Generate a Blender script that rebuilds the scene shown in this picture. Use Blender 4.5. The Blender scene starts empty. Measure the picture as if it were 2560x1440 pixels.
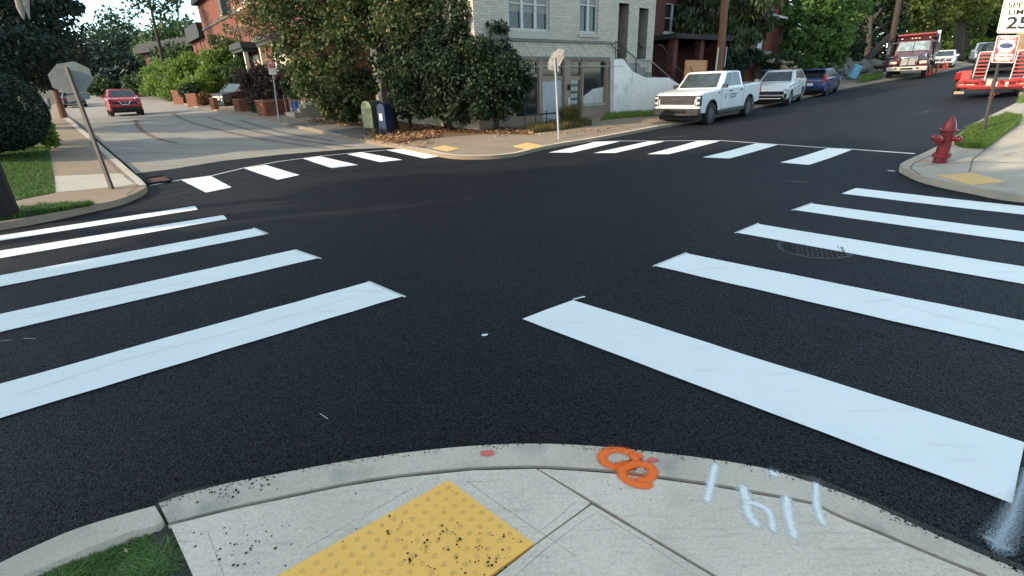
import bpy, bmesh, math, random
import numpy as np
from mathutils import Vector, Matrix
from math import radians, sin, cos, pi, atan2, hypot, sqrt
random.seed(7); rng = np.random.default_rng(7)
R_ = radians
SC = bpy.context.scene
COL = SC.collection
# ------------------------------------------------------------ camera
F = 1250.0; CAMH = 1.9
_d = np.array([105.0, 3085.0, F]); _up = -_d/np.linalg.norm(_d)
_fw = np.array([0, 0, 1.0]) - _up*_up[2]; _fw /= np.linalg.norm(_fw)
_rt = np.cross(_fw, _up)
if _rt[0] < 0: _rt = -_rt
RM = np.array([_rt, _fw, _up])            # camera (x right, y down, z forward) -> world
cam_d = bpy.data.cameras.new('camera'); cam = bpy.data.objects.new('camera', cam_d); COL.objects.link(cam)
cam_d.sensor_width = 36; cam_d.lens = F/2560*36; cam_d.clip_start = 0.05; cam_d.clip_end = 2000
cam.matrix_world = Matrix(((RM[0,0], -RM[0,1], -RM[0,2], 0), (RM[1,0], -RM[1,1], -RM[1,2], 0), (RM[2,0], -RM[2,1], -RM[2,2], CAMH), (0,0,0,1)))
SC.camera = cam
# ------------------------------------------------------------ sky and sun
SUN_AZ = R_(250)      # compass-like: direction the sun stands in, from +Y clockwise
SUN_EL = R_(25)
w = bpy.data.worlds.new('World'); SC.world = w; w.use_nodes = True
nt = w.node_tree; bg = nt.nodes['Background']
sky = nt.nodes.new('ShaderNodeTexSky'); sky.sky_type = 'NISHITA'; sky.sun_disc = False
sky.sun_elevation = SUN_EL; sky.sun_rotation = SUN_AZ; sky.altitude = 200; sky.air_density = 1.0; sky.dust_density = .5; sky.ozone_density = 1.2
tint = nt.nodes.new('ShaderNodeMix'); tint.data_type = 'RGBA'; tint.blend_type = 'MULTIPLY'; tint.inputs['Factor'].default_value = 1; 
_tc = nt.nodes.new('ShaderNodeTexCoord'); _sp = nt.nodes.new('ShaderNodeSeparateXYZ'); _mr = nt.nodes.new('ShaderNodeMapRange'); _mx = nt.nodes.new('ShaderNodeMix'); _mx.data_type = 'RGBA'
nt.links.new(_tc.outputs['Generated'], _sp.inputs[0]); nt.links.new(_sp.outputs[2], _mr.inputs['Value']); _mr.inputs['From Min'].default_value = .10; _mr.inputs['From Max'].default_value = .5
_mx.inputs['A'].default_value = (.84,.93,.96,1); _mx.inputs['B'].default_value = (1.27,1.04,.72,1); nt.links.new(_mr.outputs[0], _mx.inputs['Factor']); nt.links.new(_mx.outputs['Result'], tint.inputs['B'])
nt.links.new(sky.outputs[0], tint.inputs['A']); nt.links.new(tint.outputs['Result'], bg.inputs[0]); bg.inputs[1].default_value = 0.15
sd = bpy.data.lights.new('sun', 'SUN'); sd.energy = 1.9; sd.angle = R_(0.6); sd.color = (1.0, 0.81, 0.58)
so = bpy.data.objects.new('sun', sd); COL.objects.link(so)
SDIR = Vector((sin(SUN_AZ)*cos(SUN_EL), cos(SUN_AZ)*cos(SUN_EL), sin(SUN_EL)))
so.rotation_euler = SDIR.to_track_quat('Z', 'Y').to_euler()
SC.view_settings.view_transform = 'Standard'; SC.view_settings.look = 'None'
SC.view_settings.exposure = 1.88; SC.view_settings.gamma = 1
# ------------------------------------------------------------ terrain: thin plate through surveyed heights
CP = [(-8,8,0),(8,7.7,0),(0,5,0),(0,0,0),(-8,-3,0),(8,-3,0),(0,11,0),(-6.4,10.5,0),(0,15,0),(-8.4,11.7,0),(8.3,10.7,.06),(4,9,0),(-4,14,0),
 (-5.4,21.2,.10),(-10.9,25.4,.56),(-23.4,33,.89),(-45,56,1.35),(-22,42.8,1.1),(-77,103,3.2),(-15,20,.5),(-26.5,32,.86),
 (8.1,21.2,.18),(11.2,24.4,.31),(14.5,27.5,.5),(16.8,30.3,.63),(19.1,32.4,.72),(28.8,38.7,1.45),(38.4,47.5,2.0),(18.5,19.8,.9),(11.1,12,.42),(57,65,2.9),
 (.6,20.4,.2),(4.7,23.6,.33),(-120,130,5),(100,90,5.5),(0,60,3.0),(0,120,5),(-60,20,1.2),(60,20,2.6),(60,-30,.8),(-60,-40,0),(60,-80,0),(0,-80,0),(-30,-5,.1),(30,-12,.5),(14,2,.2)]
_C = np.array(CP, float); _n = len(_C)
def _phi(r2): return np.where(r2 > 1e-9, 0.5*r2*np.log(np.maximum(r2, 1e-9)), 0)
_A = np.zeros((_n+3, _n+3)); _dd = ((_C[:,None,:2]-_C[None,:,:2])**2).sum(-1)
_A[:_n,:_n] = _phi(_dd) + np.eye(_n)*.6; _A[:_n,_n] = 1; _A[:_n,_n+1:] = _C[:,:2]; _A[_n,:_n] = 1; _A[_n+1:,:_n] = _C[:,:2].T
_W = np.linalg.solve(_A, np.concatenate([_C[:,2], [0,0,0]]))
def HT(x, y):
    x = np.atleast_1d(np.asarray(x, float)); y = np.atleast_1d(np.asarray(y, float))
    r2 = (x[:,None]-_C[None,:,0])**2 + (y[:,None]-_C[None,:,1])**2
    z = _phi(r2)@_W[:_n] + _W[_n] + _W[_n+1]*x + _W[_n+2]*y
    return z
def hz(x, y): return float(HT(x, y)[0])
def ray(px, py): return RM@np.array([px-1280.0, py-720.0, F])
_T = np.geomspace(0.8, 400, 700)/F
def G(px, py, dz=0.0):
    r = ray(px, py); P = r[None,:]*_T[:,None]*1.0
    z = CAMH + P[:,2] - HT(P[:,0], P[:,1]) - dz
    i = np.argmax(z < 0)
    if z[i] >= 0: i = len(_T)-1
    a, b = _T[max(i-1,0)], _T[i]
    for _ in range(18):
        m = .5*(a+b); p = r*m
        if CAMH+p[2]-hz(p[0], p[1])-dz < 0: b = m
        else: a = m
    p = r*b
    return Vector((p[0], p[1], CAMH+p[2]))
def AT(px, py, Z):                         # the point at depth Z metres behind a sight line
    p = ray(px, py)*Z/F; return Vector((p[0], p[1], CAMH+p[2]))
def depth(v): return float(RM[:,2]@np.array([v[0], v[1], v[2]-CAMH]))
def GZ(px, py, Z):                         # on the ground below that point
    p = AT(px, py, Z); return Vector((p.x, p.y, hz(p.x, p.y)))
def HH(base, px, py):                      # height above base of a sight line passing over base
    r = ray(px, py); k = hypot(base[0], base[1])/hypot(r[0], r[1]); return CAMH + r[2]*k - base[2]
# ------------------------------------------------------------ tags
def tag(o, label=None, cat=None, group=None, kind=None):
    if label: o['label'] = label
    if cat: o['category'] = cat
    if group: o['group'] = group
    if kind: o['kind'] = kind
    return o
def thing(name, label, cat, loc=(0,0,0), rz=0, group=None):
    o = bpy.data.objects.new(name, None); COL.objects.link(o); o.location = loc; o.rotation_euler = (0,0,rz); o.empty_display_size = .2
    return tag(o, label, cat, group)
def kids(o): return [c for c in bpy.data.objects if c.parent == o]
def copy_tree(o, parent=None):
    c = o.copy(); COL.objects.link(c); c.parent = parent
    for ch in kids(o): copy_tree(ch, c)
    return c
# ------------------------------------------------------------ mesh builder
class MB:
    def __init__(s, M=None): s.v = []; s.f = []; s.m = []; s.M = M
    def add(s, vs, fs, mi=0):
        b = len(s.v)
        for v in vs: s.v.append(s.M@Vector(v) if s.M is not None else Vector(v))
        for f in fs: s.f.append([b+i for i in f]); s.m.append(mi)
        return s
    def box(s, c, d, rz=0, mi=0, rx=0, ry=0):
        x, y, z = d[0]/2, d[1]/2, d[2]/2
        m = Matrix.Translation(c)@Matrix.Rotation(rz,4,'Z')@Matrix.Rotation(ry,4,'Y')@Matrix.Rotation(rx,4,'X')
        vs = [m@Vector(p) for p in ((-x,-y,-z),(x,-y,-z),(x,y,-z),(-x,y,-z),(-x,-y,z),(x,-y,z),(x,y,z),(-x,y,z))]
        return s.add(vs, [(0,3,2,1),(4,5,6,7),(0,1,5,4),(1,2,6,5),(2,3,7,6),(3,0,4,7)], mi)
    def b2(s, x0, x1, y0, y1, z0, z1, mi=0): return s.box(((x0+x1)/2,(y0+y1)/2,(z0+z1)/2), (abs(x1-x0),abs(y1-y0),abs(z1-z0)), 0, mi)
    def path(s, pts, rad, n=8, mi=0, cap=True):
        pts = [Vector(p) for p in pts]; k = len(pts)
        if not hasattr(rad, '__len__'): rad = [rad]*k
        vs = []; up = None
        for i, p in enumerate(pts):
            t = (pts[min(i+1,k-1)]-pts[max(i-1,0)]).normalized()
            if up is None: up = Vector((0,0,1)) if abs(t.z) < .9 else Vector((1,0,0))
            a = t.cross(up).normalized(); b = a.cross(t).normalized(); up = b
            for j in range(n): q = 2*pi*j/n; vs.append(p + (a*cos(q)+b*sin(q))*rad[i])
        fs = [(i*n+j, i*n+(j+1)%n, (i+1)*n+(j+1)%n, (i+1)*n+j) for i in range(k-1) for j in range(n)]
        if cap: fs += [tuple(range(n-1,-1,-1)), tuple(range((k-1)*n, k*n))]
        return s.add(vs, fs, mi)
    def tube(s, a, b, r, r2=None, n=8, mi=0): return s.path([a,b], [r, r if r2 is None else r2], n, mi)
    def lathe(s, prof, c=(0,0,0), ax='Z', n=16, mi=0, a0=0, a1=2*pi):
        full = abs(a1-a0-2*pi) < 1e-6; k = n if full else n+1; vs = []
        for r, z in prof:
            for j in range(k):
                q = a0+(a1-a0)*j/n; p = (r*cos(q), r*sin(q), z)
                if ax == 'Y': p = (p[0], p[2], p[1])
                if ax == 'X': p = (p[2], p[0], p[1])
                vs.append(Vector(p)+Vector(c))
        fs = [(i*k+j, i*k+(j+1)%k, (i+1)*k+(j+1)%k, (i+1)*k+j) for i in range(len(prof)-1) for j in range(n)]
        if prof[0][0] > 1e-5 and full: fs.append(tuple(range(k-1,-1,-1)))
        if prof[-1][0] > 1e-5 and full: fs.append(tuple(range((len(prof)-1)*k, len(prof)*k)))
        return s.add(vs, fs, mi)
    def prism(s, poly, z0, z1, mi=0, sh=1.0):    # polygon in x,y
        n = len(poly); cx = sum(p[0] for p in poly)/n; cy = sum(p[1] for p in poly)/n
        vs = [(p[0],p[1],z0) for p in poly]+[(cx+(p[0]-cx)*sh,cy+(p[1]-cy)*sh,z1) for p in poly]
        return s.add(vs, [tuple(range(n-1,-1,-1)), tuple(range(n,2*n))]+[(i,(i+1)%n,n+(i+1)%n,n+i) for i in range(n)], mi)
    def slab(s, poly, y0, y1, mi=0):             # polygon in x,z extruded along y
        n = len(poly); vs = [(p[0],y0,p[1]) for p in poly]+[(p[0],y1,p[1]) for p in poly]
        return s.add(vs, [tuple(range(n)), tuple(range(2*n-1,n-1,-1))]+[(i,n+i,n+(i+1)%n,(i+1)%n) for i in range(n)], mi)
    def build(s, name, mats, parent=None, smooth=35, bevel=0, label=None, sub=0):
        me = bpy.data.meshes.new(name); me.from_pydata([tuple(v) for v in s.v], [], s.f)
        if not isinstance(mats, (list, tuple)): mats = [mats]
        for m in mats: me.materials.append(m)
        if len(mats) > 1: me.polygons.foreach_set('material_index', s.m)
        bm = bmesh.new(); bm.from_mesh(me); bmesh.ops.recalc_face_normals(bm, faces=bm.faces); bm.to_mesh(me); bm.free()
        if smooth:
            me.polygons.foreach_set('use_smooth', [True]*len(me.polygons)); me.set_sharp_from_angle(angle=R_(smooth))
        me.update()
        o = bpy.data.objects.new(name, me); COL.objects.link(o); o.parent = parent
        if bevel:
            b = o.modifiers.new('bevel','BEVEL'); b.width = bevel; b.segments = 2; b.limit_method = 'ANGLE'; b.angle_limit = R_(40); b.harden_normals = False
        if label: o['label'] = label
        return o
def rawmesh(name, V, Fq, mat, parent=None, smooth=False, attr=None):
    me = bpy.data.meshes.new(name); k = Fq.shape[1]
    me.vertices.add(len(V)); me.vertices.foreach_set('co', np.asarray(V, np.float32).ravel())
    me.loops.add(Fq.size); me.loops.foreach_set('vertex_index', Fq.astype(np.int32).ravel())
    me.polygons.add(len(Fq)); me.polygons.foreach_set('loop_start', (np.arange(len(Fq))*k).astype(np.int32))
    me.update(calc_edges=True); me.materials.append(mat)
    if attr is not None:
        a = me.attributes.new('soft', 'FLOAT', 'POINT'); a.data.foreach_set('value', np.asarray(attr, np.float32))
    me.polygons.foreach_set('use_smooth', [smooth]*len(me.polygons))
    o = bpy.data.objects.new(name, me); COL.objects.link(o); o.parent = parent; return o
# ------------------------------------------------------------ materials
_MC = {}
def mat(name, c1, c2=None, rough=.7, metal=0, s1=8, s2=60, bump=0, bs=80, spec=.4, amt=.6, trans=0, coat=0, vec=None, emis=None, islands=0, dist=.02):
    if name in _MC: return _MC[name]
    m = bpy.data.materials.new(name); m.use_nodes = True; _MC[name] = m
    t = m.node_tree; n = t.nodes; L = t.links; p = n['Principled BSDF']
    p.inputs['Roughness'].default_value = rough; p.inputs['Metallic'].default_value = metal
    p.inputs['Specular IOR Level'].default_value = spec; p.inputs['Coat Weight'].default_value = coat
    p.inputs['Transmission Weight'].default_value = trans
    if c2 is None: c2 = tuple(c*.8 for c in c1)
    tc = n.new('ShaderNodeTexCoord'); co = tc.outputs['Object']
    if vec:
        mp = n.new('ShaderNodeMapping'); mp.inputs['Scale'].default_value = vec; L.new(co, mp.inputs[0]); co = mp.outputs[0]
    a = n.new('ShaderNodeTexNoise'); a.inputs['Scale'].default_value = s1; a.inputs['Detail'].default_value = 4; L.new(co, a.inputs[0])
    b = n.new('ShaderNodeTexNoise'); b.inputs['Scale'].default_value = s2; b.inputs['Detail'].default_value = 3; L.new(co, b.inputs[0])
    mx = n.new('ShaderNodeMath'); mx.operation = 'ADD'; L.new(a.outputs[0], mx.inputs[0]); L.new(b.outputs[0], mx.inputs[1])
    mr = n.new('ShaderNodeMapRange'); mr.inputs['From Min'].default_value = 1-amt*.5; mr.inputs['From Max'].default_value = 1+amt*.5; L.new(mx.outputs[0], mr.inputs[0])
    fac = mr.outputs[0]
    if islands:
        g = n.new('ShaderNodeNewGeometry'); q = n.new('ShaderNodeMath'); q.operation = 'MULTIPLY_ADD'; L.new(g.outputs['Random Per Island'], q.inputs[0]); q.inputs[1].default_value = islands
        r2 = n.new('ShaderNodeMath'); r2.operation = 'MULTIPLY'; L.new(fac, r2.inputs[0]); r2.inputs[1].default_value = 1-islands; L.new(r2.outputs[0], q.inputs[2]); fac = q.outputs[0]
    mc = n.new('ShaderNodeMix'); mc.data_type = 'RGBA'; mc.inputs['A'].default_value = (*c1,1); mc.inputs['B'].default_value = (*c2,1); L.new(fac, mc.inputs['Factor'])
    L.new(mc.outputs['Result'], p.inputs['Base Color'])
    if bump:
        c = n.new('ShaderNodeTexNoise'); c.inputs['Scale'].default_value = bs; c.inputs['Detail'].default_value = 3; L.new(co, c.inputs[0])
        bp = n.new('ShaderNodeBump'); bp.inputs['Strength'].default_value = bump; bp.inputs['Distance'].default_value = dist; L.new(c.outputs[0], bp.inputs['Height']); L.new(bp.outputs[0], p.inputs['Normal'])
    if emis: p.inputs['Emission Color'].default_value = (*emis,1); p.inputs['Emission Strength'].default_value = 1
    return m
def getp(m): t = m.node_tree; return t, t.nodes, t.links, t.nodes['Principled BSDF']
def base_in(m): t,n,L,p = getp(m); return p.inputs['Base Color'].links[0].from_socket
def overlay(m, fac_socket, color):          # mix another colour over the base
    t,n,L,p = getp(m); src = base_in(m); x = n.new('ShaderNodeMix'); x.data_type = 'RGBA'
    L.new(src, x.inputs['A']); x.inputs['B'].default_value = (*color,1); L.new(fac_socket, x.inputs['Factor']); L.new(x.outputs['Result'], p.inputs['Base Color'])
def noise_fac(m, scale, lo, hi, vec=(1,1,1), detail=4, rot=0, off=(0,0,0)):
    t,n,L,p = getp(m); tc = n.new('ShaderNodeTexCoord'); mp = n.new('ShaderNodeMapping'); mp.inputs['Scale'].default_value = vec; mp.inputs['Rotation'].default_value = (0,0,rot); mp.inputs['Location'].default_value = off
    L.new(tc.outputs['Object'], mp.inputs[0]); a = n.new('ShaderNodeTexNoise'); a.inputs['Scale'].default_value = scale; a.inputs['Detail'].default_value = detail; L.new(mp.outputs[0], a.inputs[0])
    r = n.new('ShaderNodeMapRange'); r.inputs['From Min'].default_value = lo; r.inputs['From Max'].default_value = hi; L.new(a.outputs[0], r.inputs[0]); return r.outputs[0]
def voro_spots(m, scale, thr, color, dens=.5):
    t,n,L,p = getp(m); tc = n.new('ShaderNodeTexCoord'); v = n.new('ShaderNodeTexVoronoi'); v.inputs['Scale'].default_value = scale; L.new(tc.outputs['Object'], v.inputs[0])
    a = n.new('ShaderNodeMath'); a.operation = 'LESS_THAN'; a.inputs[1].default_value = thr; L.new(v.outputs['Distance'], a.inputs[0])
    s = n.new('ShaderNodeSeparateColor'); L.new(v.outputs['Color'], s.inputs[0]); b = n.new('ShaderNodeMath'); b.operation = 'LESS_THAN'; b.inputs[1].default_value = dens; L.new(s.outputs[0], b.inputs[0])
    c = n.new('ShaderNodeMath'); c.operation = 'MULTIPLY'; L.new(a.outputs[0], c.inputs[0]); L.new(b.outputs[0], c.inputs[1]); overlay(m, c.outputs[0], color)
def soft_mat(name, color, rough=.7, nz=.5, ns=90, power=1.0, amax=1.0):
    m = mat(name, color, tuple(c*.93 for c in color), rough, s1=6, s2=40)
    t,n,L,p = getp(m); at = n.new('ShaderNodeAttribute'); at.attribute_name = 'soft'
    tc = n.new('ShaderNodeTexCoord'); a = n.new('ShaderNodeTexNoise'); a.inputs['Scale'].default_value = ns; a.inputs['Detail'].default_value = 3; L.new(tc.outputs['Object'], a.inputs[0])
    q = n.new('ShaderNodeMath'); q.operation = 'MULTIPLY_ADD'; L.new(a.outputs[0], q.inputs[0]); q.inputs[1].default_value = nz*2; q.inputs[2].default_value = -nz
    s = n.new('ShaderNodeMath'); s.operation = 'ADD'; L.new(at.outputs['Fac'], s.inputs[0]); L.new(q.outputs[0], s.inputs[1])
    k = n.new('ShaderNodeMapRange'); k.inputs['From Min'].default_value = .12; k.inputs['From Max'].default_value = .12+power*.6; k.inputs['To Max'].default_value = amax; L.new(s.outputs[0], k.inputs[0])
    L.new(k.outputs[0], p.inputs['Alpha']); return m
def brick_over(m, c1, c2, cm, sx, sy, mode='wall', ang=0.0, mortar=.012, fac=1.0):
    """bricks: 'wall' = courses along z, horizontal run along direction ang (xy)."""
    t,n,L,p = getp(m); tc = n.new('ShaderNodeTexCoord'); sp = n.new('ShaderNodeSeparateXYZ'); L.new(tc.outputs['Object'], sp.inputs[0])
    def mul(s, k): q = n.new('ShaderNodeMath'); q.operation='MULTIPLY'; L.new(s, q.inputs[0]); q.inputs[1].default_value = k; return q.outputs[0]
    add = n.new('ShaderNodeMath'); add.operation = 'ADD'; L.new(sp.outputs[0], add.inputs[0]); L.new(sp.outputs[1], add.inputs[1])
    cb = n.new('ShaderNodeCombineXYZ'); L.new(add.outputs[0], cb.inputs[0]); L.new(sp.outputs[2], cb.inputs[1])
    b = n.new('ShaderNodeTexBrick'); L.new(cb.outputs[0], b.inputs[0]); b.inputs['Scale'].default_value = 1; b.inputs['Brick Width'].default_value = sx; b.inputs['Row Height'].default_value = sy
    b.inputs['Mortar Size'].default_value = mortar; b.inputs['Color1'].default_value = (*c1,1); b.inputs['Color2'].default_value = (*c2,1); b.inputs['Mortar'].default_value = (*cm,1); b.inputs['Bias'].default_value = 0
    x = n.new('ShaderNodeMix'); x.data_type = 'RGBA'; x.blend_type = 'MULTIPLY'; x.inputs['Factor'].default_value = fac
    L.new(base_in(m), x.inputs['A']); L.new(b.outputs['Color'], x.inputs['B']); L.new(x.outputs['Result'], p.inputs['Base Color'])
    bp = n.new('ShaderNodeBump'); bp.inputs['Strength'].default_value = .5; bp.inputs['Distance'].default_value = .01; bp.invert = True; L.new(b.outputs['Fac'], bp.inputs['Height']); L.new(bp.outputs[0], p.inputs['Normal'])
    return m
# ------------------------------------------------------------ draped sheets
def cr(pts, n=6, closed=False):             # smooth curve through points
    P = [Vector(p) for p in pts]; k = len(P); out = []
    for i in range(k if closed else k-1):
        p0, p1, p2, p3 = (P[(i-1)%k], P[i], P[(i+1)%k], P[(i+2)%k]) if closed else (P[max(i-1,0)], P[i], P[i+1], P[min(i+2,k-1)])
        for j in range(n):
            t = j/n; out.append(.5*((2*p1)+(p2-p0)*t+(2*p0-5*p1+4*p2-p3)*t*t+(3*p1-p0-3*p2+p3)*t*t*t))
    if not closed: out.append(P[-1])
    return out
def gx(pts, dz=0): return [G(p[0], p[1], dz).to_2d() for p in pts]
def sheet(name, poly, dz, m, step=1.0, skirt=0, parent=None, kind='structure'):
    from mathutils.geometry import delaunay_2d_cdt
    k_ = len(poly); cv, ce, cf = delaunay_2d_cdt([Vector((p[0],p[1])) for p in poly], [(i,(i+1)%k_) for i in range(k_)], [], 1, 1e-5)[:3]
    bm = bmesh.new(); vs = [bm.verts.new((p[0],p[1],0)) for p in cv]
    for f_ in cf: bm.faces.new([vs[i] for i in f_])
    bm.normal_update()
    for f_ in bm.faces:
        if f_.normal.z < 0: f_.normal_flip()
    xs = [p[0] for p in poly]; ys = [p[1] for p in poly]
    for ax, lo, hi in ((0,min(xs),max(xs)),(1,min(ys),max(ys))):
        k = math.floor(lo/step)+1
        while k*step < hi:
            co = [0,0,0]; co[ax] = k*step; no = [0,0,0]; no[ax] = 1
            bmesh.ops.bisect_plane(bm, geom=bm.verts[:]+bm.edges[:]+bm.faces[:], plane_co=co, plane_no=no, dist=1e-5); k += 1
    bmesh.ops.remove_doubles(bm, verts=bm.verts[:], dist=1e-5)
    bm.normal_update()
    if bm.faces and sum(f.normal.z*f.calc_area() for f in bm.faces) < 0: bmesh.ops.reverse_faces(bm, faces=bm.faces[:])
    V = np.array([v.co[:] for v in bm.verts]); Z = HT(V[:,0], V[:,1]) + dz
    for v, z in zip(bm.verts, Z): v.co.z = z
    if skirt:
        e = [x for x in bm.edges if x.is_boundary]; r = bmesh.ops.extrude_edge_only(bm, edges=e)
        for v in [g for g in r['geom'] if isinstance(g, bmesh.types.BMVert)]: v.co.z -= skirt
    me = bpy.data.meshes.new(name); bm.to_mesh(me); bm.free(); me.materials.append(m)
    me.polygons.foreach_set('use_smooth', [True]*len(me.polygons)); me.set_sharp_from_angle(angle=R_(30))
    o = bpy.data.objects.new(name, me); COL.objects.link(o); o.parent = parent
    if kind and parent is None: o['kind'] = kind
    return o
_SC = [0]
def stroke(pts, wid, dz=.004, soft=.35, caps=True):
    """soft-edged painted stroke along world xy points; returns V,F,attr"""
    _SC[0] = (_SC[0]+1)%23; dz += _SC[0]*.00005
    P = [Vector((p[0],p[1])) for p in pts]; k = len(P)
    if not hasattr(wid,'__len__'): wid = [wid]*k
    V=[];A=[];Fq=[]; cols = (-1,-1+soft,-.15,.15,1-soft,1); av = (0,.85,1,1,.85,0)
    d0 = (P[1]-P[0]).normalized()*wid[0]*.5; d1 = (P[-1]-P[-2]).normalized()*wid[-1]*.5
    rows = [(P[0]-d0, wid[0], 0)]+[(p,w_,1) for p,w_ in zip(P,wid)]+[(P[-1]+d1, wid[-1], 0)]
    for i,(p,w_,a) in enumerate(rows):
        q = rows[min(i+1,len(rows)-1)][0]-rows[max(i-1,0)][0]; nn = Vector((-q.y,q.x)).normalized()*w_*.5*(1 if a else .6)
        for c,s in zip(cols,av):
            v = p+nn*c; V.append((v.x,v.y,hz(v.x,v.y)+dz)); A.append(s*a)
    for i in range(len(rows)-1):
        for j in range(5): Fq.append((i*6+j,i*6+j+1,(i+1)*6+j+1,(i+1)*6+j))
    return V,Fq,A
def strokes(name, lst, m, label, cat, group=None, kind=None):
    V=[];Fq=[];A=[]
    for v,f,a in lst:
        b = len(V); V += v; A += a; Fq += [tuple(i+b for i in q) for q in f]
    o = rawmesh(name, np.array(V), np.array(Fq), m, attr=A); return tag(o, label, cat, group, kind)
# ============================================================ SETTING: ground, roads, pavements
m_asph = mat('fresh_asphalt', (.0020,.0038,.0095), (.0080,.0118,.0215), .7, s1=85, s2=150, bump=1.0, bs=70, spec=.30, amt=.75, dist=.03)

overlay(m_asph, noise_fac(m_asph, .35, .42, .80, (1,1,1)), (.030,.027,.027))
overlay(m_asph, noise_fac(m_asph, 1.0, .56, .85, (.25,3.5,1), rot=R_(38)), (.021,.020,.0195))
def asphalt_grain(m, sc):
    t,n,L,p = getp(m); tc = n.new('ShaderNodeTexCoord'); v = n.new('ShaderNodeTexVoronoi'); v.inputs['Scale'].default_value = sc; L.new(tc.outputs['Object'], v.inputs[0])
    s = n.new('ShaderNodeSeparateColor'); L.new(v.outputs['Color'], s.inputs[0])
    r = n.new('ShaderNodeMapRange'); L.new(s.outputs[1], r.inputs[0]); r.inputs['To Min'].default_value = 0; r.inputs['To Max'].default_value = .46; L.new(r.outputs[0], p.inputs['Specular IOR Level'])
    g = n.new('ShaderNodeMapRange'); L.new(v.outputs['Distance'], g.inputs[0]); g.inputs['From Min'].default_value = .25; g.inputs['From Max'].default_value = .6; g.inputs['To Max'].default_value = .9
    overlay(m, g.outputs[0], (.0015,.0025,.006))
    k = n.new('ShaderNodeMath'); k.operation = 'GREATER_THAN'; k.inputs[1].default_value = .95; L.new(s.outputs[2], k.inputs[0]); overlay(m, k.outputs[0], (.028,.037,.052))
    bp = n.new('ShaderNodeBump'); bp.inputs['Strength'].default_value = 1; bp.inputs['Distance'].default_value = .006; bp.invert = True; L.new(v.outputs['Distance'], bp.inputs['Height'])
    old = p.inputs['Normal'].links[0].from_node; L.new(old.outputs[0], bp.inputs['Normal']); L.new(bp.outputs[0], p.inputs['Normal'])
asphalt_grain(m_asph, 150)
m_old = mat('old_road', (.30,.275,.24), (.205,.19,.17), .85, s1=.8, s2=40, bump=.3, bs=60, amt=.9)
overlay(m_old, noise_fac(m_old, 1.0, .55, .75, (.15,3,1), rot=R_(-36)), (.15,.145,.135))
m_oldt = mat('old_road_tan', (.34,.31,.27), (.23,.21,.19), .88, s1=1.2, s2=30, bump=.3, bs=60, amt=.9)
overlay(m_oldt, noise_fac(m_oldt, 1.4, .56, .72, (.6,2.5,1), rot=R_(10)), (.15,.13,.115))
m_conc = mat('pavement_concrete', (.74,.63,.525), (.56,.475,.39), .9, s1=1.3, s2=75, bump=.6, bs=110, amt=.42, dist=.006)
overlay(m_conc, noise_fac(m_conc, 22, .56, .8, (.18,2.2,1), rot=R_(-28)), (.46,.40,.33))
overlay(m_conc, noise_fac(m_conc, 2.2, .58, .80), (.45,.40,.33))
voro_spots(m_conc, 16, .085, (.03,.03,.032), .14)
voro_spots(m_conc, 45, .12, (.06,.06,.06), .08)
m_curb = mat('curb_concrete', (.62,.53,.44), (.46,.395,.32), .9, s1=2, s2=75, bump=.6, bs=110, amt=.5, dist=.008)
overlay(m_curb, noise_fac(m_curb, 3.5, .56, .75), (.31,.285,.245)); voro_spots(m_curb, 22, .09, (.035,.035,.037), .16)
m_sidetan = mat('worn_pavement', (.285,.22,.155), (.185,.145,.105), .92, s1=1.0, s2=25, bump=.4, bs=50, amt=1.0)
overlay(m_sidetan, noise_fac(m_sidetan, 1.8, .55, .75), (.20,.17,.135))
m_corn = mat('corner_concrete', (.42,.375,.31), (.31,.28,.235), .9, s1=1.3, s2=30, bump=.35, bs=60, amt=.9)
overlay(m_corn, noise_fac(m_corn, 2.0, .56, .8), (.25,.225,.185))
m_light = mat('new_pavement_slab', (.44,.41,.355), (.35,.325,.28), .9, s1=1.5, s2=40, bump=.2, bs=60)
m_soil = mat('soil', (.09,.075,.05), (.05,.055,.03), .95, s1=1.2, s2=20, bump=.5, bs=25)
m_lawn = mat('lawn_soil', (.055,.085,.022), (.035,.055,.018), .95, s1=1.5, s2=30, bump=.4, bs=40)
m_gap = mat('joint_dirt', (.035,.033,.03), (.06,.055,.05), .95, s1=10, s2=60)
m_drive = mat('driveway_asphalt', (.10,.095,.09), (.16,.15,.14), .9, s1=1.0, s2=30, bump=.4, bs=60)

# base terrain out to the horizon
def base_terrain():
    n = 120; a = np.sinh(np.linspace(-4.4, 4.4, n)); a = a/a.max()*420
    X, Y = np.meshgrid(a, a+10); r = np.hypot(X, Y); k = np.clip((r-110)/100, 0, 1)
    Z = HT(X.ravel(), Y.ravel()).reshape(X.shape); Z = np.where(k > 0, np.clip(Z, -3, 9)*(1-k)+6*k, Z) - .16
    V = np.stack([X.ravel(), Y.ravel(), Z.ravel()], 1); i = np.arange(n*n).reshape(n, n)
    Fq = np.stack([i[:-1,:-1].ravel(), i[:-1,1:].ravel(), i[1:,1:].ravel(), i[1:,:-1].ravel()], 1)
    o = rawmesh('ground', V, Fq, m_soil, smooth=True); o['kind'] = 'structure'
base_terrain()
# fresh asphalt: one sheet under everything paved
rw = [(-30,-30),(40,-30),(40,-6)]
far_R = gx([(2560,205),(2560,150),(2520,140),(2440,152),(2360,168),(2200,195),(2085,214),(1880,255),(1650,296),(1480,335),(1340,362)])
bnd = gx([(1200,383),(1110,381),(1040,370),(1000,368),(860,374),(700,387),(554,403),(423,424),(340,434)])
poly = rw+[tuple(p) for p in [Vector((40,10)), Vector((34,24)), Vector((30,27))]+far_R[1:]+bnd]+[(-14,11),(-45,-2)]
sheet('fresh_asphalt_road', [Vector(p) for p in poly], 0, m_asph, 1.0)
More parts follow.
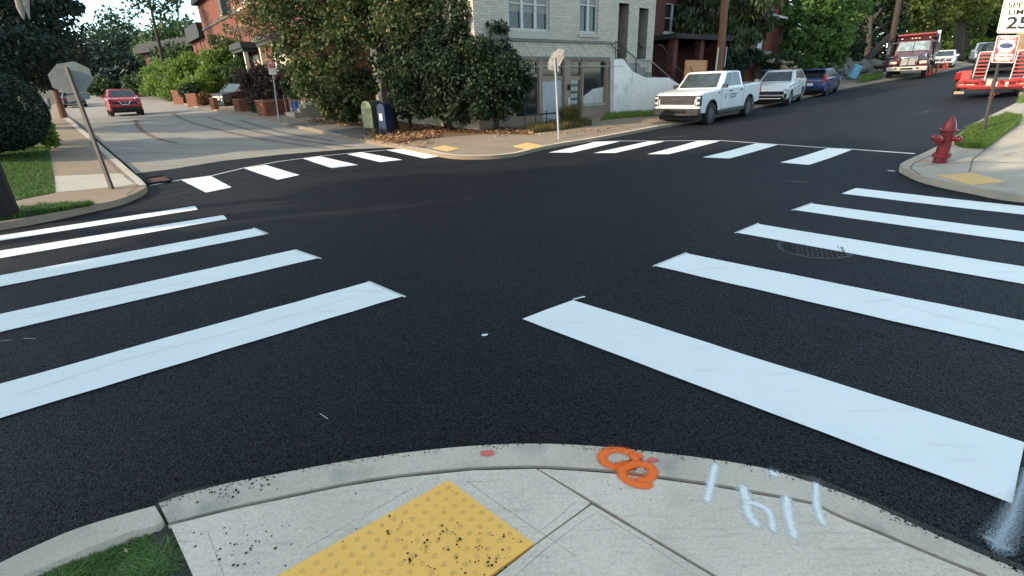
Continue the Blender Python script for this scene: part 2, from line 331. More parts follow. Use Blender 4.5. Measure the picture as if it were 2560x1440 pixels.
# old left street, tan near strip + grey rest
L_edge = [(340,434),(318,412),(262,365),(212,326),(172,296),(150,268),(158,246),(200,233),(262,227)]
R_edge = [(350,226),(392,243),(440,255),(500,272),(560,283),(640,297),(690,306),(780,322),(850,338),(930,354),(1010,367),(1040,370)]
tan_far = [(985,358),(870,343),(740,357),(640,368),(520,378),(400,388),(310,402)]
near_b = [(1000,368),(860,374),(700,387),(554,403),(423,424)]
sheet('old_street_surface', gx(L_edge+R_edge+near_b), .006, m_old, 1.5)
# ---- near corner (where the photographer stands)
near_out_L = [(-60,1440),(0,1407),(90,1364),(190,1322),(300,1288),(387,1264)]
near_out_M = [(397,1258),(450,1240),(560,1210),(680,1187),(850,1155),(1000,1133),(1150,1117),(1300,1109),(1440,1112),(1560,1122),(1720,1140),(1900,1168),(2032,1207)]
near_out_R = [(2038,1209),(2160,1253),(2300,1318),(2440,1380),(2560,1430),(2700,1500)]
joint = [(420,1309),(600,1265),(860,1211),(1000,1189),(1180,1171),(1340,1167),(1440,1172),(1560,1181),(1780,1211),(1960,1243),(2031,1257)]
joint_R = [(2034,1258),(2100,1290),(2240,1348),(2380,1406),(2470,1442),(2620,1520)]
zc = .045
def off(pts, d):      # shift a pixel line downwards for the joint gap
    return [(p[0], p[1]+d) for p in pts]
sheet('near_curb', gx(cr(near_out_M,4)+off(cr(joint,3),-4)[::-1], zc), zc, m_curb, .25, skirt=.16)
sheet('near_curb', gx(cr(near_out_R,4)+off(cr(joint_R,3),-4)[::-1], zc), zc, m_curb, .25, skirt=.16)
sheet('near_curb', gx(cr(near_out_L,4)+[(408,1300),(396,1313),(328,1328),(224,1368),(120,1412),(0,1462),(-60,1490)], .06), .06, m_curb, .25, skirt=.18)
B0 = [Vector(p) for p in ((2.6,-3),(-1.6,-3))]
slabs = [  # the big slabs, cut by the joints
 gx(off(joint[:6],5)+[(1476,1257),(1333,1362),(1120,1204),(690,1444),(600,1500),(510,1500),(425,1311)], zc),
 gx([(1347,1172),(1440,1177),(1560,1186),(1780,1216),(1960,1248),(2034,1262),(2100,1295),(2240,1353),(2380,1411),(2465,1446),(2600,1510),(1900,1510),(1794,1440),(1640,1348),(1484,1253)], zc),
 gx([(1480,1261),(1636,1354),(1786,1444),(1880,1510),(1150,1510),(1243,1438),(1337,1364)], zc)]
for s_ in slabs: sheet('near_pavement', s_, zc, m_conc, .25, skirt=.12)
sheet('near_pavement', [G(600,1502,zc).to_2d(), G(2600,1512,zc).to_2d(), Vector((4,-1.5)), Vector((4,-6)), Vector((-3,-6)), Vector((-1.5,-1)), G(510,1502,zc).to_2d()], zc, m_conc, .5, skirt=.12)
jl = gx([(396,1262),(440,1240),(1000,1140),(1440,1120),(2032,1200),(2600,1445),(2700,1560),(400,1560),(380,1500)], 0)
sheet('pavement_bedding', jl, zc-.02, m_gap, .25)
# shallow tooled lines in the slabs
m_score = mat('tooled_line', (.17,.165,.15), (.24,.23,.21), .95, s1=20, s2=120)
sc = [((1030,1222),(860,1318),(765,1370)),((1168,1204),(1250,1262),(1440,1392)),((1170,1205),(1245,1203)),((1436,1256),(1400,1290),(1333,1340)),
      ((1485,1284),(1420,1330),(1330,1402),(1290,1440)),((1500,1286),(1620,1360),(1730,1436)),
      ((520,1330),(545,1400),(560,1440))]
S_=[]
for q in sc: S_.append(stroke([G(x,y,zc).to_2d() for x,y in cr(q,4)], .0045, zc+.0015, .6))
strokes('pavement_tooled_lines', S_, soft_mat('tooled_soft', (.26,.235,.2), .95, .7, 6, 1.5, .55), None, None, kind='structure')
# ---- left corner
sheet('left_corner_pavement', gx(cr([(0,557),(60,547),(140,532),(230,513),(290,500),(335,484),(360,471),(366,463)],3)+cr([(352,448),(300,403),(252,362),(200,318),(165,290),(150,268),(146,254)],3)+[(122,268),(117,300),(119,335),(122,368),(138,482),(30,504),(-60,512),(-60,565)], .12), .12, m_sidetan, .8, skirt=.2)
sheet('left_light_slab', gx([(137,440),(300,433),(347,459),(300,466),(140,481)], .125), .125, m_light, .5)
sheet('left_curb', gx([(366,463),(352,448),(300,403),(252,362),(200,318),(165,290),(150,268),(140,268),(155,292),(188,320),(238,364),(284,405),(334,450),(348,463)], .128), .128, m_light, .8, skirt=.2)
lawn_poly = gx([(122,368),(139,481),(30,503),(-80,512),(-200,500),(-300,380),(-100,362),(60,366)], .12)
sheet('left_lawn_soil', lawn_poly, .125, m_lawn, .6, skirt=.2)
verge_poly = gx([(30,527),(120,515),(236,509),(228,514),(150,528),(60,543),(0,552),(-60,560),(-60,530)], .125)
sheet('left_verge_soil', verge_poly, .128, m_soil, .6)
# ---- centre corner
cc = cr([(700,308),(780,323),(850,339),(930,354),(1010,367),(1060,376),(1110,386),(1160,390),(1230,389),(1290,383),(1340,371),(1400,359),(1500,343),(1650,315)],3)
ccb = [tuple(p) for p in cc]+[(1780,291),(1885,267),(2000,243),(2088,223),(2200,203),(2280,190),(2360,177),(2440,160)]
back = [G(2440,152).to_2d()+Vector((2,6)), Vector((30,50)), Vector((8,40)), Vector((-3,32)), Vector((-12,33))]
lf = gx([(392,243),(440,255),(500,272),(560,283),(640,297),(690,306)])
bk2 = gx([(345,233),(385,234),(430,238)])
sheet('centre_corner_pavement', gx(ccb, .1)+back+[Vector((-22,43)), Vector((-34,60))]+bk2[::-1][:0]+lf, .1, m_sidetan, 1.0, skirt=.2)
_o = [(700,308),(780,323),(850,339),(930,354),(1010,367),(1060,376),(1110,386),(1160,390),(1230,389),(1290,383),(1340,371),(1400,359),(1500,343),(1650,315)]
_P = [G(x,y,.1) for x,y in cr(_o,5)]; _V = []
for _i,_p in enumerate(_P):
    _t = (_P[min(_i+1,len(_P)-1)]-_P[max(_i-1,0)]).normalized(); _nr = Vector((-_t.y,_t.x,0))*(1 if Vector((-_t.y,_t.x,0)).dot(_p) > 0 else -1)
    for _k in (.012,.16): _q = _p+_nr*_k; _V.append((_q.x,_q.y,hz(_q.x,_q.y)+.107))
o = rawmesh('concrete_curb_strip', np.array(_V), np.array([(2*i,2*i+1,2*i+3,2*i+2) for i in range(len(_P)-1)]), m_curb); o['kind'] = 'structure'
sheet('driveway_patch', gx([(712,312),(760,306),(905,318),(925,338),(895,348),(850,337),(780,321)], .1), .107, m_drive, 1.0)
# ---- right corner
rc_out = cr([(2700,500),(2560,487),(2500,480),(2440,468),(2370,455),(2300,438),(2252,416)],3)+cr([(2250,411),(2268,400),(2330,372),(2400,333),(2440,306),(2500,277),(2560,247)],3)
rc_w = gx(rc_out, .12)
sheet('right_corner_pavement', rc_w+[Vector((22,23)), Vector((40,38)), Vector((46,20)), Vector((30,0)), Vector((14,-3)), Vector((9.5,4))], .12, m_corn, 1.0, skirt=.2)
sheet('right_tan_pavement', gx([(2560,275),(2560,410),(2700,420),(2700,240),(2600,238)], .12)+gx([(2560,262)], .12), .126, m_sidetan, 1.0)
vg = gx([(2388,350),(2420,325),(2470,302),(2520,288),(2552,294),(2545,312),(2500,345),(2462,373),(2410,371),(2385,362)], .12)
sheet('right_verge_soil', vg, .130, m_lawn, .5)
# joint lines on the other pavements
def lines(name, qs, wid, dz, m):
    strokes(name, [stroke([G(x,y,dz).to_2d() for x,y in q], wid, dz+.003, .5) for q in qs], m, None, None, kind='structure')
m_jsoft = soft_mat('joint_soft', (.08,.07,.06), .95, .5, 6, 1.2, .7)
lines('pavement_joint_lines', [[(2308,412),(2425,404),(2560,408)],[(2423,430),(2432,398),(2465,372)],[(2340,382),(2285,408),(2275,420),(2300,436)],[(2520,312),(2560,310)]], .03, .128, m_jsoft)
lines('pavement_joint_lines', [[(150,300),(230,360),(300,432)],[(310,440),(338,459)],[(345,462),(318,486)]], .03, .132, m_jsoft)
lines('pavement_joint_lines', [[(1460,346),(1400,325)],[(1580,326),(1520,305)]], .03, .115, m_jsoft)
# tyre marks and rusty streak on the old street, scuffs on the asphalt
m_tyre = soft_mat('tyre_marks', (.07,.07,.072), .9, .7, 3, 1.6, .38)
lines('tyre_marks', [cr([(430,283),(470,303),(560,328),(680,352),(820,372)],4), cr([(520,292),(600,318),(720,346),(880,368)],4), cr([(600,300),(700,330),(830,352)],4), cr([(760,318),(860,345),(960,362)],4)], .34, .010, m_tyre)
m_rust = soft_mat('rust_streak', (.20,.095,.06), .9, .7, 3, 1.6, .6)
lines('rusty_streak', [cr([(338,300),(350,322),(390,345),(440,357)],4)], .28, .011, m_rust)
m_dust = soft_mat('dust_marks', (.17,.165,.16), .9, .8, 5, 1.6, .5)
lines('dusty_scuffs', [[(2190,296),(2225,293)],[(2282,287),(2340,273)],[(2400,283),(2440,278)],[(1640,345),(1720,340)],[(1960,452),(2010,456)]], .10, .006, m_dust)
lines('roller_lines', [cr([(370,505),(520,470),(700,440),(900,425),(1200,405),(1600,382)],5)], .16, .003, soft_mat('roller', (.006,.006,.007), .6, .5, 2, 1.6, .7))
lines('dusty_scuffs', [cr([(0,853),(30,850)],2), cr([(60,846),(90,848)],2), cr([(800,1035),(820,1048)],2)], .006, .006, soft_mat('chalk', (.6,.6,.6), .9, .5, 60))

# ============================================================ crosswalks
m_paint = mat('road_paint', (.83,.85,.84), (.74,.77,.77), .55, s1=3, s2=140, bump=.35, bs=220, spec=.4, amt=1.0, dist=.006)
overlay(m_paint, noise_fac(m_paint, 5, .58, .9, (.4,2.5,1), rot=R_(38)), (.58,.61,.62)); voro_spots(m_paint, 60, .10, (.25,.26,.27), .05); voro_spots(m_paint, 130, .16, (.50,.53,.55), .12)
m_spray = soft_mat('paint_overspray', (.78,.8,.8), .7, .55, 120, 1.4)
def stripe(px4, label, group, seam=None, tips=()):
    ps = []
    P = gx(px4)
    for i in range(len(P)):
        a, b = P[i], P[(i+1)%len(P)]; k = max(2, int((b-a).length/.25))
        for j in range(k):
            q = a.lerp(b, j/k); n_ = Vector((-(b-a).y, (b-a).x)).normalized()
            ps.append(q+n_*(random.uniform(-.006,.006) if j else 0))
    o = sheet('crosswalk_stripe', ps, .008, m_paint, .5, kind=None); tag(o, label, 'crosswalk stripe', group)
    for (x, y, x2, y2) in tips:
        V,Fq,A = stroke([G(x,y).to_2d(), G(x2,y2).to_2d()], .05, .0095, .9); e = rawmesh('overspray', np.array(V), np.array(Fq), m_spray, parent=o, attr=A)
    if seam:
        V,Fq,A = stroke([G(x,y).to_2d() for x,y in seam], .008, .0095, .5); rawmesh('seam_line', np.array(V), np.array(Fq), m_seam, parent=o, attr=A)
    return o
m_seam = soft_mat('seam', (.34,.35,.36), .9, .7, 5, 1.6, .45)
gL = 'stripes of the near left crosswalk'
stripe([(925,705),(1008,742),(0,1048),(-260,1127),(-300,1056),(0,962)], 'widest white stripe of the left crosswalk, nearest the camera, with a thin seam line', gL, seam=[(60,985),(300,905),(560,838),(800,770),(905,738)], tips=[(922,706,1012,744)])
stripe([(740,625),(795,647),(0,832),(-260,892),(-280,848),(0,787)], 'second white stripe from the camera in the left crosswalk, seam line near its middle', gL, seam=[(60,800),(180,770),(330,735),(480,705)], tips=[(738,626,802,648)])
stripe([(637,572),(665,587),(0,718),(-250,768),(-270,742),(0,690)], 'middle white stripe of the left crosswalk with a sprayed flare at its right tip', gL, tips=[(634,571,670,586)])
stripe([(558,539),(568,549),(0,647),(-250,690),(-270,672),(0,628)], 'second thinnest stripe of the left crosswalk, its right part in warm light', gL)
stripe([(487,516),(494,525),(0,603),(-250,640),(-270,628),(0,590)], 'farthest stripe of the left crosswalk, beside the grassy curb of the corner', gL)
gRr = 'stripes of the near right crosswalk'
stripe([(1432,752),(1306,799),(2530,1262),(2560,1112),(2555,1107)], 'widest white stripe of the right crosswalk, nearest the camera, ending at the spray cloud', gRr, tips=[(1435,750,1460,744)])
stripe([(1718,635),(1636,666),(2560,880),(2850,950),(2850,868),(2560,804)], 'second white stripe from the camera in the right crosswalk with a fine seam', gRr, seam=[(2200,748),(2380,800),(2560,838)], tips=[(1716,634,1634,667)])
stripe([(1895,561),(1842,583),(2560,712),(2850,765),(2850,712),(2560,668)], 'white stripe of the right crosswalk painted across the manhole cover', gRr, tips=[(1896,560,1838,584)])
stripe([(2030,510),(1985,526),(2560,607),(2850,648),(2850,612),(2560,580)], 'fourth stripe from the camera in the right crosswalk, just beyond the manhole', gRr, tips=[(2030,509,1980,527)])
stripe([(2140,471),(2104,485),(2560,538),(2850,570),(2850,545),(2560,517)], 'farthest stripe of the right crosswalk, near the corner with the hydrant', gRr)
gF = 'stripes of the far left crosswalk'
for q, l in (([(452,450),(528,441),(579,469),(515,482)], 'far left crosswalk stripe next to the rusty drain grate'),
             ([(610,421),(665,413),(749,438),(694,450)], 'far left crosswalk stripe, second from the drain grate'),
             ([(758,397),(800,391),(896,413),(830,421)], 'middle stripe of the far left crosswalk'),
             ([(868,386),(905,381),(1006,400),(950,406)], 'far left crosswalk stripe second from the mailbox corner'),
             ([(966,376),(1006,372),(1110,390),(1062,397)], 'far left crosswalk stripe nearest the mailbox corner')): stripe(q, l, gF)
gG = 'stripes of the far right crosswalk'
for q, l in (([(1490,355),(1550,354),(1430,382),(1372,382)], 'far right crosswalk stripe nearest the stop sign post'),
             ([(1620,354),(1662,354),(1538,383),(1484,383)], 'far right crosswalk stripe second from the stop sign post'),
             ([(1748,352),(1800,353),(1672,386),(1618,386)], 'middle stripe of the far right crosswalk'),
             ([(1890,359),(1946,362),(1822,397),(1756,394)], 'far right crosswalk stripe second from the hydrant corner'),
             ([(2070,371),(2130,375),(2022,413),(1950,407)], 'far right crosswalk stripe nearest the hydrant corner')): stripe(q, l, gG)
for nm, q, l in (('guide_line', [(378,464),(455,450),(530,440),(612,420),(700,404),(800,391),(905,381),(1006,372)], 'thin white layout line along the far edge of the far left crosswalk'),
             ('guide_line', [(1440,357),(1550,353),(1660,353),(1800,352),(1946,362),(2070,371),(2130,374),(2284,385)], 'thin white layout line along the far edge of the far right crosswalk')):
    strokes(nm, [stroke([G(x,y).to_2d() for x,y in q], .075, .009, .3)], soft_mat('thin_paint', (.62,.62,.62), .7, .3, 30, .8), l, 'road marking', 'thin layout lines')
strokes('paint_spot', [stroke([G(1208,841).to_2d(), G(1216,840).to_2d()], .05, .012, .5)], m_spray, 'small round white paint spot alone on the asphalt in the middle', 'paint spot')
strokes('paint_spot', [stroke([G(2222,428).to_2d(), G(2234,429).to_2d()], .09, .012, .5)], m_spray, 'small white paint spot on the asphalt by the right curb tip', 'paint spot')
strokes('spray_cloud', [stroke([G(x,y).to_2d() for x,y in [(2566,1180),(2530,1290),(2490,1365)]], [.06,.12,.16], .012, .95), stroke([G(x,y).to_2d() for x,y in [(2470,1352),(2510,1375)]], [.05,.07], .0135, .95)], soft_mat('spray_mist', (.55,.62,.68), .7, .75, 140, 2.4), 'misty white overspray at the right edge below the widest stripe', 'spray paint')
# ---- paint marks on the near pavement
m_or = soft_mat('orange_spray', (.95,.16,.012), .6, .35, 110, 1.0); m_wh = soft_mat('white_spray', (.80,.80,.79), .6, .5, 110, 1.3); m_pk = soft_mat('pink_spray', (.75,.14,.12), .7, .6, 60, 1.2)
def zs(q, w_): return stroke([G(x,y,zc).to_2d() for x,y in q], w_*1.5, zc+.0015, .75)
o8a = cr([(1595,1141),(1562,1128),(1525,1126),(1506,1140),(1512,1156),(1540,1168),(1566,1160)],5)
o8b = cr([(1592,1128),(1584,1143),(1562,1156),(1540,1166),(1570,1174),(1600,1164),(1625,1168),(1626,1188),(1606,1196),(1575,1190),(1562,1178),(1560,1172)],5)
o8c = cr([(1556,1184),(1570,1200),(1592,1210),(1622,1212)],4)
def halo(q, w_):
    V,Fq,A = stroke([G(x,y,zc).to_2d() for x,y in q], w_*3.0, zc+.0008, .9); return V,Fq,[a*.36 for a in A]
strokes('orange_spray_mark', [halo(o8a,.042), zs(o8a,.050), zs(cr([(1582,1140),(1590,1152),(1574,1164),(1545,1166)],4),.045)], m_or, 'upper loop of the orange sprayed figure, on the curb edge', 'spray paint')
V_ = [halo(o8b[20:],.045), zs(cr([(1562,1170),(1585,1161),(1612,1162),(1630,1172),(1630,1190),(1616,1200),(1598,1206)],5),.050), zs(cr([(1554,1172),(1556,1190),(1574,1205),(1598,1213),(1621,1215)],5),.050)]
strokes('orange_spray_mark', V_, m_or, 'lower loop of the orange sprayed figure, crossing the curb joint', 'spray paint')
for q, w_, l in (([(1788,1164),(1782,1190),(1778,1208),(1768,1250)], .042, 'leftmost white spray stroke crossing the curb joint'),
                 ([(1858,1220),(1865,1250),(1872,1285),(1890,1310)], .05, 'white spray upright of the h-shaped mark'),
                 ([(1866,1256),(1900,1264),(1925,1285),(1933,1325)], .038, 'white spray arch of the h-shaped mark'),
                 ([(1966,1247),(1972,1290),(1985,1340)], .048, 'long white spray stroke right of the h-shaped mark'),
                 ([(2042,1213),(2040,1250),(2048,1285),(2058,1308)], .038, 'white spray stroke by the curb joint crack'),
                 ([(1926,1182),(1938,1187)], .05, 'small white spray dab on the curb edge')):
    strokes('white_spray_mark', [halo(cr(q,5) if len(q)>2 else q, w_*.9), zs(cr(q,5) if len(q)>2 else q, w_)], m_wh, l, 'spray paint')
strokes('pink_spray_mark', [zs([(1214,1133),(1226,1134)], .05)], m_pk, 'faint pink spray dot on the curb above the yellow panel', 'spray paint')
strokes('pink_spray_mark', [zs([(1628,1150),(1638,1152)], .04)], m_pk, 'faint pink spray dot beside the orange figure', 'spray paint')
strokes('orange_spray_mark', [stroke([G(2290,404,.12).to_2d(), G(2312,402,.12).to_2d()], .12, .13, .6)], soft_mat('faded_orange', (.62,.27,.14), .8, .5, 20, 1.3), 'faded orange spray patch on the pavement left of the hydrant', 'spray paint')
# ---- tactile paving
m_yel = mat('tactile_yellow', (1.0,.56,.13), (.93,.49,.10), .6, s1=3, s2=60, bump=.15, bs=160, amt=.9)
overlay(m_yel, noise_fac(m_yel, 12, .6, .85, (.5,2,1)), (.78,.46,.13)); voro_spots(m_yel, 26, .10, (.05,.04,.03), .13); voro_spots(m_yel, 70, .12, (.07,.055,.04), .09)
m_dome = mat('tactile_dome', (.84,.49,.13), (.56,.34,.10), .7, s1=8, s2=50, amt=1.0)
def tactile(P0, u, v, lu, lv, z, label, pitch=.0597, dome=True, mm=m_yel):
    root = thing('tactile_panel', label, 'tactile paving', (P0[0], P0[1], hz(*P0)+z))
    b = MB(); n = 10; vs = [(0,0,0),(u.x*lu,u.y*lu,0),(u.x*lu+v.x*lv,u.y*lu+v.y*lv,0),(v.x*lv,v.y*lv,0)]
    vs = [(a[0],a[1],a[2]+hz(P0[0]+a[0],P0[1]+a[1])-hz(*P0)) for a in vs]
    b.add(vs+[(a[0],a[1],a[2]-.05) for a in vs], [(0,1,2,3),(0,4,5,1),(1,5,6,2),(2,6,7,3),(3,7,4,0)]); b.build('panel', mm, root, smooth=0)
    if dome:
        b = MB(); nu = int(lu/pitch); nv = int(lv/pitch)
        for i in range(nu):
            for j in range(nv):
                c = u*(pitch*(i+.5)+(lu-nu*pitch)/2)+v*(pitch*(j+.5)+(lv-nv*pitch)/2)
                r = .0115; b.lathe([(r,0),(r*.92,.0035),(r*.6,.005),(0,.0053)], (c.x,c.y,hz(P0[0]+c.x,P0[1]+c.y)-hz(*P0)), n=10)
        o = b.build('domes', m_dome, root, smooth=50); o['kind'] = 'stuff'
    return root
P0 = G(1120,1200,zc+.004).to_2d(); Pr = G(1334,1358,zc+.004).to_2d(); u = (Pr-P0).normalized(); Pl = G(690,1440,zc+.004).to_2d(); v = (Pl-P0).normalized()
tactile(P0, u, v, (Pr-P0).length, 1.2, zc+.004, 'yellow tactile warning panel with rows of domes on the near corner')
def tactile_px(q, z, label):
    P = [G(x,y,z).to_2d() for x,y in q]; u=(P[1]-P[0]); v=(P[3]-P[0])
    tactile(P[0], u.normalized(), v.normalized(), u.length, v.length, z+.008, label, dome=False, mm=m_yel2)
m_yel2 = mat('worn_yellow', (.72,.42,.12), (.50,.36,.18), .8, s1=3, s2=12, amt=1.1)
tactile_px([(2345,440),(2425,432),(2518,456),(2430,463)], .122, 'yellow tactile panel on the corner in front of the hydrant')
tactile_px([(1283,366),(1318,357),(1362,362),(1325,374)], .102, 'worn yellow tactile panel on the far corner near the stop sign')
tactile_px([(1082,370),(1110,364),(1150,370),(1120,378)], .102, 'worn yellow tactile panel on the far corner near the mailboxes')
# ---- drain grate and manhole
m_rusty = mat('rusty_iron', (.16,.075,.045), (.08,.045,.035), .85, s1=6, s2=50, bump=.3, bs=60)
m_iron = mat('dark_iron', (.010,.010,.011), (.02,.019,.019), .8, spec=.2, s1=8, s2=60, bump=.3, bs=80)
m_black = mat('dark_void', (.008,.008,.008), None, .9)
def grate():
    Q = [G(x,y).to_2d() for x,y in [(365,447),(410,441),(428,456),(372,463)]]
    c = sum(Q, Vector((0,0)))/4; root = thing('drain_grate', 'rusty iron drain grate at the curb of the left street', 'drain grate', (c.x,c.y,hz(*c)))
    L_ = lambda s,t: (Q[0].lerp(Q[1],s)).lerp(Q[3].lerp(Q[2],s),t)-c
    b = MB(); b.add([(*L_(s,t),.012) for s,t in ((0,0),(1,0),(1,1),(0,1))], [(0,1,2,3)]); b.build('pit', m_black, root, smooth=0)
    b = MB()
    for i in range(9):
        s = (i+.2)/9; e = s+.055; b.add([(*L_(x,t),z) for z in (.008,.022) for x,t in ((s,0),(e,0),(e,1),(s,1))], [(4,5,6,7),(0,1,5,4),(1,2,6,5),(2,3,7,6),(3,0,4,7)])
    b.build('bars', m_rusty, root, smooth=0)
    b = MB()
    for t in (0,1): p,q = L_(-.02,t),L_(1.02,t); b.path([(*p,.03),(*q,.03)],.025,6)
    for s in (0,1): p,q = L_(s,-.02),L_(s,1.02); b.path([(*p,.03),(*q,.03)],.02,6)
    b.build('frame', m_iron, root)
grate()
c = G(2035,622); root = thing('manhole_cover', 'dark iron manhole cover with a grid pattern, half under a painted stripe', 'manhole cover', c+Vector((0,0,.001)))
b = MB(); b.lathe([(.40,.0),(.40,.003),(.36,.004),(.36,.001),(.0,.001)], n=48); b.build('ring', mat('manhole_ring', (.032,.027,.028), (.018,.016,.018), .7, s1=6, s2=50, bump=.3), root)
b = MB()
for i in range(-6,7):
    for j in range(-6,7):
        x, y = i*.055+(j%2)*.027, j*.055
        if hypot(x,y) < .34: b.box((x,y,.003), (.036,.036,.004), .785)
b.build('studs', m_iron, root, smooth=0)
m_patch = soft_mat('patch', (.05,.045,.045), .8, .5, 9, 1.2)
# ============================================================ VEHICLES
def paint(name, c, c2=None, rough=.32, coat=.6): return mat(name, c, c2 or tuple(x*.92 for x in c), rough, s1=2, s2=20, spec=.5, coat=coat)
m_glass = mat('car_glass', (.004,.006,.007), (.010,.013,.014), .12, s1=2, s2=5, spec=.16)
m_glassb = mat('windshield_glass', (.015,.022,.026), (.06,.08,.09), .05, s1=2.2, s2=4, spec=.7, amt=.8)
m_trim = mat('black_trim', (.009,.009,.010), (.016,.016,.016), .55, s1=5, s2=40)
m_tyre2 = mat('tyre_rubber', (.016,.016,.017), (.03,.029,.028), .85, s1=6, s2=60, bump=.2)
m_rim = mat('alloy_rim', (.28,.29,.30), (.18,.18,.19), .35, metal=.8, s1=8, s2=30)
m_rimd = mat('dark_rim', (.05,.05,.055), (.09,.09,.1), .4, metal=.6, s1=8, s2=30)
m_chrome = mat('chrome', (.75,.76,.78), (.6,.61,.63), .12, metal=1, s1=8, s2=30)
m_lamp = mat('headlamp', (.62,.65,.67), (.4,.42,.44), .1, s1=8, s2=30, spec=1)
m_tail = mat('tail_lamp', (.42,.015,.015), (.6,.04,.03), .15, s1=8, s2=30, spec=.9)
m_plate = mat('plate', (.62,.64,.66), (.5,.55,.62), .5)
def arch(cx, r, z0, n=9, rev=False):
    p = []
    for i in range(n+1):
        a = pi - pi*i/n; z = z0 + r*sin(a)*1.0; p.append((cx+r*cos(a), z))
    return p[::-1] if rev else p
def body_loft(prof, W, ins=.05, taper=None, mi=0):
    """prof: closed side outline (x,z). Rings across the width with rounded shoulders and tapering plan."""
    b = MB(); n = len(prof); cz = sum(p[1] for p in prof)/n
    zs = [p[1] for p in prof]; z0, z1 = min(zs), max(zs); rings = []
    for y, sh in ((-W/2, 1.0), (-W/2+.03, .45), (-W/2+.12, 0), (W/2-.12, 0), (W/2-.03, .45), (W/2, 1.0)):
        r = []
        for x, z in prof:
            t = taper(x) if taper else 1
            zz = z-(ins*sh if z > z0+.55*(z1-z0) else -ins*sh*.3 if z < z0+.05 else 0)
            r.append((x*(1-.012*sh), y*t, zz))
        rings.append(r)
    vs = [p for r in rings for p in r]; fs = [tuple(range(n)), tuple(range(6*n-1, 5*n-1, -1))]
    for k in range(5): fs += [(k*n+i, (k+1)*n+i, (k+1)*n+(i+1)%n, k*n+(i+1)%n) for i in range(n)]
    return b.add(vs, fs, mi)
def make_wheel(root, x, y, r, wd, rim, spokes=5, side=1):
    wv = bpy.data.objects.new('wheel', None)
    b = MB(); b.lathe([(r*.62,-wd/2),(r*.93,-wd/2),(r,-wd/2+.03),(r,wd/2-.03),(r*.93,wd/2),(r*.62,wd/2),(r*.62,-wd/2)], ax='Y', n=28)
    t = b.build('wheel', m_tyre2, root); t.location = (x, y, r)
    b = MB(); s = side*wd/2
    b.lathe([(r*.63, s-side*.02),(r*.60, s-side*.01),(r*.56, s-side*.05),(r*.52, s-side*.10)], ax='Y', n=28)
    for k in range(spokes):
        a = 2*pi*k/spokes+.3; m = Matrix.Rotation(-a, 4, 'Y')
        q = [m@Vector(p) for p in ((r*.10, s-side*.035, -.035), (r*.58, s-side*.03, -.022), (r*.58, s-side*.03, .022), (r*.10, s-side*.035, .035))]
        q2 = [v-Vector((0, side*.03, 0)) for v in q]; b.add(q+q2, [(0,1,2,3),(7,6,5,4),(0,4,5,1),(2,6,7,3)])
    b.lathe([(0, s-side*.02),(r*.13, s-side*.022),(r*.15, s-side*.05)], ax='Y', n=14); b.build('rim', rim, t)
    b = MB(); b.lathe([(0, s-side*.09),(r*.6, s-side*.09)], ax='Y', n=20); b.build('brake_shadow', m_trim, t); bpy.data.objects.remove(wv)
    return t
def quadon(b, A, B, C, D, off=.006, mi=0, ins=(.0,.0)):
    """panel on the bilinear patch A B C D (A,B bottom, D,C top), inset and pushed out by off"""
    A,B,C,D = map(Vector,(A,B,C,D)); n = (B-A).cross(D-A).normalized()
    def P(s,t): return (A.lerp(B,s)).lerp(D.lerp(C,s),t)+n*off
    s0,t0 = ins; q = [P(s0,t0),P(1-s0,t0),P(1-s0,1-t0),P(s0,1-t0)]; b.add(q+[v-n*(off+.02) for v in q], [(0,1,2,3),(0,4,5,1),(1,5,6,2),(2,6,7,3),(3,7,4,0)], mi)
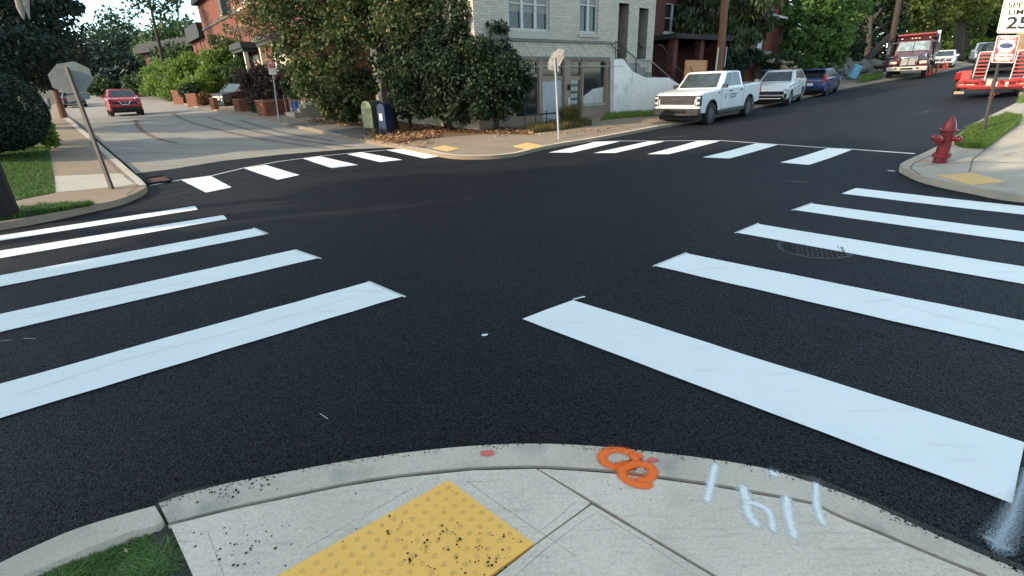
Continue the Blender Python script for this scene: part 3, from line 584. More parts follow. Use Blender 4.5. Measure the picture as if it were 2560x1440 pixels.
def make_car(name, label, cat, loc, rz, P, pm, group=None, slope=0):
    """P keys: L W prof wb(front axle x, rear axle x) r belt cab=(xw0,xr0,xr1,xb1) (windshield foot, roof front, roof rear, rear glass foot) roof"""
    root = thing(name, label, cat, loc, rz, group); root.rotation_euler = Matrix.Rotation(rz,3,'Z').to_euler() if not slope else (Matrix.Rotation(rz,3,'Z')@Matrix.Rotation(-slope,3,'Y')).to_euler()
    L, W, r = P['L'], P['W'], P['r']; tp = P.get('taper') or (lambda x: 1-.10*max(0,(abs(x)/(L/2)-.72)/.28)**2)
    body_loft(P['prof'], W, P.get('ins',.05), tp).build('body', pm, root, 40, bevel=.035)
    # underside and wheel wells
    b = MB(); b.b2(-L/2+.25, L/2-.25, -W/2+.13, W/2-.13, .2, P['belt']-.15); b.build('underbody', m_trim, root)
    bz, rz_ = P['belt'], P['roof']; xw0, xr0, xr1, xb1 = P['cab']; wb, wt = W/2-.045, W/2-P.get('tumble',.19)
    c = MB(); ch = .05
    lo = [(xw0,-wb*.88),(xw0-.12,-wb),(xb1+.06,-wb),(xb1,-wb*.9),(xb1,wb*.9),(xb1+.06,wb),(xw0-.12,wb),(xw0,wb*.88)]
    hi = [(xr0,-wt*.86),(xr0-.10,-wt),(xr1+.06,-wt),(xr1,-wt*.88),(xr1,wt*.88),(xr1+.06,wt),(xr0-.10,wt),(xr0,wt*.86)]
    vs = [(x,y,bz-.06) for x,y in lo]+[(x,y,rz_-.05) for x,y in hi]+[(x*.97+.03*(xr0+xr1)/2,y*.9,rz_-.008) for x,y in hi]+[((x-(xr0+xr1)/2)*.6+(xr0+xr1)/2,y*.5,rz_) for x,y in hi]
    fs = [(k*8+i,k*8+(i+1)%8,(k+1)*8+(i+1)%8,(k+1)*8+i) for k in range(3) for i in range(8)]+[tuple(range(24,32))]
    c.add(vs, fs); c.build('cabin', P.get('roof_mat', pm), root, 50)
    A = lambda x,y,z: Vector((x,y,z)); zb = bz; zt = rz_-.06
    def lerpx(z, x0, x1): t = (z-(bz-.06))/(rz_-.05-(bz-.06)); return x0+(x1-x0)*t, t
    def PT(s, z, k):        # point on the cabin side, s along from windshield(0) to rear(1), k side
        t = (z-(bz-.06))/(rz_-.05-(bz-.06)); x0 = (xw0-.12)*(1-t)+(xr0-.10)*t; x1 = (xb1+.06)*(1-t)+(xr1+.06)*t
        return A(x0+(x1-x0)*s, k*(wb*(1-t)+wt*t), z)
    # windshield and rear glass
    for nm, xa, xt, sg, gm in (('windshield', xw0, xr0, 1, P.get('wsm', m_glassb)), ('rear_window', xb1, xr1, -1, m_glass)):
        b = MB(); xa2, t = lerpx(zb+.01, xa, xt); xt2, t2 = lerpx(zt-.02, xa, xt); ya = (wb*(1-t)+wt*t)*.85; yt = (wb*(1-t2)+wt*t2)*.84
        if sg > 0: quadon(b, (xa2,-ya,zb+.01),(xa2,ya,zb+.01),(xt2,yt,zt-.02),(xt2,-yt,zt-.02), .008)
        else: quadon(b, (xa2,ya,zb+.01),(xa2,-ya,zb+.01),(xt2,-yt,zt-.02),(xt2,yt,zt-.02), .008)
        b.build(nm, gm, root, 0)
    for k in (-1,1):
        for s0, s1 in P['wins']:
            b = MB(); q = [PT(s0+ (.10 if s0 < .1 else 0), zb+.02, k), PT(s1, zb+.02, k), PT(min(s1,1-.0)-(.03 if s1>.9 else 0), zt-.01, k), PT(s0+.01, zt-.01, k)]
            if k > 0: quadon(b, q[0], q[1], q[2], q[3], -.008 if False else .008)
            else: quadon(b, q[1], q[0], q[3], q[2], .008)
            # orient outward
            b.build('side_window', m_glass, root, 0)
    for x, s in ((P['ax'][0],1),(P['ax'][1],1)):
        for k in (-1,1): make_wheel(root, x, k*(W/2-.12), r, P.get('tw',.22), P.get('rim', m_rim), P.get('spokes',5), k)
    aR = P.get('ar', r+.06)
    for cx in P['ax']:
        for k in (-1,1):
            b = MB(); p = arch(cx, aR-.012, r, 12)+[]; y0, y1 = k*(W/2-.02), k*(W/2-.42); n = len(p)
            b.add([(x,y0,z) for x,z in p]+[(x,y1,z) for x,z in p], [(i,i+1,n+i+1,n+i) for i in range(n-1)]+[tuple(range(n,2*n))]); b.build('wheel_well', m_trim, root)
    # mirrors
    for k in (-1,1):
        b = MB(); b.box((xw0-.28, k*(W/2+.07), bz+.06), (.12,.2,.14)); b.tube((xw0-.26,k*(W/2-.06),bz), (xw0-.28,k*(W/2+.03),bz+.03), .025); b.build('mirror', P.get('mirm', pm), root, bevel=.025)
    # door seams and handles
    for k in (-1,1):
        for x0, x1, z0, z1 in P.get('seams', []):
            b = MB(); b.box(((x0+x1)/2, k*(W/2-.001), (z0+z1)/2), (abs(x1-x0)+.012, .006, abs(z1-z0)+.012)); b.build('door_seam', m_trim, root)
        for x, z in P.get('handles', []):
            b = MB(); b.box((x, k*(W/2+.012), z), (.20,.03,.045)); b.build('door_handle', P.get('hanm', pm), root, bevel=.01)
    for nm, m_, boxes in P.get('extra', []):
        for c_, d_, *r3 in boxes:
            b = MB(); b.box(c_, d_, *(r3 or [])); b.build(nm, m_, root, bevel=min(.02, min(d_)*.25))
    for fn in P.get('fns', []): fn(root)
    return root
def heading(a, b): return atan2(b[1]-a[1], b[0]-a[0])
def slope_at(p, rz, d=1.6):
    return atan2(hz(p[0]+cos(rz)*d, p[1]+sin(rz)*d)-hz(p[0]-cos(rz)*d, p[1]-sin(rz)*d), 2*d)
def park(p, rz): p = Vector((p[0],p[1],0)); return (p.x, p.y, hz(p.x,p.y)+.005), rz, slope_at(p, rz)
def text_mesh(txt, size, name, m, parent, M, depth=.002, align='CENTER', bold=0, xs=1):
    cu = bpy.data.curves.new('tmp','FONT'); cu.body = txt; cu.size = size; cu.align_x = align; cu.align_y = 'CENTER'; cu.extrude = depth; cu.offset = bold; cu.resolution_u = 3
    o = bpy.data.objects.new('tmp', cu); COL.objects.link(o); dg = bpy.context.evaluated_depsgraph_get(); me = bpy.data.meshes.new_from_object(o.evaluated_get(dg)); bpy.data.objects.remove(o); bpy.data.curves.remove(cu)
    me.transform(M@Matrix.Diagonal((xs,1,1,1))); me.materials.clear(); me.materials.append(m); o = bpy.data.objects.new(name, me); COL.objects.link(o); o.parent = parent; return o
# ---- white pickup
m_white = paint('white_paint', (.60,.62,.64)); m_white2 = paint('white_paint_warm', (.62,.62,.61)); m_redp = paint('red_paint', (.42,.012,.022)); m_bluep = paint('blue_paint', (.006,.022,.12)); m_navy = paint('navy_paint', (.018,.028,.06)); m_dk = mat('dark_paint', (.008,.011,.014), (.012,.015,.018), .35, s1=2, s2=20, spec=.35, coat=.15); m_maroon = paint('maroon_paint', (.075,.006,.010))
r = .41; ax = (1.98,-1.70)
prof = [(2.86,.48),(2.93,.62),(2.94,.95),(2.90,1.16),(2.72,1.24),(1.35,1.31),(1.2,1.33),(-.95,1.33),(-.98,1.37),(-2.88,1.40),(-2.93,1.36),(-2.93,.66),(-2.86,.58),(-2.22,.55)]+arch(ax[1],.50,.42)+[(-1.15,.48),(1.42,.46)]+arch(ax[0],.50,.42)+[(2.55,.46)]
def rail(x,z,q=.0): pass
def pickup_bits(root):
    W = 2.03
    b = MB(); b.box((2.93,0,.97),(.05,1.50,.34)); g = b.build('grille', mat('pickup_grille', (.018,.018,.02),(.03,.03,.032),.45,s1=6,s2=40), root, bevel=.02)
    b = MB()
    for z in (.86,.95,1.04,1.12): b.box((2.965,0,z),(.02,1.44,.022))
    b.build('grille_bars', mat('bar_grey', (.06,.06,.065),None,.4), g)
    b = MB(); b.lathe([(0,.0),(.11,.0),(.12,-.015),(.12,-.03)], ax='X', n=20); o = b.build('emblem', m_chrome, g); o.scale = (1,1,.42); o.location = (3.0,0,.95)
    b = MB(); b.lathe([(0,.004),(.085,.004)], ax='X', n=20); o = b.build('emblem_centre', mat('emblem_dark',(.02,.025,.05),None,.3), g); o.scale = (1,1,.38); o.location = (3.0,0,.95)
    for k in (-1,1):
        b = MB(); b.box((2.87,k*.875,.94),(.14,.22,.40)); b.build('headlight', m_trim, root, bevel=.02)
        b = MB(); b.box((2.945,k*.83,.94),(.02,.03,.34)); b.box((2.945,k*.90,1.06),(.02,.13,.06)); b.box((2.945,k*.90,.86),(.02,.11,.08)); b.build('headlight_lens', m_lamp, root)
        b = MB(); b.box((-2.94,k*.93,1.15),(.03,.13,.38)); b.build('taillight', m_tail, root, bevel=.01)
    b = MB(); b.box((2.93,0,.52),(.20,1.98,.28)); b.box((3.0,0,.42),(.10,1.5,.10)); b.build('bumper', mat('bumper_grey', (.008,.008,.009),(.014,.014,.014),.5,s1=4,s2=30), root, bevel=.04)
    b = MB(); b.box((3.05,0,.55),(.015,.9,.10)); b.build('bumper_slot', m_black, root)
    b = MB(); b.box((3.035,.0,.58),(.02,.32,.10)); b.build('license_plate', m_trim, root)
    b = MB(); b.b2(-2.75,-1.05,-.84,.84,1.02,1.385); o = b.build('cargo_bed', m_trim, root)
    b = MB(); b.b2(-2.80,-1.0,-.86,-.80,1.38,1.41); b.b2(-2.8,-1.0,.80,.86,1.38,1.41); b.build('bed_rail', m_trim, root)
    for k in (-1,1):
        b = MB(); b.b2(-1.15,1.42,k*(W/2+.02),k*(W/2-.2),.34,.50); b.build('running_board', m_trim, root, bevel=.02)
        for cx in ax:
            b = MB(); p = arch(cx,.49,.42,14); q = arch(cx,.535,.42,14)
            vs = [(x,k*(W/2+.012),z) for x,z in p+q]+[(x,k*(W/2-.08),z) for x,z in p+q]; n = len(p)
            b.add(vs, [(i,i+1,n+i+1,n+i) for i in range(n-1)]+[(n+i,n+i+1,3*n+i+1,3*n+i) for i in range(n-1)]+[(i,i+1,2*n+i+1,2*n+i) for i in range(n-1)]); b.build('wheel_arch_trim', m_trim, root)
    # lettering on the driver door (left side), two lines and a round seal
    M = Matrix.Translation((.10, W/2+.004, .98))@Matrix.Rotation(pi,4,'Z')@Matrix.Rotation(R_(90),4,'X')
    for dz_, tx in ((.05,'CITY OF PITTSBURGH'),(-.05,'PUBLIC WORKS')): text_mesh(tx, .085, 'door_lettering', m_trim, root, Matrix.Translation((0,0,dz_))@M, .001, bold=.001)
    b = MB(); b.lathe([(0,.004),(.11,.004),(.115,0)], ax='Y', n=20); o = b.build('door_seal', mat('seal_grey',(.25,.25,.28),(.5,.48,.4),.6,s1=30,s2=90), root); o.location = (.78,W/2+.002,1.0)
    b = MB(); b.box((1.42, W/2+.003, 1.16),(.14,.006,.04)); b.build('fender_badge', m_trim, root)
pick = dict(L=5.88, W=2.03, prof=prof, r=r, ax=ax, belt=1.34, roof=1.95, ar=.50, cab=(1.38,.72,-.78,-1.0), tumble=.17, wins=[(.10,.47),(.50,.93)], rim=m_rimd, spokes=6, tw=.27, ins=.045, hanm=m_trim, mirm=m_trim,
  taper=lambda x: 1-.05*max(0,(abs(x)/2.94-.85)/.15)**2, seams=[(1.18,1.18,.55,1.30),(.14,.14,.55,1.30),(-.98,-.98,.6,1.35),(1.18,-.98,.52,.52)], handles=[(.36,1.18),(-.72,1.18)], fns=[pickup_bits])
fw_ = GZ(1768,311,20.3); rw_ = GZ(1868,286,23.6)
h = heading(rw_, fw_)-.07; side = Vector((cos(h+pi/2), sin(h+pi/2), 0))   # left side of the truck faces the road
mid = fw_ - Vector((cos(h),sin(h),0))*1.98 - side*(2.03/2-.12)
loc, rz, sl = park(mid, h)
make_car('pickup_truck', 'white crew cab pickup truck parked at the curb below the stone steps', 'pickup truck', loc, rz, pick, m_white, slope=sl)
# ---- white suv behind it
r = .36; ax = (1.35,-1.32)
prof = [(2.10,.36),(2.22,.48),(2.25,.75),(2.15,.92),(1.98,1.02),(1.05,1.13),(-2.05,1.18),(-2.20,1.12),(-2.24,.8),(-2.2,.45),(-2.05,.34)]+arch(ax[1],.42,.36)+arch(ax[0],.42,.36)+[(1.95,.33)]
def suv_bits(root):
    b = MB(); b.box((2.215,0,.66),(.09,1.5,.16)); g = b.build('grille', m_trim, root, bevel=.02)
    b = MB(); b.box((2.25,0,.70),(.04,1.35,.022)); b.box((2.25,0,.63),(.04,1.3,.018)); b.build('grille_bars', m_chrome, g)
    b = MB(); b.box((2.21,0,.45),(.10,1.45,.13)); b.build('lower_grille', m_trim, root, bevel=.02)
    b = MB(); b.box((2.26,0,.37),(.05,1.2,.035)); b.path([(2.20,-.78,.5),(2.25,-.6,.38),(2.25,.6,.38),(2.20,.78,.5)],.02,6); b.build('bumper_trim', m_chrome, root)
    for k in (-1,1):
        b = MB(); b.box((2.10,k*.74,.80),(.24,.30,.13),k*-.25); b.build('headlight', m_lamp, root, bevel=.03)
        b = MB(); b.box((2.17,k*.78,.52),(.12,.2,.20),k*-.25); b.build('fog_lamp_housing', m_trim, root, bevel=.03)
        b = MB(); b.box((-.15,k*.73,1.685),(2.2,.03,.03)); b.build('roof_rail', m_trim, root)
        b = MB(); b.box((-2.2,k*.75,.98),(.08,.3,.14)); b.build('taillight', m_tail, root, bevel=.02)
        b = MB(); b.b2(-.92,.9,k*.925,k*.80,.28,.42); b.build('sill', m_trim, root)
    b = MB(); b.lathe([(0,.0),(.07,.0),(.075,-.02)], ax='X', n=18); o = b.build('emblem', m_chrome, g); o.location = (2.28,0,.69)
suv = dict(L=4.48, W=1.85, prof=prof, r=r, ax=ax, belt=1.14, roof=1.66, cab=(1.02,.30,-1.45,-2.02), tumble=.22, wins=[(.05,.34),(.37,.66),(.69,.93)], rim=m_rim, spokes=5, seams=[(.85,.85,.42,1.1),(-.08,-.08,.42,1.1),(-.95,-.95,.6,1.1)], handles=[(.12,.98),(-.8,.98)], fns=[suv_bits])
f2 = GZ(1968,261,26.0); r2_ = GZ(2003,248,28.8); h = heading(r2_, f2)-.03
mid = f2 - Vector((cos(h),sin(h),0))*1.35 - Vector((cos(h+pi/2),sin(h+pi/2),0))*.80; loc, rz, sl = park(mid, h)
make_car('sport_utility_car', 'white compact SUV parked between the pickup and the blue car', 'car', loc, rz, suv, m_white2, slope=sl)
# ---- blue hatchback (seen from behind)
r = .31; ax = (1.28,-1.25)
prof = [(1.9,.3),(2.03,.42),(2.05,.62),(1.9,.82),(1.05,1.0),(-1.75,1.05),(-1.98,.98),(-2.04,.7),(-2.02,.4),(-1.9,.28)]+arch(ax[1],.37,.31)+arch(ax[0],.37,.31)+[(1.8,.26)]
def hatch_bits(root):
    for k in (-1,1):
        b = MB(); b.box((-1.93,k*.72,1.02),(.14,.18,.34)); b.build('taillight', m_tail, root, bevel=.03)
        b = MB(); b.box((1.9,k*.65,.72),(.2,.3,.14)); b.build('headlight', m_lamp, root, bevel=.03)
    b = MB(); b.box((-2.05,0,.72),(.02,.32,.15)); b.build('license_plate', m_plate, root)
    b = MB(); b.box((-2.04,0,.42),(.06,1.3,.14)); b.build('bumper', m_trim, root, bevel=.02)
    b = MB(); b.box((-1.62,0,1.50),(.3,1.2,.03)); b.build('spoiler', m_bluep, root, bevel=.01)
hatch = dict(L=4.08, W=1.7, prof=prof, r=r, ax=ax, belt=1.03, roof=1.52, cab=(1.25,.35,-1.55,-1.93), tumble=.2, wins=[(.05,.42),(.45,.72),(.75,.95)], rim=m_rim, seams=[(.75,.75,.4,1.0),(-.2,-.2,.4,1.0)], handles=[(-.05,.9),(-.8,.9)], fns=[hatch_bits])
rr = GZ(2034,243,30.5); h = heading(GZ(2034,243,30.5), GZ(2086,229,34.2))
mid = rr + Vector((cos(h),sin(h),0))*1.3 + Vector((cos(h+pi/2),sin(h+pi/2),0))*.15; loc, rz, sl = park(mid, h)
make_car('hatchback_car', 'dark blue hatchback parked behind the white SUV, its tail light lit by the sun', 'car', loc, rz, hatch, m_bluep, slope=sl)
# ---- red crossover driving on the left street
r = .33; ax = (1.28,-1.25)
prof = [(1.9,.34),(2.02,.45),(2.07,.68),(1.98,.88),(1.8,1.0),(1.0,1.10),(-1.8,1.14),(-2.0,1.05),(-2.06,.75),(-2.03,.42),(-1.9,.32)]+arch(ax[1],.39,.33)+arch(ax[0],.39,.33)+[(1.8,.30)]
def juke_bits(root):
    b = MB(); b.box((2.03,0,.74),(.08,1.25,.15)); g = b.build('grille', m_trim, root, bevel=.02)
    b = MB(); b.path([(2.08,-.30,.86),(2.11,-.13,.66),(2.11,.13,.66),(2.08,.30,.86)], .03, 6); b.lathe([(0,.0),(.07,.0)], (2.12,0,.78), ax='X', n=14); b.build('emblem', m_chrome, g)
    b = MB(); b.box((2.0,0,.42),(.12,1.5,.20)); b.build('lower_bumper', m_trim, root, bevel=.03)
    for k in (-1,1):
        b = MB(); b.lathe([(0,.03),(.10,.02),(.12,-.03)], (1.99,k*.62,.62), ax='X', n=16); b.build('headlight', m_lamp, root)
        b = MB(); b.box((1.80,k*.68,1.0),(.30,.16,.07),k*-.2); b.build('marker_lamp', m_lamp, root, bevel=.02)
        b = MB(); b.box((-2.0,k*.68,.95),(.1,.2,.22)); b.build('taillight', m_tail, root, bevel=.02)
juke = dict(L=4.13, W=1.77, prof=prof, r=r, ax=ax, belt=1.10, roof=1.57, cab=(1.08,.38,-1.2,-1.85), tumble=.26, wins=[(.05,.45),(.48,.9)], rim=m_rimd, fns=[juke_bits])
p = GZ(322,290,31); h = atan2(-p.y, -p.x)+.06; c = p - Vector((cos(h),sin(h),0))*1.9; loc, rz, sl = park(c, h)
make_car('crossover_car', 'red crossover car driving toward the crossing on the left street', 'car', loc, rz, juke, m_redp, slope=sl)
# ---- blue sedan parked far left, rear view
r = .32; ax = (1.4,-1.35)
prof = [(2.1,.3),(2.25,.42),(2.28,.65),(2.1,.82),(1.0,.95),(-1.6,1.0),(-2.2,1.02),(-2.32,.9),(-2.32,.5),(-2.2,.3)]+arch(ax[1],.38,.32)+arch(ax[0],.38,.32)+[(2.0,.27)]
def sedan_bits(root):
    for k in (-1,1):
        b = MB(); b.box((-2.3,k*.70,.82),(.06,.34,.14)); b.build('taillight', m_tail, root, bevel=.02)
        b = MB(); b.box((2.2,k*.65,.70),(.12,.3,.12)); b.build('headlight', m_lamp, root, bevel=.02)
    b = MB(); b.box((-2.33,0,.76),(.02,.32,.15)); b.build('license_plate', m_plate, root)
    b = MB(); b.box((-2.31,0,.34),(.05,1.3,.06)); b.build('bumper_trim', m_chrome, root)
sedan = dict(L=4.6, W=1.8, prof=prof, r=r, ax=ax, belt=.98, roof=1.44, cab=(1.1,.25,-1.0,-1.75), tumble=.24, wins=[(.05,.45),(.48,.88)], rim=m_rim, fns=[sedan_bits])
p = GZ(190,266,48); h = heading(GZ(190,266,48), GZ(180,252,60)); c = p + Vector((cos(h),sin(h),0))*2.1; loc, rz, sl = park(c, h)
make_car('sedan_car', 'dark blue sedan parked far along the left street, seen from behind', 'car', loc, rz, sedan, m_navy, slope=sl)
c = p + Vector((cos(h),sin(h),0))*8.6 - Vector((cos(h+pi/2),sin(h+pi/2),0))*-.4; loc, rz, sl = park(c, h)
make_car('sedan_car', 'pale grey car parked ahead of the dark blue sedan, mostly hidden', 'car', loc, rz, dict(sedan), paint('pale_paint',(.42,.45,.48)), slope=sl)
# ---- dark suv and second car in the driveway on the left street
bigsuv = dict(suv); bigsuv = dict(suv, L=4.9, W=1.95, roof=1.74)
def dsuv_bits(root):
    for k in (-1,1):
        b = MB(); b.box((2.2,k*.78,.78),(.14,.2,.16)); b.box((2.22,k*.75,.55),(.12,.2,.12)); b.build('headlight', m_lamp, root, bevel=.02)
        b = MB(); b.path([(.9,k*.93,1.17),(.45,k*.76,1.66),(-1.5,k*.74,1.70),(-1.9,k*.90,1.20),(.9,k*.94,1.17)], .018, 6); b.build('window_chrome', m_chrome, root)
        b = MB(); b.box((-2.2,k*.8,1.0),(.08,.2,.3)); b.build('taillight', m_tail, root, bevel=.02)
    b = MB(); b.box((2.23,0,.70),(.06,1.1,.32)); b.build('grille', m_chrome, root, bevel=.02)
bigsuv['fns'] = [dsuv_bits]
p = GZ(606,264,39.5); h = heading(GZ(640,264,42), GZ(545,262,39)); loc, rz, sl = park(p, h); loc = (loc[0],loc[1],loc[2]-.12)
make_car('sport_utility_car', 'dark SUV standing in the driveway behind the brick planters', 'car', loc, rz, bigsuv, m_dk, slope=0)
p2 = GZ(640,262,40); loc, rz, sl = park(p2+Vector((cos(h),sin(h),0))*-2.6, h); loc = (loc[0],loc[1],loc[2]+.12)
make_car('sport_utility_car', 'dark red SUV partly hidden behind the purple leaved shrub', 'car', loc, rz, dict(bigsuv), paint('dark_red',(.07,.01,.012)), slope=0)
# ---- white car behind the dump truck, dark pickup and pale van up the right street
p = GZ(2352,172,45); h = heading(GZ(2352,172,45), GZ(2330,178,39)); loc, rz, sl = park(p - Vector((cos(h),sin(h),0))*1.0, h)
make_car('sedan_car', 'white car parked behind the maroon dump truck', 'car', loc, rz, dict(hatch, fns=[juke_bits]), m_white2, slope=sl)
p = GZ(2480,185,36); h = R_(-128); loc, rz, sl = park(p, h)
make_car('pickup_truck', 'dark pickup truck standing behind the raised ramps of the red trailer', 'pickup truck', loc, rz, dict(pick, fns=[], hanm=m_trim), m_dk, slope=sl)
p = GZ(2453,150,56); h = R_(-124); loc, rz, sl = park(p, h)
make_car('van', 'pale blue van coming down the hill beyond the red trailer', 'van', loc, rz, dict(bigsuv, roof=1.95), paint('pale_blue',(.25,.33,.42)), slope=sl)
# ---- maroon dump truck
def dump_truck():
    h = heading(GZ(2262,196,33.5), GZ(2240,205,30.0)); h = R_(-131)
    p = GZ(2262,196,36); loc, rz, sl = park(p - Vector((cos(h),sin(h),0))*.9, h)
    root = thing('dump_truck', 'maroon dump truck with chrome grille parked facing the crossing', 'truck', loc); root.rotation_euler = (Matrix.Rotation(rz,3,'Z')@Matrix.Rotation(-sl,3,'Y')).to_euler()
    W = 2.35
    b = MB(); b.add([(1.35,-.62,.95),(1.35,.62,.95),(1.35,.55,1.45),(1.35,-.55,1.45),(-.1,-1.0,.95),(-.1,1.0,.95),(-.1,.92,1.78),(-.1,-.92,1.78)], [(0,1,2,3),(0,4,5,1),(3,2,6,7),(0,3,7,4),(1,5,6,2)]); b.build('hood', m_maroon, root, bevel=.08)
    for k in (-1,1):
        b = MB(); b.slab([(1.38,.80),(1.40,1.02),(1.15,1.22),(.3,1.30),(-.15,1.10),(-.15,.75),(.02,.70),(.12,.98),(.40,1.1),(.72,1.08),(.98,.80)], k*.62, k*1.16); b.build('fender', m_maroon, root, bevel=.05)
        b = MB(); b.box((1.30,k*.86,1.08),(.22,.42,.16),k*-.2); b.build('headlight', mat('warm_lamp',(.8,.62,.45),(.7,.5,.35),.15,spec=1), root, bevel=.03)
        b = MB(); b.path([(-.05,k*1.0,2.35),(-.05,k*1.45,2.33),(-.05,k*1.47,1.45),(-.05,k*1.05,1.40)], .022, 6); b.box((-.08,k*1.42,1.95),(.08,.20,.62)); b.build('mirror', m_chrome, root)
        for x in (.55,-3.5):
            make_wheel(root, x, k*1.0, .5, .30 if x > 0 else .55, mat('steel_wheel',(.55,.55,.56),(.4,.4,.4),.4,metal=.7), 8, k)
        b = MB(); b.tube((-.35,k*1.12,1.0),(-.35,k*1.12,1.5),.015); b.box((-.9,k*1.12,.62),(.8,.1,.35)); b.build('step', m_chrome, root, bevel=.02)
    b = MB(); b.add([(-.1,-1.06,1.0),(-.1,1.06,1.0),(-1.7,1.06,1.0),(-1.7,-1.06,1.0),(-.1,-1.06,1.72),(-.1,1.06,1.72),(-1.7,1.06,1.72),(-1.7,-1.06,1.72),(-.42,-.96,2.48),(-.42,.96,2.48),(-1.7,.96,2.52),(-1.7,-.96,2.52)],
        [(0,1,2,3),(0,4,5,1),(4,8,9,5),(8,11,10,9),(1,5,6,2),(5,9,10,6),(0,3,7,4),(4,7,11,8),(2,6,7,3),(6,10,11,7)]); b.build('cab', m_maroon, root, bevel=.06)
    b = MB(); quadon(b, (-.12,-.94,1.80),(-.12,.94,1.80),(-.38,.86,2.38),(-.38,-.86,2.38), .02); b.build('windshield', mat('ws_bright',(.30,.38,.40),(.12,.16,.17),.08,s1=1.6,s2=3,spec=1,amt=.4), root, 0)
    b = MB(); b.tube((-.08,0,1.78),(-.37,0,2.40),.02); b.build('windshield_pillar', m_trim, root)
    for k in (-1,1):
        b = MB(); q = [(-.45,k*1.04,1.80),(-1.25,k*1.04,1.80),(-1.25,k*.975,2.35),(-.62,k*.975,2.35)]
        if k < 0: quadon(b, q[1],q[0],q[3],q[2], .02)
        else: quadon(b, *q, .02)
        b.build('side_window', m_glass, root, 0)
    b = MB(); b.box((-.62,0,2.56),(.25,1.5,.07)); 
    for y in (-.8,-.2,0,.2,.8): b.box((-.5,y,2.60),(.08,.12,.06), mi=1)
    b.build('roof_marker_lamps', [m_maroon, mat('warm_lamp',(.8,.62,.45))], root)
    b = MB(); b.box((1.36,0,1.18),(.10,.98,.56)); g = b.build('grille', m_chrome, root, bevel=.05)
    b = MB(); b.box((1.42,0,1.15),(.02,.80,.40)); b.build('grille_mesh', mat('grille_mesh',(.20,.19,.18),(.35,.34,.32),.5,s1=40,s2=90), g)
    b = MB(); b.box((1.44,0,1.16),(.02,.05,.46)); b.build('grille_bar', m_chrome, g)
    b = MB(); b.slab([(1.30,.52),(1.60,.55),(1.62,.82),(1.32,.84)], -1.16, 1.16); o = b.build('bumper', mat('cream_bumper',(.52,.48,.42),(.40,.37,.32),.35,s1=3,s2=20), root, bevel=.06)
    b = MB(); b.box((1.62,0,.70),(.03,.72,.10)); b.box((1.61,.62,.72),(.03,.16,.10)); b.box((1.61,-.62,.72),(.03,.16,.10)); b.build('bumper_slots', m_black, o)
    b = MB(); b.b2(-1.8,-5.2,-1.18,1.18,1.25,2.55); b.b2(-1.75,-5.2,-1.2,1.2,2.50,2.62); b.build('dump_body', m_maroon, root, bevel=.04)
    b = MB(); b.box((-1.45,0,2.72),(.75,2.2,.10)); b.path([(-1.08,-1.15,2.80),(-1.08,1.15,2.86)],.10,10); b.build('cab_shield', paint('bright_maroon',(.17,.012,.018)), root, bevel=.04)
    b = MB(); b.box((-1.2,1.2,2.9),(.35,.22,.22)); b.box((-1.2,-1.1,2.82),(.25,.12,.1)); b.build('tarp_motor', mat('white_metal',(.7,.7,.7),(.55,.55,.55),.4), root, bevel=.03)
    b = MB(); b.path([(-1.5,1.22,2.85),(-1.4,1.24,1.3)],.05,8); b.path([(-1.3,1.24,2.6),(-1.3,1.24,1.0)],.07,10); b.build('exhaust_stack', m_chrome, root)
    b = MB(); b.b2(1.2,-5.2,-.45,.45,.55,1.0); b.build('chassis', m_trim, root)
dump_truck()
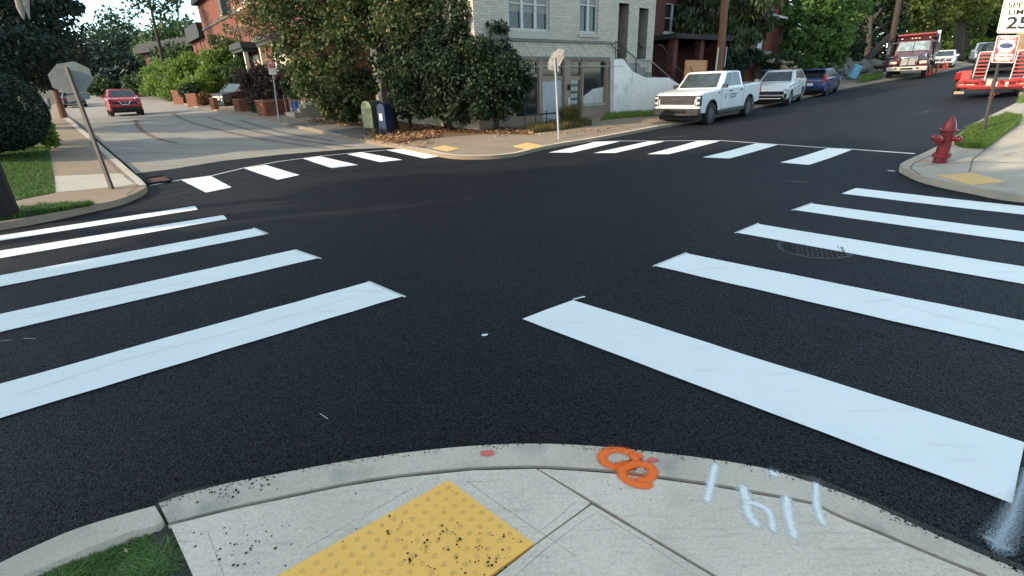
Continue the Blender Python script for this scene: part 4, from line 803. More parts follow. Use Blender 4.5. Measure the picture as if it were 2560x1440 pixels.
# ---- red equipment trailer with raised ramps
m_tred = mat('trailer_red', (.42,.028,.028), (.30,.022,.022), .5, s1=3, s2=30, bump=.1, amt=.9)
m_steel = mat('pale_steel', (.52,.48,.44), (.38,.34,.31), .5, metal=.3, s1=4, s2=30)
def trailer():
    p = GZ(2478,243,19.3); h = R_(-133)
    root = thing('equipment_trailer', 'bright red flatbed trailer with two raised loading ramps parked by the right curb', 'trailer', (p.x,p.y,hz(p.x,p.y)+.0)); sl = slope_at(p, h); root.rotation_euler = (Matrix.Rotation(h,3,'Z')@Matrix.Rotation(-sl,3,'Y')).to_euler(); root.scale = (.9,.9,.9)
    # local +x points to the viewer (tongue end), y to its left = picture right
    W = 2.5
    b = MB(); b.b2(-5.2,0,-W/2+.3,W/2-.3,.52,.60); b.build('deck', mat('deck_wood',(.12,.09,.07),(.2,.16,.13),.9,s1=3,s2=30), root)
    b = MB(); b.b2(-5.2,.05,-W/2,-W/2+.12,.42,.62); b.b2(-5.2,.05,W/2-.12,W/2,.42,.62); b.b2(-.1,.06,-W/2,W/2,.42,.66); b.b2(-.02,.10,-W/2+.02,-.5,.60,.72); b.b2(-.02,.10,.4,W/2-.1,.60,.72); b.build('frame', m_tred, root, bevel=.015)
    b = MB(); b.slab([(-.1,.34),(.14,.40),(.14,.50),(-.1,.52)], -W/2+.05, W/2-.05); b.build('front_beam', m_tred, root, bevel=.02)
    b = MB(); b.add([(.1,-.9,.30),(.1,.9,.30),(1.0,.07,.36),(1.0,-.07,.36),(.1,-.9,.42),(.1,.9,.42),(1.0,.07,.46),(1.0,-.07,.46)], [(0,1,2,3),(4,5,6,7),(0,4,5,1),(1,5,6,2),(2,6,7,3),(3,7,4,0)]); b.build('tongue', mat('trailer_dark_red',(.22,.02,.02),(.15,.02,.02),.6), root, bevel=.02)
    b = MB(); b.tube((.75,0,.06),(.75,0,.78),.035); b.box((.75,0,.04),(.2,.2,.03)); b.box((.80,.02,.55),(.09,.10,.16), mi=1); b.path([(.85,0,.34),(.92,.1,.12),(.85,.22,.22),(.8,.05,.14),(.9,-.12,.2)],.018,5); b.build('jack', [mat('trailer_dark_red'[:] ,(.22,.02,.02)), mat('ivory',(.75,.68,.52))], root)
    for k in (-1,1):
        b = MB(); b.box((.06,k*.92,.50),(.04,.52,.06)); b.build('reflector_strip', mat('reflector',(.85,.45,.30),(.8,.55,.4),.3), root)
        b = MB(); b.box((-.25,k*(W/2-.22),.86),(.42,.34,.40),0,0,0,-.18); b.build('tool_box', m_tred, root, bevel=.02)
        b = MB(); b.slab([(-1.9,.66),(-1.75,.98),(-3.9,.98),(-4.05,.66)], k*(W/2-.02), k*(W/2+.24)); b.build('mudguard', m_tred, root, bevel=.02)
        for x in (-2.4,-3.35): make_wheel(root, x, k*(W/2+.10), .37, .2, m_white, 6, k)
        # ramps leaning back, standing upright
        y = k*.62; a = R_(14); c_, s_ = sin(a), cos(a); base = (-.9, y, .62); Ln = 1.2
        b = MB()
        for e in (-.21,.21): b.box((base[0]-c_*Ln/2, y+e, base[2]+s_*Ln/2), (.05,.035,Ln), 0, 1, 0, -a)
        for i in range(8):
            t = (i+.5)/8*Ln; b.box((base[0]-c_*t, y, base[2]+s_*t), (.03,.40,.06), 0, 0, 0, -a)
        b.box((base[0]-c_*Ln, y, base[2]+s_*Ln), (.05,.45,.035), 0, 1, 0, -a); b.build('ramp', [m_tred, m_steel], root)
    b = MB(); b.lathe([(0,.02),(.06,.015),(.06,-.02)], (.14,.35,.40), ax='X', n=12); b.lathe([(0,.02),(.06,.015),(.06,-.02)], (.14,.95,.40), ax='X', n=12); b.build('marker_lamp', mat('reflector',(.85,.45,.30)), root)
    for y in (-1.0,-.45,.15,.7,1.05):
        b = MB(); b.box((.09,y,.50),(.06,.05,.30)); b.box((.11,y,.66),(.05,.12,.05)); b.build('bracket', mat('trailer_dark_red',(.22,.02,.02)), root, bevel=.01)
    for y0,y1 in ((-.95,-.52),(-.38,-.12),(.22,.62)):
        b = MB(); b.b2(.062,.075,y0,y1,.45,.60); b.build('gap_shade', mat('gap_shade_red',(.06,.008,.008),(.09,.01,.01),.8), root)  # flat plates on the front frame, shade of gaps painted as darker red
    b = MB(); b.b2(.09,.14,-.30,-.12,.40,.72); b.b2(.10,.16,.30,.42,.46,.60); b.build('hitch_plate', m_steel, root, bevel=.01)
    b = MB(); b.box((.05,-1.1,.20),(.30,.34,.10)); b.build('wheel_chock', mat('old_wood',(.38,.30,.2),(.25,.2,.14),.9), root)
trailer()
# ---- traffic cones
m_cone = mat('cone_orange', (.85,.09,.03), (.7,.07,.02), .55, s1=4, s2=30)
def cone():
    root = thing('traffic_cone', 'x', 'traffic cone', group='orange traffic cones beside the dump truck')
    b = MB(); b.lathe([(.15,.03),(.13,.05),(.03,.70),(.02,.71),(0,.71)], n=16); b.build('cone_body', m_cone, root)
    b = MB(); b.box((0,0,.015),(.36,.36,.03)); b.build('base', m_cone, root, bevel=.01)
    b = MB(); b.lathe([(.086,.33),(.066,.46)], n=16); b.lathe([(.056,.53),(.044,.60)], n=16); b.build('reflective_band', mat('band_white',(.75,.6,.55),None,.4), root); return root
c0 = cone()
for i, (x, y, Z, l) in enumerate([(2312,190,30.5,'nearest orange cone, by the front of the dump truck'),(2322,188,31.5,'orange cone just behind the nearest one at the dump truck'),(2340,183,34,'orange cone standing alone beyond the dump truck'),(2356,178,36.5,'left one of the two farthest orange cones'),(2364,177,37.5,'right one of the two farthest orange cones')]):
    c = c0 if i == 0 else copy_tree(c0); p = GZ(x,y,Z); p = G(x,y); c.location = p; c['label'] = l
# ============================================================ BUILDINGS
class Plane:
    """vertical plane with origin o (ground point), unit direction d along it (pictured left to right), n towards the street"""
    def __init__(s, a, b, z0=None):
        s.o = Vector((a[0],a[1], a[2] if z0 is None else z0)); d = Vector((b[0]-a[0], b[1]-a[1],0)); s.L = d.length; s.d = d.normalized(); s.n = Vector((s.d.y,-s.d.x,0))
        if s.n.dot(Vector((-s.o.x,-s.o.y,0))) < 0: s.n = -s.n
        s.ang = atan2(s.d.y, s.d.x)
        s.M = Matrix(((s.d.x,-s.n.x,0,s.o.x),(s.d.y,-s.n.y,0,s.o.y),(0,0,1,s.o.z),(0,0,0,1)))   # local: x along, y inward, z up
        s.R = s.M.copy(); s.R.translation = (0,0,0)
    def uv(s, px, py, dep=0):            # pixel -> (u, h) on the plane moved outward by dep
        r = Vector(ray(px,py)); o = s.o+s.n*dep; k = ((o-Vector((0,0,CAMH))).dot(s.n))/r.dot(s.n); p = Vector((0,0,CAMH))+r*k
        return (p-s.o).dot(s.d), p.z-s.o.z
    def rect(s, x0, y0, x1, y1, dep=0):
        ym = (y0+y1)/2; xm = (x0+x1)/2
        return s.uv(x0,ym,dep)[0], s.uv(x1,ym,dep)[0], s.uv(xm,y1,dep)[1], s.uv(xm,y0,dep)[1]
def bld(name, label, pl, cat='building'):
    root = thing(name, label, cat, pl.o); root.rotation_euler = pl.R.to_euler(); return root
def wall_holes(b, u0, u1, z0, z1, holes, y=0, t=.25, mi=0):
    """front wall as a grid of faces with rectangular holes and their reveals"""
    us = sorted({u0,u1}|{h[0] for h in holes}|{h[1] for h in holes}); zs = sorted({z0,z1}|{h[2] for h in holes}|{h[3] for h in holes})
    us = [u for u in us if u0-1e-6 <= u <= u1+1e-6]; zs = [z for z in zs if z0-1e-6 <= z <= z1+1e-6]
    for i in range(len(us)-1):
        for j in range(len(zs)-1):
            cu, cz = (us[i]+us[i+1])/2, (zs[j]+zs[j+1])/2
            if any(h[0] < cu < h[1] and h[2] < cz < h[3] for h in holes): continue
            b.add([(us[i],y,zs[j]),(us[i+1],y,zs[j]),(us[i+1],y,zs[j+1]),(us[i],y,zs[j+1])], [(0,1,2,3)], mi)
    for h in holes:
        a0,a1,c0,c1 = h[:4]; tt = h[4] if len(h) > 4 else t
        b.add([(a0,y,c0),(a1,y,c0),(a1,y,c1),(a0,y,c1),(a0,y+tt,c0),(a1,y+tt,c0),(a1,y+tt,c1),(a0,y+tt,c1)], [(0,4,5,1),(1,5,6,2),(2,6,7,3),(3,7,4,0)], mi)
m_wglass = mat('window_glass', (.010,.012,.013), (.035,.04,.04), .07, s1=.8, s2=3, spec=.35, amt=1.0)
m_shade = mat('roller_shade', (.27,.265,.235), (.21,.21,.19), .9)
m_frame = mat('window_white', (.52,.51,.48), (.42,.42,.40), .6)
def window(root, u0,u1,z0,z1, y=.14, mull=1, fr=.06, mf=None, shade=0, sash=True, sill=None, glass=None):
    mf = mf or m_frame
    b = MB(); b.b2(u0,u0+fr,y-.05,y+.05,z0,z1); b.b2(u1-fr,u1,y-.05,y+.05,z0,z1); b.b2(u0+fr,u1-fr,y-.05,y+.05,z0,z0+fr); b.b2(u0+fr,u1-fr,y-.05,y+.05,z1-fr,z1)
    for k in range(1,mull+1): c = u0+(u1-u0)*k/(mull+1); b.b2(c-.06,c+.06,y-.06,y+.05,z0+fr,z1-fr)
    if sash: zm = (z0+z1)/2; b.b2(u0+fr,u1-fr,y-.03,y+.03,zm-.025,zm+.025)
    w_ = b.build('window', mf, root, 0)
    b = MB(); b.add([(u0,y+.02,z0),(u1,y+.02,z0),(u1,y+.02,z1),(u0,y+.02,z1)], [(0,1,2,3)]); b.build('pane', glass or m_wglass, w_, 0)
    if shade: 
        b = MB(); b.b2(u0+fr,u1-fr,y+.008,y+.014,z1-fr-shade*(z1-z0),z1-fr); b.build('roller_shade', m_shade, w_, 0)
    if sill: b = MB(); b.b2(u0-.12,u1+.12,-.08,.12,z0-.16,z0-.003); b.build('sill', sill, w_, 0)
    return w_
# ---- tan brick corner building with a shop front
A = GZ(1310,320,20.8); B = GZ(1525,287,23.8); PLT = Plane(A, B, .15)
m_tanb = brick_over(mat('tan_brick', (.60,.55,.47), (.50,.46,.39), .9, s1=.7, s2=10, amt=.8), (.95,.95,.95), (.72,.71,.70), (.58,.57,.55), .25, .085, ang=0, mortar=.014, fac=.9)
m_brown = mat('shopfront_brown', (.27,.20,.15), (.22,.165,.125), .7, s1=2, s2=20)
m_stone = mat('trim_stone', (.42,.40,.35), (.34,.32,.28), .85, s1=2, s2=20)
m_inner = mat('dark_interior', (.02,.02,.022), (.05,.045,.04), .9, s1=.8, s2=3, amt=.8)
m_paper = mat('window_paper', (.42,.44,.45), (.26,.28,.30), .6, s1=2.2, s2=9, bump=.4, bs=6, amt=.9)
uL = PLT.uv(1195,250)[0]; uR = PLT.uv(1634,100)[0]
zcor = PLT.uv(1400,103)[1]; zshop = PLT.uv(1400,145)[1]
root = bld('corner_building', 'tan brick corner building with a brown shopfront behind the big trees', PLT)
wA = PLT.rect(1272,-60,1374,76); wB = PLT.rect(1450,-60,1497,82)
dA = PLT.rect(1545,8,1570,146); dB = PLT.rect(1595,20,1618,150)
shop = [PLT.rect(1290,150,1348,310), PLT.rect(1357,150,1411,303), PLT.rect(1426,158,1455,298), PLT.rect(1459,154,1515,258)]
holes = [tuple(wA), tuple(wB), (*dA,1.6), (*dB,1.6)]
top = 9.2
uS = PLT.uv(1523,200)[0]
sh = [list(s_) for s_ in shop]
for s_ in sh: s_[3] = zshop-.08
sh[0][2] = max(sh[0][2],.55); sh[1][2] = .12; sh[2][2] = .05; sh[3][2] = max(sh[3][2], .7)
b = MB(); wall_holes(b, uL, uR, zcor, top, holes); wall_holes(b, uL, uS, zshop, zcor, []); wall_holes(b, uS, uR, -.6, zcor, [h for h in holes if h[2] < zcor and h[0] > uS])
D = 9.0
b.add([(uL,0,-.6),(uL,D,-.6),(uL,D,top),(uL,0,top)], [(0,1,2,3)]); b.add([(uR,0,-.6),(uR,D,-.6),(uR,D,top),(uR,0,top)], [(0,1,2,3)]); b.add([(uL,D,-.6),(uR,D,-.6),(uR,D,top),(uL,D,top)], [(0,1,2,3)]); b.add([(uL,0,top),(uR,0,top),(uR,D,top),(uL,D,top)], [(0,1,2,3)])
b.build('wall', m_tanb, root, 0)
b = MB(); b.b2(uL-.1,uR+.1,-.14,D+.1,top+.003,top+.35); b.build('roof_parapet', m_stone, root)
b = MB(); b.b2(uL,uS,-.07,-.003,zcor-.05,zcor+.05); b.b2(uL,uS,-.04,-.003,zshop-.03,zshop+.05); b.build('cornice', mat('dark_cornice',(.13,.12,.11),(.2,.19,.17),.8), root)
b = MB()
for u in [uL+(uS-uL)*k/9 for k in range(1,9)]: b.tube((u-.25,-.03,zcor-.06),(u+.12,-.62,zshop-.35),.012,n=5)
b.tube((uL,-.62,zshop-.35),(uS+.25,-.62,zshop-.35),.016,n=6); b.build('awning_frame', mat('awning_steel',(.40,.38,.34),(.3,.28,.25),.5,metal=.4), root)
b = MB(); b.b2(wA[0]-.15,wA[1]+.15,-.10,-.003,wA[2]-.30,wA[2]-.12); b.b2(wB[0]-.1,wB[1]+.1,-.08,-.003,wB[2]-.18,wB[2]-.05); b.build('window_ledge', m_stone, root)
window(root, *wA, mull=2, shade=.62, fr=.07); window(root, *wB, mull=1, shade=.45, fr=.07)
for k,(u0,u1,z0,z1) in enumerate((dA,dB)):
    b = MB(); b.b2(u0,u1,1.55,1.62,z0,z1); b.build('door', mat('cream_door',(.46,.43,.34),(.4,.37,.3),.7), root)
    b = MB(); b.b2(u0,u1,-.02,1.5,z0-.18,z0-.003); b.build('door_step', m_stone, root)
# shop front
b = MB(); wall_holes(b, uL, uS, -.6, zshop-.003, [tuple(s_) for s_ in sh], t=.2, mi=0); b.build('shopfront', m_brown, root, 0)
def shoppane(u0,u1,z0,z1, m=None, y=.12):
    b = MB(); b.add([(u0,y,z0),(u1,y,z0),(u1,y,z1),(u0,y,z1)], [(0,1,2,3)]); o = b.build('shop_window', m or m_wglass, root, 0); return o
for k,s_ in enumerate(sh):
    o = shoppane(*s_)
    u0,u1,z0,z1 = s_; b = MB(); b.b2(u0,u0+.05,.06,.12,z0,z1); b.b2(u1-.05,u1,.06,.12,z0,z1); b.b2(u0+.05,u1-.05,.06,.12,z1-.06,z1)
    if k in (0,1,2): b.b2(u0+.05,u1-.05,.055,.118,z0+(z1-z0)*.70,z0+(z1-z0)*.76)
    b.build('window_bars', m_brown, o, 0)
u0,u1,z0,z1 = sh[1]; b = MB(); b.add([(u0+.05,.112,z0),(u1-.05,.112,z0),(u1-.05,.112,z0+(z1-z0)*.70),(u0+.05,.112,z0+(z1-z0)*.70)], [(0,1,2,3)]); b.build('papered_glass', m_paper, root, 0)
u0,u1,z0,z1 = sh[3]; b = MB(); b.add([(u0+.05,.112,z0),(u1-.05,.112,z0),(u1-.05,.112,z0+(z1-z0)*.38),(u0+.5*(u1-u0),.112,z0+(z1-z0)*.34),(u0+.05,.112,z0+(z1-z0)*.16)], [(0,1,2,3,4)]); b.build('crumpled_paper', mat('white_paper',(.5,.5,.48),(.36,.36,.35),.8,s1=5,s2=20,bump=.8,bs=9), root, 0)
u0,u1,z0,z1 = sh[2]; b = MB(); b.b2(u0+.02,u1-.02,.08,.13,z0,z0+(z1-z0)*.70); dd = b.build('shop_door', mat('shop_door_dark',(.05,.045,.04),(.08,.07,.06),.4), root)
b = MB()
for j in range(5):
    for i in range(2): b.b2(u0+.10+i*.22,u0+.28+i*.22,.07,.078,z0+.55+j*.28,z0+.72+j*.28)
b.build('door_notices', mat('notice_paper',(.38,.42,.42),(.28,.32,.33),.8), dd, 0)
b = MB(); b.box((sh[2][0]-.12,-.06,z0+1.55),(.12,.1,.22)); b.build('wall_lamp', m_trim, root)
b = MB(); b.box((sh[2][0]-.10,-.02,z0+.95),(.16,.04,.34)); b.build('notice_box', mat('notice_cream',(.5,.47,.4)), root)
b = MB(); b.b2(sh[3][0],sh[3][1],-.03,-.003,sh[3][2]-.10,sh[3][2]-.03); b.build('shop_sill', m_stone, root)
# ---- white plastered stair wall with stone stairs and railings
wallp = [PLT.uv(x,y,.05) for x,y in [(1525,286),(1655,276),(1655,235),(1622,196),(1590,195),(1572,182),(1548,149),(1525,150)]]
m_plas = mat('white_plaster', (.80,.78,.74), (.62,.60,.56), .9, s1=1.4, s2=8, bump=.3, bs=12, amt=.9)
overlay(m_plas, noise_fac(m_plas, 2.2, .60, .82), (.48,.45,.39))
root = bld('stone_stairs', 'grey stone stairs behind a sloping white plastered wall, with metal railings', PLT, 'stairs')
wallp = [(u, max(z,-.5) if i>1 else -.3) for i,(u,z) in enumerate(wallp)]
b = MB(); ub = PLT.uv(1570,200,.05)[0]; P_ = [p for p in wallp if p[0] <= ub+.05]
zt_ = PLT.uv(1570,179,.05)[1]; P_ = [wallp[0],(ub,-.3),(ub,zt_)]+[p for p in wallp[5:] if p[0] < ub-.02]
b.slab(P_, -.30, -.06)
k_ = math.tan(R_(30)); Q_ = [(ub,-.3),(wallp[1][0],-.3),wallp[2],wallp[3],wallp[4],(ub,zt_)]; n = len(Q_)
f_ = [(u*1.0, -.30-(u-ub)*k_, z) for u,z in Q_]; g_ = [(u, -.06-(u-ub)*k_*.98, z) for u,z in Q_]
b.add(f_+g_, [tuple(range(n)), tuple(range(2*n-1,n-1,-1))]+[(i,n+i,n+(i+1)%n,(i+1)%n) for i in range(n)]); b.build('plastered_wall', m_plas, root, 0, bevel=.02)
m_grst = mat('grey_stone', (.24,.235,.22), (.15,.145,.135), .9, s1=1.5, s2=15, bump=.4, bs=20)
uE, zE = PLT.uv(1700,248,-.6); uT = PLT.uv(1545,150,0)[0]; zT = min(dA[2]-.18, PLT.uv(1545,150,0)[1])
nst = 11; uB = PLT.uv(1712,252,-.4)[0]; uM = PLT.uv(1600,150,0)[0]
b = MB()
for i in range(nst):
    ua = uM+(uB-uM)*(i/nst); z = (zT)*(1-(i+1)/(nst+1))
    b.b2(ua, uB+.02-.001*i, -.055+.0, 1.35-.001*i, -.4, z+.001*i) if False else b.b2(ua, ua+(uB-uM)/nst-.001, -.055, 1.35, -.4, z)
b.b2(uL if False else uS+.02, uM-.002, -.055, .0-.003, -.4, zT-.02)
b.build('steps', m_grst, root, 0, bevel=.015)
b = MB(); b.slab([(uM,-.3),(uB+.15,-.3),(uB+.15,.25),(uM,zT+.25)], 1.352, 1.62); b.build('side_wall', m_grst, root, 0)
m_rail = mat('rail_black', (.03,.03,.03), (.05,.05,.05), .4, metal=.3); m_railg = mat('rail_grey', (.35,.34,.32), (.28,.27,.26), .45, metal=.5)
def railing(pts, h=.0, posts=(), m=m_rail, r=.022, nm='railing'):
    b = MB(); P = [PLT.uv(x,y,d) for x,y,d in pts]; Q = [Vector((u,-d,z)) for (u,z),(x,y,d) in zip(P,pts)]
    b.path(Q, r, 6)
    for i, dz in posts: b.tube(Q[i], Q[i]+Vector((0,0,-dz)), r*.8, n=6)
    return b.build(nm, m, root)
railing([(1529,112,.1),(1540,103,.1),(1592,148,.1),(1598,150,.1)], posts=[(1,.9),(2,.8)])
railing([(1583,108,-.2),(1592,106,-.2),(1628,140,-.2),(1628,162,-.2)], posts=[(0,.05)])
railing([(1529,112,.1),(1568,155,.1)])
railing([(1592,148,.1),(1594,190,.1)], m=m_railg); railing([(1590,149,.1),(1625,150,.1),(1700,216,-.2),(1712,240,-.2)], m=m_railg, r=.028); railing([(1620,150,.1),(1620,194,.1)], m=m_railg)
railing([(1645,112,-1.6),(1655,112,-1.6),(1680,150,-1.6)], m=m_railg, r=.025); railing([(1670,158,-1.6),(1683,158,-1.6),(1722,194,-1.6)], m=m_railg, r=.025)
# ---- dark red brick house beyond, with a porch stair
def house(name, label, a, b_, z0, up, hgt, brick, windows=(), roof=None, doors=(), trim=None, D=8, side=None, chimney=None):
    pl = Plane(a, b_, z0); root = bld(name, label, pl)
    m = MB(); ho = [pl.rect(*w_) for w_ in windows]+[pl.rect(*w_) for w_ in doors]
    wall_holes(m, 0, pl.L, -1.5, hgt, [tuple(h) for h in ho], t=.2)
    m.add([(0,0,-1.5),(0,D,-1.5),(0,D,hgt),(0,0,hgt)], [(0,1,2,3)]); m.add([(pl.L,0,-1.5),(pl.L,D,-1.5),(pl.L,D,hgt),(pl.L,0,hgt)], [(0,1,2,3)]); m.add([(0,D,-1.5),(pl.L,D,-1.5),(pl.L,D,hgt),(0,D,hgt)], [(0,1,2,3)]); m.build('wall', brick, root, 0)
    for w_ in windows: window(root, *pl.rect(*w_), mull=1, fr=.07, sill=m_stone)
    for w_ in doors:
        u0,u1,z0_,z1 = pl.rect(*w_); q = MB(); q.b2(u0,u1,.12,.17,z0_,z1); q.build('door', trim or m_frame, root)
    if roof: 
        q = MB(); q.add([(-.4,-.5,hgt),(pl.L+.4,-.5,hgt),(pl.L+.4,D+.5,hgt),(-.4,D+.5,hgt),(pl.L*.2,D/2,hgt+roof),(pl.L*.8,D/2,hgt+roof)], [(0,1,5,4),(1,2,5),(2,3,4,5),(3,0,4),(3,2,1,0)]); q.build('roof', mat('roof_shingle',(.06,.055,.055),(.09,.08,.08),.9,s1=3,s2=20), root, 0)
    return root, pl
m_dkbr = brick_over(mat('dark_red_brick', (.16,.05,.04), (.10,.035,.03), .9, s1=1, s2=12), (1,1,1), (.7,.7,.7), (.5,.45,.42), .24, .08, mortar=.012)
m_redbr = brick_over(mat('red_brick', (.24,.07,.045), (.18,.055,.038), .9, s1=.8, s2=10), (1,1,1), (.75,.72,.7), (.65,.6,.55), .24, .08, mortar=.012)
a = PLT.o+PLT.d*(uR+1.2)-PLT.n*3.2; b_ = a+PLT.d*7.5
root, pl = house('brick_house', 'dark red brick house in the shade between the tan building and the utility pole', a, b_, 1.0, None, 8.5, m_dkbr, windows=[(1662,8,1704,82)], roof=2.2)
q = MB(); q.b2(1.5,6.8,-2.6,-.01,-1.2,.35); q.build('porch_base', m_grst, root); q = MB()
for u in (1.7,4.2,6.6): q = MB(); q.b2(u-.18,u+.18,-2.5,-2.15,.352,2.9); q.build('porch_post', m_dkbr, root); q = MB(); q.b2(1.3,7.0,-2.8,-.01,2.9,3.15); q.build('porch_roof', mat('roof_shingle',(.06,.055,.055)), root)
a = AT(1870,120,33); b_ = AT(1955,110,37.5)
root, pl = house('brick_house', 'red brick house with a white front door behind the evergreen', Vector((a.x,a.y,0)), Vector((b_.x,b_.y,0)), 1.3, None, 6.0, m_redbr, windows=[(1856,60,1882,100)], doors=[(1893,63,1912,128)], roof=2.0, trim=mat('white_door',(.62,.66,.68),(.5,.55,.57),.5))
q = MB(); q.b2(1.9,3.2,-.5,-.01,-1.2,pl.uv(1902,128)[1]-.02); q.build('porch_base', m_grst, root); q = MB(); q.b2(1.3,pl.L+.2,-.7,-.01,pl.uv(1900,42)[1],pl.uv(1900,36)[1]); q.build('porch_roof', m_frame, root)
# ---- cedar fence screen by the stairs
ca, cb = GZ(1716,200,25.5), GZ(1786,200,27.5); PC = Plane(ca, cb)
root = bld('cedar_screen', 'bright orange cedar board screen beside the utility pole', PC, 'fence')
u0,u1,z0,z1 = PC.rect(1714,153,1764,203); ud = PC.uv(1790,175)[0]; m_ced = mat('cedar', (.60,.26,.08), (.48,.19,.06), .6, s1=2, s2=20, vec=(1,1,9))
b = MB()
k = 7
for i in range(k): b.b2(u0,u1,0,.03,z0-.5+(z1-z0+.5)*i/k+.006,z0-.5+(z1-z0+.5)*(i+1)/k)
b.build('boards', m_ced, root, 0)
b = MB()
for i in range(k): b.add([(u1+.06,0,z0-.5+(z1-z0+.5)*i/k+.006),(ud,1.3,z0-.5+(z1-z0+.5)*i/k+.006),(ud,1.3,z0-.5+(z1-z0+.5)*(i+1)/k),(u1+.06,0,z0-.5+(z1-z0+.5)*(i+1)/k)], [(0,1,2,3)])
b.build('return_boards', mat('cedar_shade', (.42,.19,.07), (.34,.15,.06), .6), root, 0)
b = MB(); b.b2(u0-.05,u0,-.03,.05,z0-.5,z1+.03); b.b2(u1,u1+.05,-.03,.05,z0-.5,z1+.03); b.b2(u0,u1,-.03,.05,z1+.002,z1+.05); b.build('frame', m_ced, root)
b = MB(); b.path([(u0+.3,-.08,z1-.25),(u0+.9,-.08,z1-.75)],.02,6); b.build('handrail', m_rail, root)
# ---- red brick row houses on the left street
m_row = brick_over(mat('row_brick', (.19,.058,.036), (.14,.045,.03), .9, s1=.8, s2=10), (1,1,1), (.78,.75,.72), (.7,.65,.6), .24, .08, ang=0, mortar=.012)
m_dgreen = mat('dark_green_trim', (.035,.045,.045), (.055,.065,.06), .7); m_cream = mat('cream_trim', (.55,.50,.40), (.45,.40,.32), .8); m_slate = mat('slate_roof', (.016,.018,.020), (.028,.03,.033), .8, s1=3, s2=20)
ra = AT(505,210,62); rb = AT(800,235,33); PR = Plane(Vector((ra.x,ra.y,0)), Vector((rb.x,rb.y,0)), 1.6)
nu = 5; wU = PR.L/nu
for i in range(nu):
    p0 = PR.o+PR.d*(wU*i); p1 = PR.o+PR.d*(wU*(i+1)-.02); pl = Plane(p0, p1, 1.6)
    lab = ['red brick row house at the far end of the row on the left street','second row house from the far end, red brick with dark bay','middle red brick row house with dark porch columns','red brick row house second nearest, half behind the big tree','nearest row house with cream trim, behind the big tree'][i]
    root = bld('row_house', lab, pl); root['group'] = 'brick row houses on the left street'; W_ = pl.L; H_ = [6.2,9.2,11,11,11][i]
    hs = []
    for z in (1.2, 4.3, 7.3):
        if z > H_-1.9: continue
        hs += [(W_*.60,W_*.60+.9,z,z+1.7)]
        hs += [(W_*.84,W_*.84+.6,z,z+1.7)]
        if z > 4: hs += [(W_*.22,W_*.22+.8,z,z+1.7)]
    b = MB(); wall_holes(b, 0, W_, -1.5, H_, hs, t=.2); D = 10
    for q in (0, W_): b.add([(q,0,-1.5),(q,D,-1.5),(q,D,H_),(q,0,H_)], [(0,1,2,3)])
    b.build('wall', m_row, root, 0)
    for h_ in hs: window(root, *h_[:4], mull=0, fr=.09, mf=m_cream if i > 2 else m_frame, sill=m_stone)
    b = MB(); b.b2(-.2,W_+.2,-.55,D,H_+.002,H_+.3); b.slab([(-.2,H_+.302),(W_+.2,H_+.302),(W_-.3,H_+1.5),(.3,H_+1.5)], -.5, D); b.build('roof', m_slate, root, 0)
    for zc_ in (3.85, 6.8, 9.9):
        if zc_ < H_-.5: b = MB(); b.b2(0,W_,-.10,-.003,zc_,zc_+.18); b.build('cornice', m_cream if i > 2 else m_dgreen, root, 0)
    tm = m_cream if i > 2 else m_dgreen
    b = MB(); b.b2(.3,W_*.52,-1.3,-.003,3.5,3.75); b.slab([(.2,3.752),(W_*.54,3.752),(W_*.5,4.2),(.4,4.2)], -1.4, -.003); b.build('porch_roof', m_slate, root, 0)
    b = MB()
    for u in (.45, W_*.48): b.b2(u-.14,u+.14,-1.2,-.92,0.2,3.5)
    b.b2(.3,W_*.52,-1.25,-.003,-.8,.2); b.b2(.5,W_*.44,-.05,-.003,.2,3.3); b.build('porch', tm, root, 0)
    if i < 2: continue
    b = MB(); b.add([(W_*.56,-.01,6.9),(W_*.56+1.3,-.01,6.9),(W_*.56+1.1,-.7,6.9),(W_*.56+.2,-.7,6.9),(W_*.56,-.01,9.6),(W_*.56+1.3,-.01,9.6),(W_*.56+1.1,-.7,9.6),(W_*.56+.2,-.7,9.6)], [(0,1,2,3),(4,5,6,7),(0,3,7,4),(3,2,6,7),(2,1,5,6)]) ; b.build('bay', tm, root, 0)
# stone front steps near the sign on the left street
sa, sb = G(742,288,.1), G(700,292,.1); 
pB = G(720,290,.1); dr = Vector((PR.d.x,PR.d.y,0)); root = thing('front_steps', 'light stone front steps with thin railings rising beside the driveway', 'stairs', pB, PR.ang)
b = MB()
for i in range(8): b.b2(-.2+.27*i if False else -.5,1.1,.32*i,.32*(i+1)-.001,-.1,.18*(i+1))
b.build('steps', mat('step_stone',(.42,.37,.30),(.32,.28,.22),.9,s1=2,s2=15,bump=.3), root, 0, bevel=.01)
for x in (-.45,1.05):
    b = MB(); b.path([(x,.1,1.0),(x,2.5,2.4)],.022,6); b.tube((x,.1,.1),(x,.1,1.0),.02,n=6); b.tube((x,2.5,1.4),(x,2.5,2.4),.02,n=6); b.build('railing', m_railg, root)
# distant pale houses seen through gaps
for x, y0, y1, Z, wd, l in ((340,160,195,110,7,'small pale house with a shingled roof at the far end of the left street'),):
    p = GZ(x,y1,Z); pl = Plane(p+Vector((-3,-1,0)), p+Vector((3,1,0)), p.z); root = bld('cottage', l, pl); hh = HH(p,x,178)
    b = MB(); b.b2(0,pl.L,0,6,-2,hh); b.build('wall', m_cream, root, 0); b = MB(); b.slab([(-.4,hh),(pl.L+.4,hh),(pl.L*.6,hh+2.2),(pl.L*.4,hh+2.2)], -.4, 6.4); b.build('roof', mat('grey_roof',(.22,.2,.19),(.16,.15,.14),.9), root, 0)
    b = MB(); b.b2(1.5,2.6,-.03,-.002,hh-1.8,hh-.5); b.b2(3.8,4.9,-.03,-.002,hh-1.8,hh-.5); b.build('window', m_wglass, root, 0)
